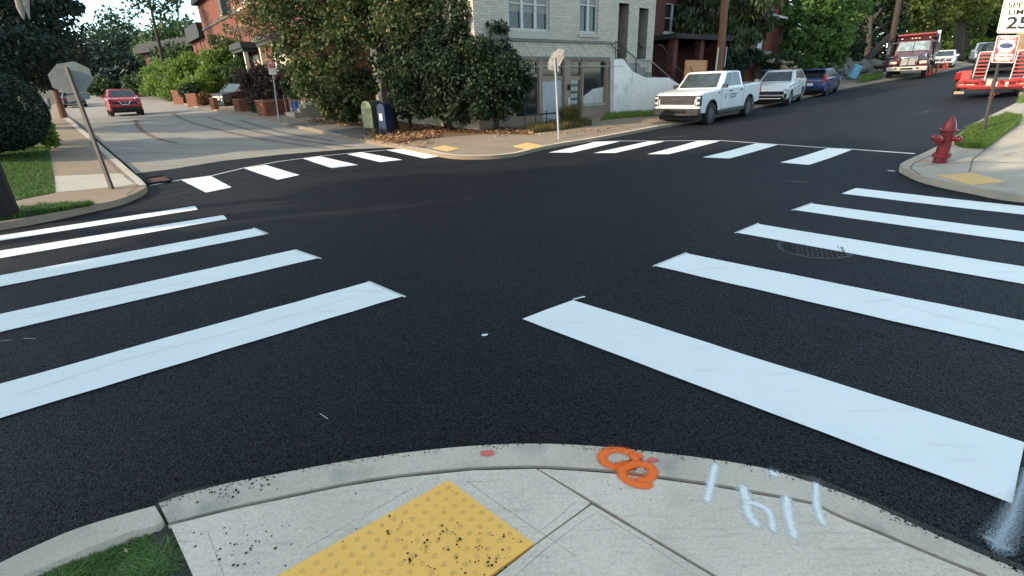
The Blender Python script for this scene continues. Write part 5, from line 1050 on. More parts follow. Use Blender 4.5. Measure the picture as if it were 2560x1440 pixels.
# ---- unseen tall house left of the photographer, added so the near crossing is fully shaded
pl = Plane(Vector((-19.5,-19,0)), Vector((-16.5,-3.5,0)), 0); root = bld('brick_house', 'tall brick house outside the frame, added left of the photographer to shade the crossing', pl); h_ = 11.5; d_ = 10
hs = [(1.5+3*i,2.7+3*i,z,z+1.7) for i in range(5) for z in (1.2,4.4,7.6)]
b = MB(); wall_holes(b,0,pl.L,-.5,h_,hs,t=.2); b.add([(0,0,-.5),(0,d_,-.5),(0,d_,h_),(0,0,h_)],[(0,1,2,3)]); b.add([(pl.L,0,-.5),(pl.L,d_,-.5),(pl.L,d_,h_),(pl.L,0,h_)],[(0,1,2,3)]); b.add([(0,d_,-.5),(pl.L,d_,-.5),(pl.L,d_,h_),(0,d_,h_)],[(0,1,2,3)]); b.build('wall', m_redbr, root, 0)
for h__ in hs: window(root, *h__, mull=0)
b = MB(); b.slab([(-.4,h_),(pl.L+.4,h_),(pl.L-2,h_+3.2),(2,h_+3.2)], -.4, d_+.4); b.build('roof', m_slate, root, 0)
# ---- dark house with a broad flat eave beyond the green bank
p = GZ(450,225,72); pl = Plane(GZ(385,225,74), GZ(535,225,66), p.z); root = bld('dark_house', 'dark house with a broad black eave behind the bank shrubs of the left street', pl)
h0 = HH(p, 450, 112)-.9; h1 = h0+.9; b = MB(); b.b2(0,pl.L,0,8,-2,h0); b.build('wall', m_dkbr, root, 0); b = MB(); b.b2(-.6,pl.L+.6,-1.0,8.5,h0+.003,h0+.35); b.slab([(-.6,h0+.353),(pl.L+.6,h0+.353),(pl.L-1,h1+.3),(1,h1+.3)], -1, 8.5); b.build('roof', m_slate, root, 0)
for u in range(1,int(pl.L)-1,2): b = MB(); b.b2(u,u+.9,-.03,-.002,h0-2.0,h0-.5); b.build('window', m_wglass, root, 0)
# ============================================================ STREET OBJECTS
m_hyd = mat('hydrant_red', (.19,.007,.014), (.13,.006,.011), .45, s1=6, s2=40, bump=.15, coat=.2, amt=.8)
m_galv = mat('galvanised', (.42,.43,.44), (.32,.33,.34), .45, metal=.5, s1=5, s2=40)
m_signback = mat('sign_back', (.19,.205,.185), (.14,.155,.14), .75, metal=.1, s1=3, s2=12)
m_brpost = mat('brown_post', (.06,.045,.038), (.035,.028,.026), .7, s1=5, s2=30)
m_ink = mat('sign_black', (.02,.02,.02), None, .6); m_signw = mat('sign_cream', (.78,.76,.66), (.72,.70,.6), .5, s1=3, s2=20); m_signr = mat('sign_red', (.50,.06,.05), (.42,.07,.06), .5, s1=3, s2=20); m_signwr = mat('sign_white', (.75,.72,.70), None, .5)
# hydrant
p = G(2349,406,.12); root = thing('fire_hydrant', 'dark red fire hydrant on the right corner pavement', 'fire hydrant', p, R_(20)); hs = HH(p, 2383, 289)/.90
root.scale = (hs,hs,hs)
b = MB(); b.lathe([(.0,0),(.125,0),(.125,.02),(.115,.03),(.112,.10),(.155,.105),(.155,.13),(.15,.135),(.15,.16),(.112,.165),(.108,.60),(.155,.605),(.16,.625),(.155,.645),(.118,.65),(.105,.72),(.08,.79),(.05,.83),(.05,.85),(.035,.86),(.035,.89),(.0,.90)], n=24); b.build('barrel', m_hyd, root, 40)
for a, z, r in ((R_(180),.47,.07),(R_(-80),.47,.055),(R_(90),.47,.055)):
    b = MB(); b.M = Matrix.Rotation(a,4,'Z'); b.lathe([(r*.8,.08),(r*.8,.16),(r,.165),(r*1.15,.18),(r*1.15,.235),(r*.9,.24),(r*.3,.245),(r*.3,.27),(0,.27)], (0,0,z), ax='X', n=16); nz = b.build('nozzle_cap', m_hyd, root, 40)
    if r > .06: b = MB(); b.M = Matrix.Rotation(a,4,'Z'); b.path([(.2,.0,z-.06),(.17,.02,z-.14),(.12,.03,z-.12)],.008,5); b.build('chain', m_hyd, nz)
b = MB()
for i in range(8): q = 2*pi*i/8; b.lathe([(0,0),(.012,0),(.012,.025),(0,.025)], (.14*cos(q),.14*sin(q),.16), n=6)
b.build('bolts', m_hyd, root)
# speed limit sign
p = G(2458,332,.12); topz = HH(p, 2530, 20)
face = atan2(-p.y,-p.x)+.0     # faces the crossing
root = thing('street_sign', 'speed limit 25 sign above a small red permit sign on a leaning brown post', 'street sign', p, 0)
yaw = R_(-118); fx = Vector((cos(yaw),sin(yaw),0)); rx = Vector((-sin(yaw),cos(yaw),0))
top = Vector((AT(2538,-20,11.9)))-p
b = MB(); b.path([(0,0,-.1), top*.5, top], .032, 4); b.build('post', m_brpost, root, 0)
dirp = top.normalized()
def plate(root, c, rx, up, w_, h_, m, nm, r=.03, t=.006, nrm=None):
    n_ = nrm or rx.cross(up).normalized(); q = []
    for sx, sy, a0 in ((1,1,0),(-1,1,90),(-1,-1,180),(1,-1,270)):
        for k in range(4): a = R_(a0+k*30); q.append((sx*(w_/2-r)+r*cos(a), sy*(h_/2-r)+r*sin(a)))
    b = MB(); n2 = len(q); vs = [c+rx*x+up*y+n_*t/2 for x,y in q]+[c+rx*x+up*y-n_*t/2 for x,y in q]
    b.add(vs, [tuple(range(n2)), tuple(range(2*n2-1,n2-1,-1))]+[(i,n2+i,n2+(i+1)%n2,(i+1)%n2) for i in range(n2)]); return b.build(nm, m, root, 0)
def frame_M(c, rx, up, off):
    n_ = rx.cross(up).normalized(); c = c+n_*off
    return Matrix(((rx.x,up.x,n_.x,c.x),(rx.y,up.y,n_.y,c.y),(rx.z,up.z,n_.z,c.z),(0,0,0,1)))
c1 = Vector(AT(2546,44,11.6))-p; upv = dirp
rxx = (rx-upv*rx.dot(upv)).normalized()
if rxx.cross(upv).dot(-c1-p+Vector((0,0,1.9))) < 0: rxx = -rxx
nn = rxx.cross(upv).normalized()
W1, H1 = .68, .86
o = plate(root, c1+nn*.05, rxx, upv, W1, H1, m_signw, 'speed_sign', .04)
bd = plate(o, c1+nn*.055, rxx, upv, W1-.03, H1-.03, m_ink, 'sign_border', .035, .002); plate(o, c1+nn*.0575, rxx, upv, W1-.055, H1-.055, m_signw, 'sign_face', .03, .002)
for tx, sz, y, xs in (('SPEED',.185,.27,1.0),('LIMIT',.185,.09,1.0),('25',.42,-.19,1.0)):
    text_mesh(tx, sz, 'lettering', m_ink, o, frame_M(c1+upv*y, rxx, upv, .061), .001, bold=.002 if sz<.3 else .008, xs=xs)
c2 = Vector(AT(2511,126,11.55))-p; W2, H2 = .40, .68
o = plate(root, c2+nn*.045, rxx, upv, W2, H2, m_signwr, 'permit_sign', .03); plate(o, c2+nn*.049, rxx, upv, W2-.03, H2-.03, m_signr, 'sign_face', .025, .002)
text_mesh('PERMIT', .10, 'lettering', m_signwr, o, frame_M(c2+upv*.28, rxx, upv, .052), .001, bold=.003); text_mesh('PARKING', .075, 'lettering', m_signwr, o, frame_M(c2+upv*.20, rxx, upv, .052), .001, bold=.002)
b = MB(); b.M = frame_M(c2+upv*.08, rxx, upv, .052); b.lathe([(0,0),(.16,0),(.16,.002)], n=24); e = b.build('oval', m_signwr, o, 0); 
b = MB(); b.M = frame_M(c2+upv*.08, rxx, upv, .055)@Matrix.Diagonal((1,.55,1,1)); b.lathe([(0,0),(.12,0),(.12,.002)], n=24); b.build('car_symbol', mat('sign_navy',(.06,.08,.14),None,.6), e, 0)
text_mesh('EXCEPT', .065, 'lettering', m_signwr, o, frame_M(c2+upv*-.09, rxx, upv, .052), .001, bold=.002)
plate(o, c2+nn*.052-upv*.19, rxx, upv, .31, .13, m_signwr, 'white_patch', .01, .002); text_mesh('7AM-7PM', .07, 'lettering', m_signr, o, frame_M(c2-upv*.19, rxx, upv, .055), .001, bold=.002)
text_mesh('MON-FRI', .06, 'lettering', m_signwr, o, frame_M(c2-upv*.29, rxx, upv, .052), .001, bold=.002)
# stop signs seen from the back / side
def stop_sign(name_label, base, topc, r, yaw, postr, postm, back, ntop=1.03, extra=None, post_n=8):
    root = thing('stop_sign', name_label, 'stop sign', base); c = Vector(topc)-Vector(base); top = c*ntop
    b = MB(); b.path([(0,0,-.1), c*.5, top], postr, post_n); b.build('post', postm, root, 30)
    fx = Vector((cos(yaw),sin(yaw),0)); rx = Vector((-sin(yaw),cos(yaw),0)); up = c.normalized(); rx = (rx-up*rx.dot(up)).normalized(); nf = rx.cross(up).normalized()
    if nf.dot(fx) < 0: nf = -nf
    for nm, o1, o2, m_ in (('sign_plate', .052, .058, back), ('sign_face', .058, .060, m_signr)):
        q = [(r*cos(R_(22.5+45*k)), r*sin(R_(22.5+45*k))) for k in range(8)]
        b = MB(); vs = [c+rx*x+up*y+nf*o1 for x,y in q]+[c+rx*x+up*y+nf*o2 for x,y in q]
        b.add(vs, [tuple(range(8)), tuple(range(15,7,-1))]+[(i,8+i,8+(i+1)%8,(i+1)%8) for i in range(8)]); pl = b.build(nm, m_, root, 0)
    text_mesh('STOP', r*.62, 'lettering', m_signwr, pl, frame_M(c, rx if rx.cross(up).dot(nf) > 0 else -rx, up, .063), .001, bold=.005)
    if extra:
        w_, h_, dz = extra; plate(root, c-up*(r*.92+dz)+nf*.055, rx, up, w_, h_, back, 'small_plate', .02)
    return root
p = G(281,474,.12); tc_ = AT(174,190,10.9)
stop_sign('grey back of an octagonal stop sign on a leaning dark post at the left corner', p, tc_, .41, R_(112), .045, m_brpost, m_signback, 1.075, (.42,.17,.12), 4)
p = G(1397,349,.1); tc_ = AT(1387,147,17.8)
stop_sign('weathered stop sign turned half away on a thin galvanised post at the centre corner', p, tc_, .42, R_(35), .032, m_galv, mat('worn_sign',(.20,.20,.185),(.10,.105,.105),.6,s1=2.2,s2=6,amt=.35), 1.02, (.22,.2,.12))
# no parking sign on the left street
p = G(697,303,.1); t = Vector(AT(680,166,24.2)); root = thing('street_sign', 'small red and white parking sign on a thin pole at the left street', 'street sign', p); t = t-Vector(p)
b = MB(); b.path([(0,0,-.1), t*1.02], .032, 6); b.build('post', m_galv, root)
c = t*.945; up = t.normalized(); yaw = R_(-75); rx = Vector((-sin(yaw),cos(yaw),0)); rx = (rx-up*rx.dot(up)).normalized(); n_ = rx.cross(up)
if n_.dot(Vector((0,-1,0))) < 0: rx = -rx; n_ = -n_
o = plate(root, c+n_*.05, rx, up, .33, .58, m_signwr, 'sign_plate', .02); plate(o, c+n_*.054+up*.14, rx, up, .29, .24, m_signr, 'red_panel', .02, .002); text_mesh('NO', .11, 'lettering', m_signwr, o, frame_M(c+up*.18, rx, up, .058), .001); text_mesh('PARKING', .062, 'lettering', m_signwr, o, frame_M(c+up*.08, rx, up, .058), .001)
text_mesh('HERE TO', .06, 'lettering', m_signr, o, frame_M(c-up*.06, rx, up, .054), .001); text_mesh('CORNER', .06, 'lettering', m_signr, o, frame_M(c-up*.16, rx, up, .054), .001)
# mailboxes
def mailbox(base, rz, w_, d_, h_, leg, m, label, legs=True, front=None, tag_=None):
    root = thing('mailbox', label, 'mailbox', base, rz)
    n = 10; prof = [(-w_/2,leg),(w_/2,leg),(w_/2,h_-w_/2)]+[(w_/2*cos(pi*k/n), h_-w_/2+w_/2*sin(pi*k/n)) for k in range(1,n)]+[(-w_/2,h_-w_/2)]
    b = MB(); b.slab(prof, -d_/2, d_/2); b.build('body', m, root, 40, bevel=.012)
    if front:
        b = MB(); q = [(x*.97,z if z > leg+.01 else z+.01) for x,z in prof]; b.slab(q, -d_/2-.012, -d_/2-.001); b.build('front_panel', front, root, 40)
    for sx in (-1,1):
        for sy in (-1,1): b = MB(); b.box((sx*(w_/2-.04),sy*(d_/2-.04),leg/2),(.05,.05,leg)); b.build('leg', m, root)
    return root
m_olive = mat('olive_green', (.035,.05,.035), (.05,.065,.045), .6, s1=3, s2=20); m_peel = mat('peeling_green', (.30,.31,.20), (.12,.15,.08), .8, s1=5, s2=16, amt=.5)
m_mblue = mat('mailbox_blue', (.010,.024,.075), (.014,.028,.065), .5, s1=4, s2=20)
p = G(940,337,.1); Zp = 20.6
root = mailbox(p, R_(-34), .60, .66, HH(p,930,251), .28, m_olive, 'dark green mailbox with a peeling faded front, left of the trunk', front=m_peel)
b = MB(); b.box((0,-.325,1.0),(.22,.006,.3)); b.build('notice', mat('pale_notice',(.5,.52,.47),(.35,.38,.33),.8), root)
p = G(960,339,.1); root = mailbox(p+Vector((.15,-.05,0)), R_(-20), .34, .55, HH(p,956,258), .26, m_mblue, 'narrow blue mailbox squeezed between the green mailbox and the trunk')
b = MB(); b.box((-.02,-.28,.72),(.14,.006,.26)); b.build('white_label', mat('white_label',(.6,.62,.62),None,.6), root)
# utility pole on the right street
p = GZ(1797,205,24.5); root = thing('utility_pole', 'tall brown wooden utility pole behind the pickup', 'utility pole', p); t = AT(1816,-40,24.2)-p; t2 = p+t*1.45
m_wood = mat('pole_wood', (.19,.085,.048), (.11,.052,.03), .9, s1=3, s2=14, vec=(6,6,.5), bump=.5, bs=12)
b = MB(); b.path([(0,0,-.3), t*.5, t*1.5], [.20,.185,.16], 14); b.build('pole', m_wood, root)
c = t*.42; b = MB(); b.box((c.x-.22,c.y-.2,c.z),(.05,.09,1.05)); b.build('conduit', mat('conduit_white',(.62,.58,.45),(.5,.46,.36),.6), root); b = MB(); b.box((c.x+.22,c.y-.1,c.z+.1),(.04,.07,.9)); b.build('conduit', m_galv, root)
# leaning wooden pole behind the dump truck and a stub post on the left pavement
p = GZ(2222,150,43); t = AT(2252,-20,43)-p; root = thing('utility_pole', 'dark leaning utility pole behind the maroon dump truck', 'utility pole', p); b = MB(); b.path([(0,0,-.3), t*.5, t*1.3], [.26,.24,.2], 10); b.build('pole', mat('pole_wood_dark',(.05,.032,.024),(.03,.02,.016),.9,vec=(5,5,.5)), root)
p = G(160,296,.1); t = AT(141,236,depth(p))-p; root = thing('wooden_post', 'brown wooden post on the left pavement, its top lost in the leaves', 'post', p); b = MB(); b.path([(0,0,-.2), t, t*1.8], [.19,.17,.15], 10); b.build('post', m_wood, root)
p = G(122,272,.1); t = AT(118,246,depth(p))-p; root = thing('wooden_post', 'short pale post beyond the brown post on the left pavement', 'post', p); b = MB(); b.path([(0,0,-.2), t], [.18,.17], 10); b.build('post', mat('pale_post',(.22,.22,.20),(.15,.15,.14),.9), root)
# brick planters along the left street
m_plb = brick_over(mat('planter_brick', (.27,.10,.065), (.20,.075,.05), .9, s1=2, s2=20), (1,1,1), (.75,.72,.7), (.6,.55,.5), .22, .075, mortar=.012)
def planter(x0, x1, y0, y1, Z, dep, lab, rot=0):
    p = GZ((x0+x1)/2, y1, Z); pl = AT(x0, y1, Z); pr = AT(x1, y1, Z); w_ = (pr-pl).length; h_ = HH(p, (x0+x1)/2, y0); rz = atan2(pr.y-pl.y, pr.x-pl.x)+rot
    root = thing('brick_planter', lab, 'planter', p, rz, 'brick planters along the left street')
    b = MB(); b.b2(-w_/2,w_/2,0,dep,-.1,h_-.06); b.build('brick_box', m_plb, root, 0); b = MB(); b.b2(-w_/2-.03,w_/2+.03,-.03,dep+.03,h_-.058,h_); b.build('cap', mat('planter_cap',(.26,.14,.10),(.2,.12,.09),.9), root, 0)
    b = MB(); b.b2(-w_/2+.12,w_/2-.12,.12,dep-.12,h_-.02,h_+.02); b.build('soil', m_soil, root, 0); return root
planter(638,668,250,284,26.5,1.6,'nearest brick planter on the left street, with box shrubs before it',-.5)
planter(668,692,252,288,26.3,1.5,'brick planter right next to the parking sign post',.5)
planter(583,603,247,272,30,1.5,'brick planter in front of the dark SUV',-.4)
planter(603,628,247,275,29.8,1.2,'short brick planter right of the dark SUV wheel',.5)
planter(462,495,234,250,40,1.6,'second brick planter from the far end of the left street',-.3)
planter(428,460,226,245,45,2,'farthest brick planter on the left street',-.3)
planter(527,536,245,264,33,.5,'narrow brick pier left of the dark SUV')
# blue bins, blue box, blue barrel
def bin_(p, s, m, lab, cat='bin', name='wheelie_bin'):
    root = thing(name, lab, cat, p, R_(random.uniform(-40,-20))); b = MB(); b.prism([(-.25,-.28),(.25,-.28),(.25,.28),(-.25,.28)], .05, 1.0, sh=1.12); b.build('bin_body', m, root, 0, bevel=.02)
    b = MB(); b.box((0,-.02,1.04),(.62,.68,.07)); b.build('lid', m, root, bevel=.02)
    for k in (-1,1): b = MB(); b.lathe([(.1,-.02),(.1,.02)], (k*.24,.26,.1), ax='X', n=12); b.build('wheel', m_trim, root)
    root.scale = (s,s,s)
bin_(GZ(1924,146,34)+Vector((0,0,.75)), 1.0, mat('bin_navy',(.02,.03,.12),None,.5), 'dark blue wheelie bin beside the white door')
bin_(GZ(1940,147,34)+Vector((0,0,.75)), 1.0, mat('bin_teal',(.03,.08,.10),None,.5), 'dark teal wheelie bin right of the dark blue bin')
p = GZ(2128,196,36); root = thing('barrel', 'light blue plastic barrel tipped on the rubble by the street', 'barrel', p+Vector((0,0,.35)), .4); root.rotation_euler = (.25,.2,.3)
b = MB(); b.lathe([(0,0),(.26,0),(.30,.05),(.31,.3),(.29,.32),(.31,.34),(.31,.62),(.29,.64),(.30,.85),(.24,.9),(0,.9)], n=18); b.build('drum', mat('barrel_blue',(.16,.38,.55),(.12,.30,.46),.5), root)
b = MB(); b.lathe([(.315,.30),(.325,.32),(.315,.34)], n=18); b.build('hoop', mat('barrel_blue',(.16,.38,.55)), root)
p = G(708,292,.1); root = thing('utility_box', 'small bright blue box on legs behind the parking sign', 'box', p+Vector((.6,.3,0)), .3); b = MB(); b.b2(-.16,.16,-.14,.14,.25,.75); b.build('box', mat('bright_blue',(.03,.12,.45),None,.5), root, bevel=.02)
for k in (-1,1): b = MB(); b.b2(k*.12-.02,k*.12+.02,-.02,.02,0,.25); b.build('leg', m_trim, root)
# low rail in front of the shop
qa, qb = G(1312,322,.1), G(1395,322,.1); root = thing('low_railing', 'low black metal rail in the weeds before the shopfront', 'railing', qa); d = G(1400,318,.1)-G(1317,325,.1)
b = MB(); b.tube((0,0,.50),(d.x,d.y,.50+d.z),.035,n=6); b.build('top_rail', m_rail, root)
for t in (0,.33,.66,1): b = MB(); b.tube((d.x*t,d.y*t,-.05),(d.x*t,d.y*t,.56+d.z*t),.022,n=6); b.lathe([(0,0),(.04,.02),(0,.06)],(d.x*t,d.y*t,.56+d.z*t),n=6); b.build('post', m_rail, root)
# rocks and rubble retaining wall on the right street
m_rock = mat('grey_rock', (.24,.23,.205), (.10,.10,.09), .95, s1=1.5, s2=8, bump=.8, bs=7, amt=.9)
m_rockt = mat('tan_rock', (.32,.24,.17), (.2,.15,.11), .95, s1=1.5, s2=8, bump=.8, bs=7)
def rock(p, s, m, lab, grp, cat='rock'):
    b = MB(); bm = bmesh.new(); bmesh.ops.create_icosphere(bm, subdivisions=2, radius=1); 
    k = Vector((random.random()*9,random.random()*9,0))
    vs = [Vector((v.co.x*s*1.3, v.co.y*s, v.co.z*s*.7))*(1+.35*math.sin(3*v.co.x+k.x)*math.cos(2.5*v.co.z+k.y)) for v in bm.verts]; fs = [[v.index for v in f.verts] for f in bm.faces]; bm.free()
    b.add(vs, fs); o = b.build('rock', m, None, 0); o.location = p; o.rotation_euler = (0,0,random.uniform(0,6)); return tag(o, lab, cat, grp)
for i in range(46):
    x = random.uniform(2072,2205); y = random.uniform(152,205); p = AT(x,y,37.0+(205-y)*.06+random.random())
    rock(p, random.uniform(.28,.5), m_rock, 'grey block in the rubble bank between the blue hatchback and the dump truck', 'grey rubble blocks by the dump truck')
for i in range(9):
    x = random.uniform(1925,1995); p = AT(x,random.uniform(152,170),32.5+random.random()); rock(p, random.uniform(.14,.24), m_rockt, 'tan boulder on the bank above the white SUV', 'tan boulders above the white SUV')
# overhead wires
for q, l in (([(1655,45,30),(1720,38,27),(1800,22,24.5)],'thin wire running from the dark brick house to the brown pole'),([(2100,30,45),(2330,-8,48)],'thin wire high over the dump truck')):
    b = MB(); b.path(cr([AT(*c) for c in q],4), .012, 5); o = b.build('overhead_wire', m_rail, None); tag(o, l, 'wire')
# ============================================================ TREES AND PLANTS
def leafmat(name, c1, c2, c3=None, tr=.35, clump=1.2):
    m = mat(name, c1, c2, .55, s1=clump, s2=clump*4, amt=.7, islands=.55, spec=.35)
    t,n,L,p = getp(m)
    if c3:
        g = n.new('ShaderNodeNewGeometry'); q = n.new('ShaderNodeMath'); q.operation = 'MULTIPLY'; q.inputs[1].default_value = 7.31; L.new(g.outputs['Random Per Island'], q.inputs[0])
        fr = n.new('ShaderNodeMath'); fr.operation = 'FRACT'; L.new(q.outputs[0], fr.inputs[0]); gt = n.new('ShaderNodeMath'); gt.operation = 'GREATER_THAN'; gt.inputs[1].default_value = c3[1]; L.new(fr.outputs[0], gt.inputs[0]); overlay(m, gt.outputs[0], c3[0])
    tr_ = n.new('ShaderNodeBsdfTranslucent'); L.new(base_in(m), tr_.inputs[0]); mx = n.new('ShaderNodeMixShader'); mx.inputs[0].default_value = tr
    L.new(p.outputs[0], mx.inputs[1]); L.new(tr_.outputs[0], mx.inputs[2]); L.new(mx.outputs[0], n['Material Output'].inputs[0]); return m
def leaves(name, cl, n, size, m, parent, up=.35, long=1.5, shell=.5, gaps=.35, droop=0, jitter=.13):
    """cl: list of (x,y,z,rx,ry,rz). n leaves over all, by volume"""
    C = np.array(cl, float); w_ = (C[:,3]*C[:,4]*C[:,5])**(2/3); w_ /= w_.sum()
    M = int(n*1.9); k = rng.choice(len(C), M, p=w_); d = rng.normal(size=(M,3)); d /= np.linalg.norm(d,axis=1)[:,None]
    r = rng.random(M)**(1/3*(1-shell)+.02); r *= 1+jitter*rng.normal(size=M)
    P = C[k,:3]+d*r[:,None]*C[k,3:6]
    # clumping: keep leaves near random sub-centres
    f = np.sin(P[:,0]*3.1+1.3*np.sin(P[:,1]*2.3))*np.sin(P[:,1]*2.9+1.7*np.sin(P[:,2]*2.7))*np.sin(P[:,2]*3.3+1.1*np.sin(P[:,0]*2.1))
    f2 = np.sin(P[:,0]*1.1+2)*np.sin(P[:,1]*1.3+.5)*np.sin(P[:,2]*1.2+1)
    keep = (f+.6*f2+.35*rng.normal(size=M)) > np.quantile(f+.6*f2, gaps)
    P = P[keep][:n]; M = len(P); d = d[keep][:n]
    nrm = rng.normal(size=(M,3))+np.array([0,0,up*2])+d*.7; nrm /= np.linalg.norm(nrm,axis=1)[:,None]
    a = rng.normal(size=(M,3))+np.array([0,0,-droop*3]); a -= nrm*(a*nrm).sum(1)[:,None]; a /= np.linalg.norm(a,axis=1)[:,None]; b = np.cross(nrm,a)
    s = size*(.6+.8*rng.random(M))[:,None]
    V = np.stack([P-a*s*.5*long, P+b*s*.42+nrm*s*.08, P+a*s*.5*long, P-b*s*.42+nrm*s*.08],1).reshape(-1,3); Fq = np.arange(M*4).reshape(M,4)
    return rawmesh(name, V, Fq, m, parent)
m_bark = mat('bark', (.065,.05,.038), (.035,.028,.022), .95, s1=3, s2=12, vec=(5,5,1), bump=.8, bs=10)
m_barkg = mat('pale_bark', (.34,.31,.27), (.2,.18,.15), .95, s1=3, s2=12, vec=(5,5,1), bump=.6, bs=10)
def plant(name, label, cat, base, cl, n, size, m, trunk=None, limbs=3, rad=.12, bark=None, group=None, crown='crown', **kw):
    base = Vector(base); root = thing(name, label, cat, base, 0, group); bark = bark or m_bark
    rel = [(c[0]-base.x,c[1]-base.y,c[2]-base.z,*c[3:]) for c in cl]
    leaves(crown, rel, n, size, m, root, **kw)
    if trunk:
        T = [Vector(t)-base for t in trunk]; b = MB(); k = len(T); b.path(cr(T,4), [rad*(1-.62*i/((k-1)*4)) for i in range((k-1)*4+1)], 9)
        tr = b.build('trunk', bark, root); b = MB(); cs = rel[:]; random.shuffle(cs)
        for c in cs[:limbs*4]:
            s_ = T[-1].lerp(T[max(0,k-2)], random.uniform(0,.8)) if k > 1 else T[0]; e = Vector(c[:3]); mid = s_.lerp(e,.5)+Vector((random.uniform(-.2,.2),random.uniform(-.2,.2),random.uniform(0,.3)))
            L_ = (e-s_).length; r0 = min(rad*.38, .02+.018*L_); b.path(cr([s_,mid,e],4), [r0*(1-.85*i/8) for i in range(9)], 6)
            for _ in range(3):
                f = e+Vector((random.uniform(-1,1)*c[3],random.uniform(-1,1)*c[4],random.uniform(-.6,1)*c[5]))*.8; b.path([mid.lerp(e,.6), e.lerp(f,.5)+Vector((0,0,.1)), f], [r0*.35,r0*.22,r0*.08], 4)
        b.build('limbs', bark, root)
    return root
def pc(lst, f=1.0):     # clusters from (px,py,depth,r[,squash])
    o = []
    for c in lst:
        p = AT(*c[:3]); r = c[3]*f; sq = c[4] if len(c) > 4 else .85; o.append((p.x,p.y,p.z,r,r,r*sq))
    return o
def jit(lst, k, s):     # break big clusters into smaller satellites
    o = []
    for c in lst:
        o.append((c[0],c[1],c[2],c[3]*.72,c[4]*.72,c[5]*.72))
        for _ in range(k):
            d = Vector((random.gauss(0,1),random.gauss(0,1),random.gauss(0,.8))).normalized(); q = random.uniform(.35,.55)
            o.append((c[0]+d.x*c[3]*s,c[1]+d.y*c[4]*s,c[2]+d.z*c[5]*s,c[3]*q,c[4]*q,c[5]*q))
    return o
g_main = leafmat('leaf_main', (.026,.054,.016), (.098,.128,.040), ((.26,.17,.06),.95))
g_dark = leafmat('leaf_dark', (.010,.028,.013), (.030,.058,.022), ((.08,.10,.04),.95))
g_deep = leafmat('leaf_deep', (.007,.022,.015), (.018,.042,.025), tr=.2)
g_mid = leafmat('leaf_mid', (.022,.052,.018), (.065,.11,.032))
g_bright = leafmat('leaf_bright', (.09,.17,.03), (.17,.25,.045), tr=.45)
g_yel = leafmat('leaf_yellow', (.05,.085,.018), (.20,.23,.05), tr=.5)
g_far = leafmat('leaf_far', (.014,.036,.018), (.040,.075,.034))
g_purple = leafmat('leaf_purple', (.05,.028,.028), (.09,.05,.035), tr=.2)
g_need = leafmat('needles', (.028,.055,.024), (.085,.10,.035), tr=.2)
# --- corner trees
main = pc([(745,50,21.5,1.5),(820,110,21,1.5),(690,5,22,1.3),(880,55,20.5,1.6),(950,-20,20.3,1.8),(1010,80,20,1.5),(1080,10,20.3,1.7),(860,185,21,1.1),(800,180,21.5,1.1),(745,130,22,1.2),(1130,60,20.3,1.2),(1070,120,20.3,1.2),(935,140,20.6,1.2),(1000,-120,20.5,2.0),(850,-90,21,1.9),(720,-90,22,1.6),(1120,-80,20.8,1.7),(620,-30,22.5,.9),(980,190,20.4,.8),(900,235,20.8,.7),(1030,30,20.3,1.7),(1100,90,20.2,1.2),(960,60,20.2,1.4),(830,20,20.8,1.6),(1170,-30,20.3,1.5)])
plant('big_tree', 'tall leafy tree leaning behind the mailboxes on the centre corner', 'tree', G(985,334,.08), jit(main,5,.75), 46000, .115, g_main, [G(985,334,.02),AT(968,240,21),AT(960,160,21),AT(940,60,21),AT(930,-60,21)], 5, .27, gaps=.42)
# slender bare sprays reaching left
root = thing('bare_branches', 'thin branches with sparse leaves reaching out left over the row houses', 'branches', AT(700,90,21.8))
bp_ = Vector(root.location); b = MB(); cl = []
for i in range(26):
    s_ = AT(random.uniform(720,830),random.uniform(70,150),21.8)-bp_; e = AT(random.uniform(555,650),random.uniform(-30,95),22.2)-bp_; m_ = s_.lerp(e,.5)+Vector((0,0,random.uniform(.0,.35))); b.path(cr([s_,m_,e],4), [.03*(1-.1*k) for k in range(9)], 4)
    for _ in range(5): q = m_.lerp(e, random.uniform(.1,1.05)); cl.append((*q,.30,.30,.22))
b.build('twigs', m_bark, root); leaves('leaves', cl, 1500, .10, leafmat('leaf_olive', (.13,.12,.05), (.20,.18,.09), ((.3,.22,.12),.8)), root, gaps=.1)
plant('ivy_shrub', 'sprawling leafy shrub covering the bank left of the mailboxes', 'shrub', G(830,300,.1), jit(pc([(790,225,22.5,1.0),(850,240,22,1.0),(760,185,23,.9),(900,265,21.8,.6),(820,280,22.3,.5),(870,288,21.9,.45),(905,200,21.5,.8),(740,225,23.5,.7)]),5,.7), 12000, .12, g_main, gaps=.25)
dk = pc([(1190,70,18.9,.9),(1165,140,18.8,1.1),(1225,140,18.7,.9),(1262,195,18.7,1.0),(1215,215,18.5,1.1),(1290,232,18.8,.75),(1255,262,18.7,.7),(1150,215,18.7,1.1),(1240,90,18.8,.6),(1130,40,19,1.1),(1195,275,18.6,.6),(1300,205,18.9,.55),(1090,180,19,1.1),(1110,110,19,1.1),(1150,275,18.8,.6)])
plant('dark_shrub_tree', 'dense dark green tree against the tan building and its shopfront', 'tree', G(1238,327,.08), jit(dk,6,.72), 36000, .095, g_dark, [G(1238,333,.0),AT(1240,290,18.9),AT(1230,220,18.8),AT(1215,120,18.9)], 4, .14, gaps=.22)
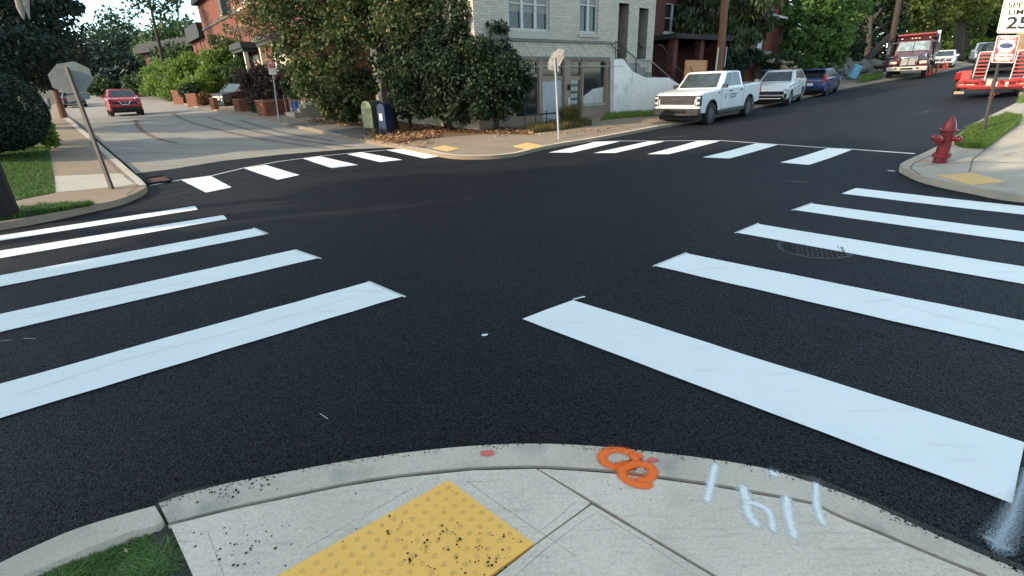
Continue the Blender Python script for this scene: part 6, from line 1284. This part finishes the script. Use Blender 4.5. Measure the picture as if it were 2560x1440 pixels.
plant('dark_shrub_tree', 'shadowy multi stemmed tree between the big tree and the dark tree', 'tree', G(1140,330,.08), jit(pc([(1060,190,19.6,1.1),(1110,235,19.4,.9),(1030,230,19.8,.9),(1085,130,19.8,1.1),(1010,260,19.8,.6),(1120,180,19.4,.9),(1065,265,19.6,.6),(1020,150,20,1.1),(1100,280,19.4,.45)]),6,.72), 24000, .10, g_dark, [G(1135,332,.0),AT(1115,300,19.8),AT(1075,240,19.8),AT(1060,150,19.8)], 4, .12, gaps=.22)
for i,(x,dx) in enumerate(((1150,12),(1118,-30),(1030,-25),(1165,25))):
    p = G(x,328,.05); b = MB(); q = AT(x+dx,240,depth(p))-p; b.path([(0,0,-.1), q*.5+Vector((.05,.05,0)), q], [.09,.07,.05], 7); o = b.build('stem', m_bark, None); o.location = p
    tag(o, ['slim dark stem rising left of the dark tree','leaning stem right of the big trunk, mid corner','leaning stem just right of the big trunk','slim stem closest to the dark tree trunk'][i], 'tree stem')
# --- left edge
lt = pc([(40,40,24,2.2),(80,40,25,1.4),(60,140,23,1.7),(110,135,26,1.5),(80,200,24,1.0),(10,120,21,1.8),(140,120,28,1.3),(-60,60,22,2.5),(40,215,22,.8),(115,212,25,.45),(-30,180,20,1.5),(55,-30,25,1.7),(150,160,32,1.2),(165,125,34,1.2)])
plant('evergreen_tree', 'large dark evergreen filling the left edge behind the stop sign', 'tree', GZ(60,300,23), jit(lt,6,.75), 24000, .14, g_deep, [GZ(60,300,23), AT(62,150,23.5), AT(60,50,24), AT(50,-60,24)], 4, .28, bark=m_barkg, gaps=.25, up=.1, droop=.3)
plant('overhanging_branch', 'dark branch hanging into the sky at the top left', 'branch', AT(120,-30,17), jit(pc([(150,-10,17,.45),(175,12,17,.32),(192,28,17,.22),(120,-30,17,.6),(165,30,17,.15)],1.0),3,.7), 1500, .12, g_deep, gaps=.2, droop=.6)
b = MB(); p = AT(30,0,22); q = [AT(x,y,21.5)-p for x,y in ((40,-60),(52,20),(60,50))]; b.path(q,[.2,.15,.02],8); b.path([AT(x,y,21.4)-p for x,y in ((62,-60),(66,10),(74,48))],[.15,.10,.02],8); o = b.build('pale_trunk', m_barkg, None); o.location = p; tag(o, 'pale forked bare trunk among the dark leaves at the top left corner', 'tree trunk')
hb = G(20,362,.1)
plant('round_hedge', 'smooth rounded dark hedge on the lawn at the left edge', 'hedge', hb, [(*(AT(-5,280,14.5)),1.12,1.12,1.08),(*(AT(-90,290,14.0)),1.3,1.2,1.1),(*(AT(10,320,14.3)),.85,.9,.6)], 34000, .05, g_deep, shell=.97, gaps=.0, up=.1, jitter=.018)
plant('fern_clump', 'bright green fern clump by the pavement edge at the left', 'plant', G(115,358,.1), jit(pc([(105,320,16.5,.38),(120,342,16,.28),(98,300,17,.3),(130,350,15.8,.18)]),3,.6), 1900, .11, g_bright, long=2.6, gaps=.1, droop=.5)
# near tree trunk on the verge (its crown is above the frame and shades the crossing)
tb = G(6,545,.12); plant('verge_tree', 'dark tree trunk at the left edge by the curb, crown above the frame', 'tree', tb, jit([(tb.x-1.6,tb.y-2.2,8.4,1.6,1.6,1.1),(tb.x-2.6,tb.y-4.5,9.2,1.8,1.8,1.3),(tb.x-3.6,tb.y-2.2,9.6,1.6,1.6,1.1)],4,.7), 3600, .14, g_dark, [tb,tb+Vector((0,0,3)),tb+Vector((-.4,-.4,6)),tb+Vector((-1.6,-2,8))], 3, .24, bark=mat('black_bark', (.022,.018,.016), (.012,.010,.010), .95, s1=3, s2=12, vec=(5,5,1), bump=.8, bs=10), gaps=.3)
# --- far left street
far = [('broad rounded tree at the far end of the left street',GZ(300,210,95),[(295,88,95,5.5),(270,112,92,4.6),(325,102,95,5),(300,140,92,6.5),(345,130,95,5),(255,150,90,5)],g_far,7500),
 ('tree group with airy tops behind the thin leaning tree',GZ(450,190,85),[(430,95,85,4),(475,95,85,4.2),(450,130,82,5),(405,125,85,4),(500,125,82,4),(470,160,80,4.5),(420,160,80,4.5)],g_mid,8500),
 ('dark tree left of the broad rounded tree',GZ(225,220,80),[(200,125,80,3.6),(235,150,80,4.0),(200,165,76,4),(260,190,78,3.5),(225,190,76,3)],g_deep,5000),
 ('dark low tree below the broad rounded tree',GZ(330,225,70),[(300,195,70,2.6),(330,190,70,2.6),(270,205,68,2.2),(350,205,68,2)],g_deep,4500)]
for l, bs_, cl, m_, n_ in far: plant('distant_tree', l, 'tree', bs_, jit(pc(cl),6,.8), n_, .42, m_, None if 'low' in l else [bs_, bs_+Vector((0,0,5)), bs_+Vector((0,0,8))], 3, .4, group='trees at the far end of the left street', gaps=.45)
for l, cl, Z in (('low clipped green hedge at the far end of the left street',[(215,212,62,1.3),(235,212,62,1.4),(255,212,62,1.3)],62),('low dark hedge in front of the far pale house',[(330,214,60,1.3),(360,212,60,1.4),(385,208,58,1.6)],60)):
    plant('far_hedge', l, 'hedge', GZ(cl[0][0],224,Z), jit(pc(cl),4,.7), 2500, .22, g_mid, gaps=.1)
root = plant('slender_tree', 'tall thin leaning tree with sparse leaves on the green bank', 'tree', GZ(408,178,52), jit(pc([(372,10,50,1.8),(390,-30,50,1.8),(350,25,50,1.2),(400,30,50,1.4),(430,10,50,1.3)]),4,1.0), 750, .26, g_far, [GZ(408,185,52),AT(400,120,52),AT(384,50,51),AT(370,-20,50)], 3, .22, bark=m_bark, gaps=.4)
# green bank with shrubs along the left street
def mound(name, pts, dzs, m, kind):
    V=[];n = len(pts)
    for (x,y,Z,h_) in pts: p = GZ(x,y,Z); V.append((p.x,p.y,p.z-.3)); V.append((p.x,p.y,p.z+h_))
    return V
plant('bank_shrub', 'bright green grassy shrubs climbing the bank on the left street', 'shrub', GZ(400,225,52), jit(pc([(385,215,56,1.5),(410,195,55,2.0),(425,215,52,1.6),(440,180,55,1.8),(370,225,58,1.0)]),5,.8), 5500, .20, g_bright, gaps=.2)
plant('bank_shrub', 'leafy green shrub above the far brick planters', 'shrub', GZ(480,225,44), jit(pc([(465,190,46,1.6),(495,175,45,1.8),(480,215,43,1.2),(450,205,46,1.3),(510,205,42,1.2)]),5,.8), 6000, .18, g_bright, gaps=.25)
plant('bank_shrub', 'yellow green shrub behind the dark SUV', 'shrub', GZ(560,225,43), jit(pc([(540,170,44,1.6),(520,200,44,1.3),(565,165,44,1.5),(555,195,43.5,1.1)]),5,.8), 6000, .17, g_bright, gaps=.25)
plant('bank_shrub', 'grey green shrub in front of the row house porches', 'shrub', GZ(610,235,38), jit(pc([(600,175,41.5,1.3),(615,200,41.5,1.0),(590,205,42,.8)]),5,.8), 3500, .15, g_mid, gaps=.3)
plant('purple_shrub', 'dark purple leaved shrub above the nearest brick planter', 'shrub', GZ(660,262,29), jit(pc([(640,205,29.5,1.0),(665,200,29,1.1),(690,215,28.5,.9),(650,235,29,.8),(680,240,28,.8),(700,190,28.5,.7)]),5,.8), 6500, .12, g_purple, gaps=.2)
plant('planter_plants', 'dark rounded bush spilling over the second far planter', 'shrub', GZ(475,236,41), pc([(475,228,41,.75),(462,230,41,.5)]), 1500, .14, g_dark, gaps=.1)
plant('planter_plants', 'reddish flowering plant at the brick pier', 'shrub', GZ(512,258,34), pc([(512,246,34,.45),(505,252,34,.35)]), 900, .10, leafmat('leaf_redmix',(.20,.05,.03),(.07,.08,.03)), gaps=.1)
for i,(x,y,Z) in enumerate(((638,275,25.5),(647,277,25.3),(655,277,25.2))):
    p = G(x,y+6,.1); c = p; plant('box_shrub', ['leftmost of the three small round box shrubs','middle one of the three small round box shrubs','rightmost of the three small round box shrubs'][i]+' by the nearest planter', 'shrub', p, [(c.x,c.y,p.z+.22,.2,.2,.2)], 1200, .04, g_mid, shell=.9, gaps=.0, group='small round box shrubs')
# --- right street
plant('evergreen_tree', 'drooping evergreen behind the brown utility pole', 'tree', GZ(1840,190,31), jit(pc([(1760,20,30,1.3),(1800,70,30,1.2),(1860,30,30.5,1.5),(1900,0,31,1.3),(1840,100,30,1.1),(1750,80,29.5,.9),(1720,10,29.5,1.1),(1880,80,31,.8),(1820,130,30,.8),(1800,-60,30,2),(1900,-60,31,1.6),(1860,70,30.5,1.3),(1900,50,31,1.1),(1780,40,30,1.3),(1710,60,30,1.0)]),6,.8), 24000, .14, g_need, [GZ(1850,190,31),AT(1850,90,31),AT(1850,0,31)], 4, .2, gaps=.35, long=2.6, droop=1.2, up=-.1)
plant('dark_bush', 'dark bushes at the foot of the evergreen above the pickup', 'shrub', GZ(1830,180,30), jit(pc([(1820,150,30,.9),(1850,160,30,.8),(1870,140,31,.8),(1800,165,29,.7)]),5,.7), 4500, .11, g_deep, gaps=.15)
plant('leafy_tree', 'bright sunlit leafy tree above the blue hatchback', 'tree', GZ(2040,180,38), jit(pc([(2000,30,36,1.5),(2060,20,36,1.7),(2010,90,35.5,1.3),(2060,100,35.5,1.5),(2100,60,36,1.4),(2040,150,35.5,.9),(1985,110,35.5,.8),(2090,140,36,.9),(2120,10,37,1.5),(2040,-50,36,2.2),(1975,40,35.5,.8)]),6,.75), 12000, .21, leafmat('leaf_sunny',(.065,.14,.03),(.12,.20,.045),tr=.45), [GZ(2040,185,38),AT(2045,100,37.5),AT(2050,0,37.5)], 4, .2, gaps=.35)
plant('leafy_tree', 'dark tree with a bare trunk left of the dump truck', 'tree', GZ(2170,170,44), jit(pc([(2150,30,46,2.2),(2200,60,46,2.0),(2140,100,45,1.4),(2190,0,46,2.4),(2230,110,47,1.3),(2165,75,45,1.5)]),6,.8), 9000, .22, g_dark, [GZ(2168,165,44),AT(2172,100,44),AT(2178,40,44)], 4, .3, bark=m_bark, gaps=.3)
b = MB(); p = AT(2160,155,42); q = AT(2222,90,42)-p; b.path([(0,0,0), q*.5, q],[.28,.24,.18],8); o = b.build('fallen_trunk', m_bark, None); o.location = p; tag(o, 'grey fallen tree trunk slanting up behind the dump truck', 'tree trunk')
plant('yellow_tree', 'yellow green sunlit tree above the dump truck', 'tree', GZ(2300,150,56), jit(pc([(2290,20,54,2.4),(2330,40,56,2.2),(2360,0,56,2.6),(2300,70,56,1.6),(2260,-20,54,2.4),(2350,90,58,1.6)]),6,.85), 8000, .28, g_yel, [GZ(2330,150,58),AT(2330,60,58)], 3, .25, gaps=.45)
plant('shade_tree', 'tree with a broad dark trunk up the right street', 'tree', GZ(2390,150,60), jit(pc([(2400,20,60,2.8),(2440,40,62,2.4),(2380,70,62,1.8),(2430,-20,60,3)]),6,.85), 7000, .28, g_yel, [GZ(2392,155,60),AT(2400,80,60),AT(2410,0,60)], 4, .65, gaps=.45)
plant('shade_tree', 'second dark trunked tree behind the white car', 'tree', GZ(2412,148,66), jit(pc([(2470,30,66,2.8),(2500,60,68,2.4),(2450,80,70,1.8),(2520,10,66,3),(2540,60,66,2.5)]),6,.85), 7000, .30, g_mid, [GZ(2412,148,66),AT(2420,80,66),AT(2430,0,66)], 4, .45, gaps=.4)
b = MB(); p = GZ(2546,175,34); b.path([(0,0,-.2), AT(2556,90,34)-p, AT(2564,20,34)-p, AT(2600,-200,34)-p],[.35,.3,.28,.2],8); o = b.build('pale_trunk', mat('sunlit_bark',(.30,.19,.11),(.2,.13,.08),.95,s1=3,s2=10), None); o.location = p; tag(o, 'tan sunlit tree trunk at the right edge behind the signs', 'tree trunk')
plant('dark_bush', 'dark bushes on the bank between the white door and the boulders', 'shrub', GZ(1950,170,33), jit(pc([(1925,150,33.2,.7),(1950,150,33.4,.8),(1975,145,33.6,.7),(1900,150,33,.5),(1990,155,33.5,.5)]),5,.7), 4500, .12, g_mid, gaps=.15)
plant('leafy_tree', 'mid green tree in front of the dark house on the left street', 'tree', GZ(470,215,60), jit(pc([(440,135,62,2.2),(490,125,62,2.4),(530,140,60,2.0),(465,165,60,2.2),(510,165,58,2.0),(415,150,63,1.8)]),6,.8), 7000, .28, g_mid, [GZ(470,215,60),AT(475,150,60)], 3, .2, gaps=.35)
plant('leafy_tree', 'small tree before the tall end of the brick row houses', 'tree', GZ(590,235,44), jit(pc([(575,140,45,1.3),(600,120,44,1.2),(560,115,46,1.1),(615,150,43,1.0)]),6,.9), 3600, .18, g_main, [GZ(590,235,44),AT(590,150,44)], 3, .1, gaps=.45)
# far woods as masses
def woods(name, lst, n, size, m, kind='stuff'):
    cl = jit(pc(lst),5,.8); o = leaves(name, cl, n, size, m, None, gaps=.2); o['kind'] = 'stuff'
woods('far_woods', [(x,y+random.uniform(-8,8),random.uniform(110,135),6.5) for x in range(-60,300,34) for y in (165,200)]+[(x,185+random.uniform(-8,8),115,5) for x in range(300,560,30)], 13000, .8, g_far)
woods('far_woods', [(x,y+random.uniform(-10,10),random.uniform(72,90),7) for x in range(1640,2620,60) for y in (-40,30,95)], 17000, .62, g_mid)
woods('undergrowth', [(x,y,Z,1.5) for x,y,Z in ((1950,120,42),(1990,110,42),(2080,150,42),(2110,130,42),(2230,150,48),(1640,60,40),(2250,170,50),(2150,150,46),(2020,165,39))], 9000, .2, g_dark)
woods('sunlit_grass_bank', [(2350,118,70,2.2,.5),(2385,122,70,2.2,.5),(2440,122,70,2.4,.5),(2480,118,68,2.2,.5),(2420,128,66,1.8,.4)], 5000, .3, g_bright)
# --- tall trees outside the frame on the left: their crowns cast the soft edge of the shade
for i,(x,y,h_,s_) in enumerate(((21,-3,8.5,2.8),(27,2,9,3),(33,10,10,3.2),(17,-12,9,3),(27,-12,10,3.2),(7,-20,8,3),(-3,-22,8,3),(-27,13.5,11.5,2.7),(-30,19,12,2.8),(-34,26,12,3),(-13.5,-1.8,12.2,2.6),(-17,1.0,12.5,2.3),(-12,-6,12.5,3.0),(-23,1.5,14.5,2.6),(-10,-9,11,2.8),(-24,-3,16,3.2))):
    cl = [(x+random.uniform(-1,1)*s_*.6,y+random.uniform(-1,1)*s_*.5,h_-random.uniform(0,4.5),s_*.62,s_*.62,s_*.6) for _ in range(7)]
    plant('street_tree', 'shade tree outside the frame around the near side of the crossing', 'tree', (x,y,0), jit(cl,3,.7), 7000, .26, g_dark, [Vector((x,y,-.1)),Vector((x,y,4)),Vector((x+.3,y,h_-2))], 3, .25, group='shade trees outside the frame', gaps=.2)
# --- ground cover
def blades(name, poly, n, h_, m, dz, lean=.5, wd=.006, clump=1):
    xs = [p[0] for p in poly]; ys = [p[1] for p in poly]; P = []
    from mathutils.geometry import intersect_point_tri_2d
    tr = bmesh.new(); vs = [tr.verts.new((p[0],p[1],0)) for p in poly]; tr.faces.new(vs); bmesh.ops.triangulate(tr, faces=tr.faces[:]); T = [[v.co.to_2d() for v in f.verts] for f in tr.faces]; ar = [abs((t[1]-t[0]).cross(t[2]-t[0])) for t in T]; tr.free()
    ar = np.array(ar)/sum(ar); k = rng.choice(len(T), n, p=ar); u, v = rng.random(n), rng.random(n); f = u+v > 1; u[f], v[f] = 1-u[f], 1-v[f]
    A = np.array([[list(q) for q in t] for t in T]); XY = A[k,0]+(A[k,1]-A[k,0])*u[:,None]+(A[k,2]-A[k,0])*v[:,None]
    Z = HT(XY[:,0],XY[:,1])+dz; hh = h_*(.4+.9*rng.random(n))*(.85+.25*np.sin(XY[:,0]*15)*np.sin(XY[:,1]*13)); a = rng.random(n)*2*pi; d = np.stack([np.cos(a),np.sin(a)],1); s = np.stack([-d[:,1],d[:,0]],1)*wd
    B = np.concatenate([XY,Z[:,None]],1); S = np.concatenate([s,np.zeros((n,1))],1); mid = B+np.concatenate([d*(hh*lean*.35)[:,None],(hh*.6)[:,None]],1); tip = B+np.concatenate([d*(hh*lean*(.7+rng.random(n)))[:,None],(hh*.9)[:,None]],1)
    V = np.stack([B-S,B+S,mid+S*.8,mid-S*.8,tip+S*.15,tip-S*.15],1).reshape(-1,3); i = np.arange(n)[:,None]*6; Fq = np.concatenate([i+np.array([[0,1,2,3]]),i+np.array([[3,2,4,5]])],0)
    o = rawmesh(name, V, Fq, m); o['kind'] = 'stuff'; return o
g_grass = leafmat('grass_blades', (.045,.12,.022), (.11,.21,.045), ((.14,.14,.06),.93), tr=.4, clump=3)
g_grassb = leafmat('grass_sunny', (.10,.19,.03), (.19,.28,.055), ((.25,.22,.09),.93), tr=.4, clump=3)
g_dry = leafmat('dry_weeds', (.16,.13,.05), (.10,.12,.035), ((.3,.15,.07),.85), tr=.3, clump=3)
npoly = gx([(414,1320),(330,1342),(225,1382),(120,1428),(-40,1500),(-60,1640),(560,1640),(470,1440)], .04)
o = sheet('near_soil', npoly, -.02, m_lawn, .3)
blades('near_grass', gx([(408,1322),(330,1348),(225,1388),(120,1434),(-40,1505),(-60,1640),(545,1640),(458,1440)], .04), 26000, .048, leafmat('near_grass_blades', (.04,.12,.022), (.19,.32,.08), ((.30,.30,.14),.95), tr=.4, clump=6), -.015, lean=1.0, wd=.0036)
blades('verge_grass', [Vector(p) for p in vg], 16000, .11, g_grassb, .13, lean=.8, wd=.006)
blades('lawn_grass', lawn_poly, 36000, .05, g_grass, .125, lean=.7, wd=.008)
blades('left_verge_grass', verge_poly, 5000, .09, g_grass, .125, lean=.9, wd=.007)
blades('right_lawn_grass', gx([(2540,262),(2600,236),(2700,225),(2700,205),(2600,205),(2545,248)], .12), 5000, .14, g_grassb, .13, wd=.008)
blades('wall_weeds', gx([(1500,302),(1560,296),(1650,290),(1650,278),(1560,282),(1520,288)], .1), 3500, .20, g_grassb, .1, wd=.010)
blades('shop_weeds', gx([(1330,334),(1400,326),(1480,314),(1470,306),(1400,312),(1310,326)], .1), 4000, .30, g_dry, .1, wd=.010)
blades('shop_weeds', gx([(1408,318),(1440,316),(1440,308),(1405,309)], .1), 1800, .75, g_dry, .1, wd=.013)
blades('bank_grass', [Vector((AT(x,y,Z)).to_2d()) for x,y,Z in ((1850,200,28),(1915,205,28),(1930,190,31),(1860,175,31))], 5000, .35, g_grassb, .25, wd=.02)
blades('bank_grass', [Vector((AT(x,y,Z)).to_2d()) for x,y,Z in ((2150,205,34.5),(2200,198,36),(2205,185,39),(2150,190,38))], 3000, .28, g_grassb, .15, wd=.02)
# fallen leaves
def litter(name, poly, n, size, m, dz=.01, lift=.05):
    o = blades(name, poly, 10, .1, m, dz); me = o.data
    tr = bmesh.new(); vs = [tr.verts.new((p[0],p[1],0)) for p in poly]; tr.faces.new(vs); bmesh.ops.triangulate(tr, faces=tr.faces[:]); T = np.array([[list(v.co.to_2d()) for v in f.verts] for f in tr.faces]); tr.free()
    ar = np.abs(np.cross(T[:,1]-T[:,0], T[:,2]-T[:,0])); k = rng.choice(len(T), n, p=ar/ar.sum()); u, v = rng.random(n), rng.random(n); f = u+v > 1; u[f], v[f] = 1-u[f], 1-v[f]
    XY = T[k,0]+(T[k,1]-T[k,0])*u[:,None]+(T[k,2]-T[k,0])*v[:,None]; Z = HT(XY[:,0],XY[:,1])+dz+rng.random(n)*lift
    P = np.concatenate([XY,Z[:,None]],1); nr = rng.normal(size=(n,3))*.35+np.array([0,0,1]); nr /= np.linalg.norm(nr,axis=1)[:,None]; a = rng.normal(size=(n,3)); a -= nr*(a*nr).sum(1)[:,None]; a /= np.linalg.norm(a,axis=1)[:,None]; b = np.cross(nr,a); s = size*(.5+rng.random(n))[:,None]
    V = np.stack([P-a*s*.6,P+b*s*.45,P+a*s*.6,P-b*s*.45],1).reshape(-1,3); bpy.data.objects.remove(o)
    o = rawmesh(name, V, np.arange(n*4).reshape(n,4), m); o['kind'] = 'stuff'
m_leafl = leafmat('fallen_leaves', (.34,.17,.08), (.50,.33,.18), ((.14,.07,.04),.75), tr=.15, clump=4)
litter('fallen_leaves', gx([(930,345),(985,360),(1040,352),(1100,345),(1090,330),(1000,325),(930,330)], .1), 2400, .085, m_leafl, .11, .12)
litter('fallen_leaves', gx([(760,306),(905,316),(905,300),(790,296)], .1), 900, .08, m_leafl, .11)
litter('fallen_leaves', gx([(1010,328),(1200,334),(1330,338),(1340,328),(1250,318),(1000,312)], .1), 2600, .085, m_leafl, .11, .08)
litter('fallen_leaves', gx([(850,340),(1000,366),(1060,372),(1100,352),(900,338)], .1), 450, .07, m_leafl, .11, .01)
litter('fallen_leaves', gx([(1180,345),(1500,332),(1560,312),(1350,335)], .1), 160, .06, m_leafl, .11, .01)
litter('fallen_leaves', npoly, 12, .022, m_leafl, .03, .03)
m_soild = mat('leafy_soil', (.16,.10,.055), (.09,.06,.035), .95, s1=1.5, s2=14, bump=.5, bs=15)
sheet('tree_bed', gx([(925,332),(985,356),(1050,346),(1200,336),(1325,336),(1318,322),(1000,300),(760,290),(905,316)], .1), .108, m_soild, .8)
# crumbs of asphalt and chalk along the near curb
def crumbs(name, line, n, sp, sz, m, dz):
    V=[];Fq=[]
    for _ in range(n):
        t = random.random()*(len(line)-1); i = int(t); p = line[i].lerp(line[i+1], t-i)+Vector((random.gauss(0,sp),random.gauss(0,sp))); r = random.uniform(.4,1)*sz; z = hz(*p)+dz; k = len(V); 
        a = random.random()*6
        V += [(p.x+r*cos(a+q),p.y+r*sin(a+q)*random.uniform(.6,1),z) for q in (0,1.6,3.1,4.7)]+[(p.x,p.y,z+r*.8)]; Fq += [(k,k+1,k+4,k+4),(k+1,k+2,k+4,k+4),(k+2,k+3,k+4,k+4),(k+3,k,k+4,k+4)]
    me = bpy.data.meshes.new(name); me.from_pydata(V, [], [f[:3] for f in Fq]); me.materials.append(m); o = bpy.data.objects.new(name, me); COL.objects.link(o); o['kind'] = 'stuff'
crumbs('asphalt_crumbs', gx(near_out_M, zc), 420, .018, .006, m_asph, zc+.002)
crumbs('asphalt_crumbs', gx(near_out_R, zc), 160, .018, .006, m_asph, zc+.002)
crumbs('asphalt_crumbs', gx([(440,1330),(560,1350),(640,1400),(900,1340),(1150,1360),(1250,1400)], zc), 70, .12, .005, m_asph, zc+.008)
crumbs('pale_grit', gx([(400,700),(1200,620),(1900,760)],0), 60, .9, .004, mat('pale_grit',(.4,.4,.4)), .004)
crumbs('asphalt_crumbs', gx([(960,1320),(1060,1400),(1140,1330),(1200,1420),(1280,1340),(1000,1435)], zc), 60, .05, .008, m_asph, zc+.010)
crumbs('asphalt_crumbs', gx([(530,1330),(600,1360),(660,1380),(560,1420)], zc), 26, .05, .008, m_asph, zc+.004)
crumbs('asphalt_crumbs', gx([(520,1240),(600,1225),(700,1205)], zc), 30, .03, .009, m_asph, zc+.003)
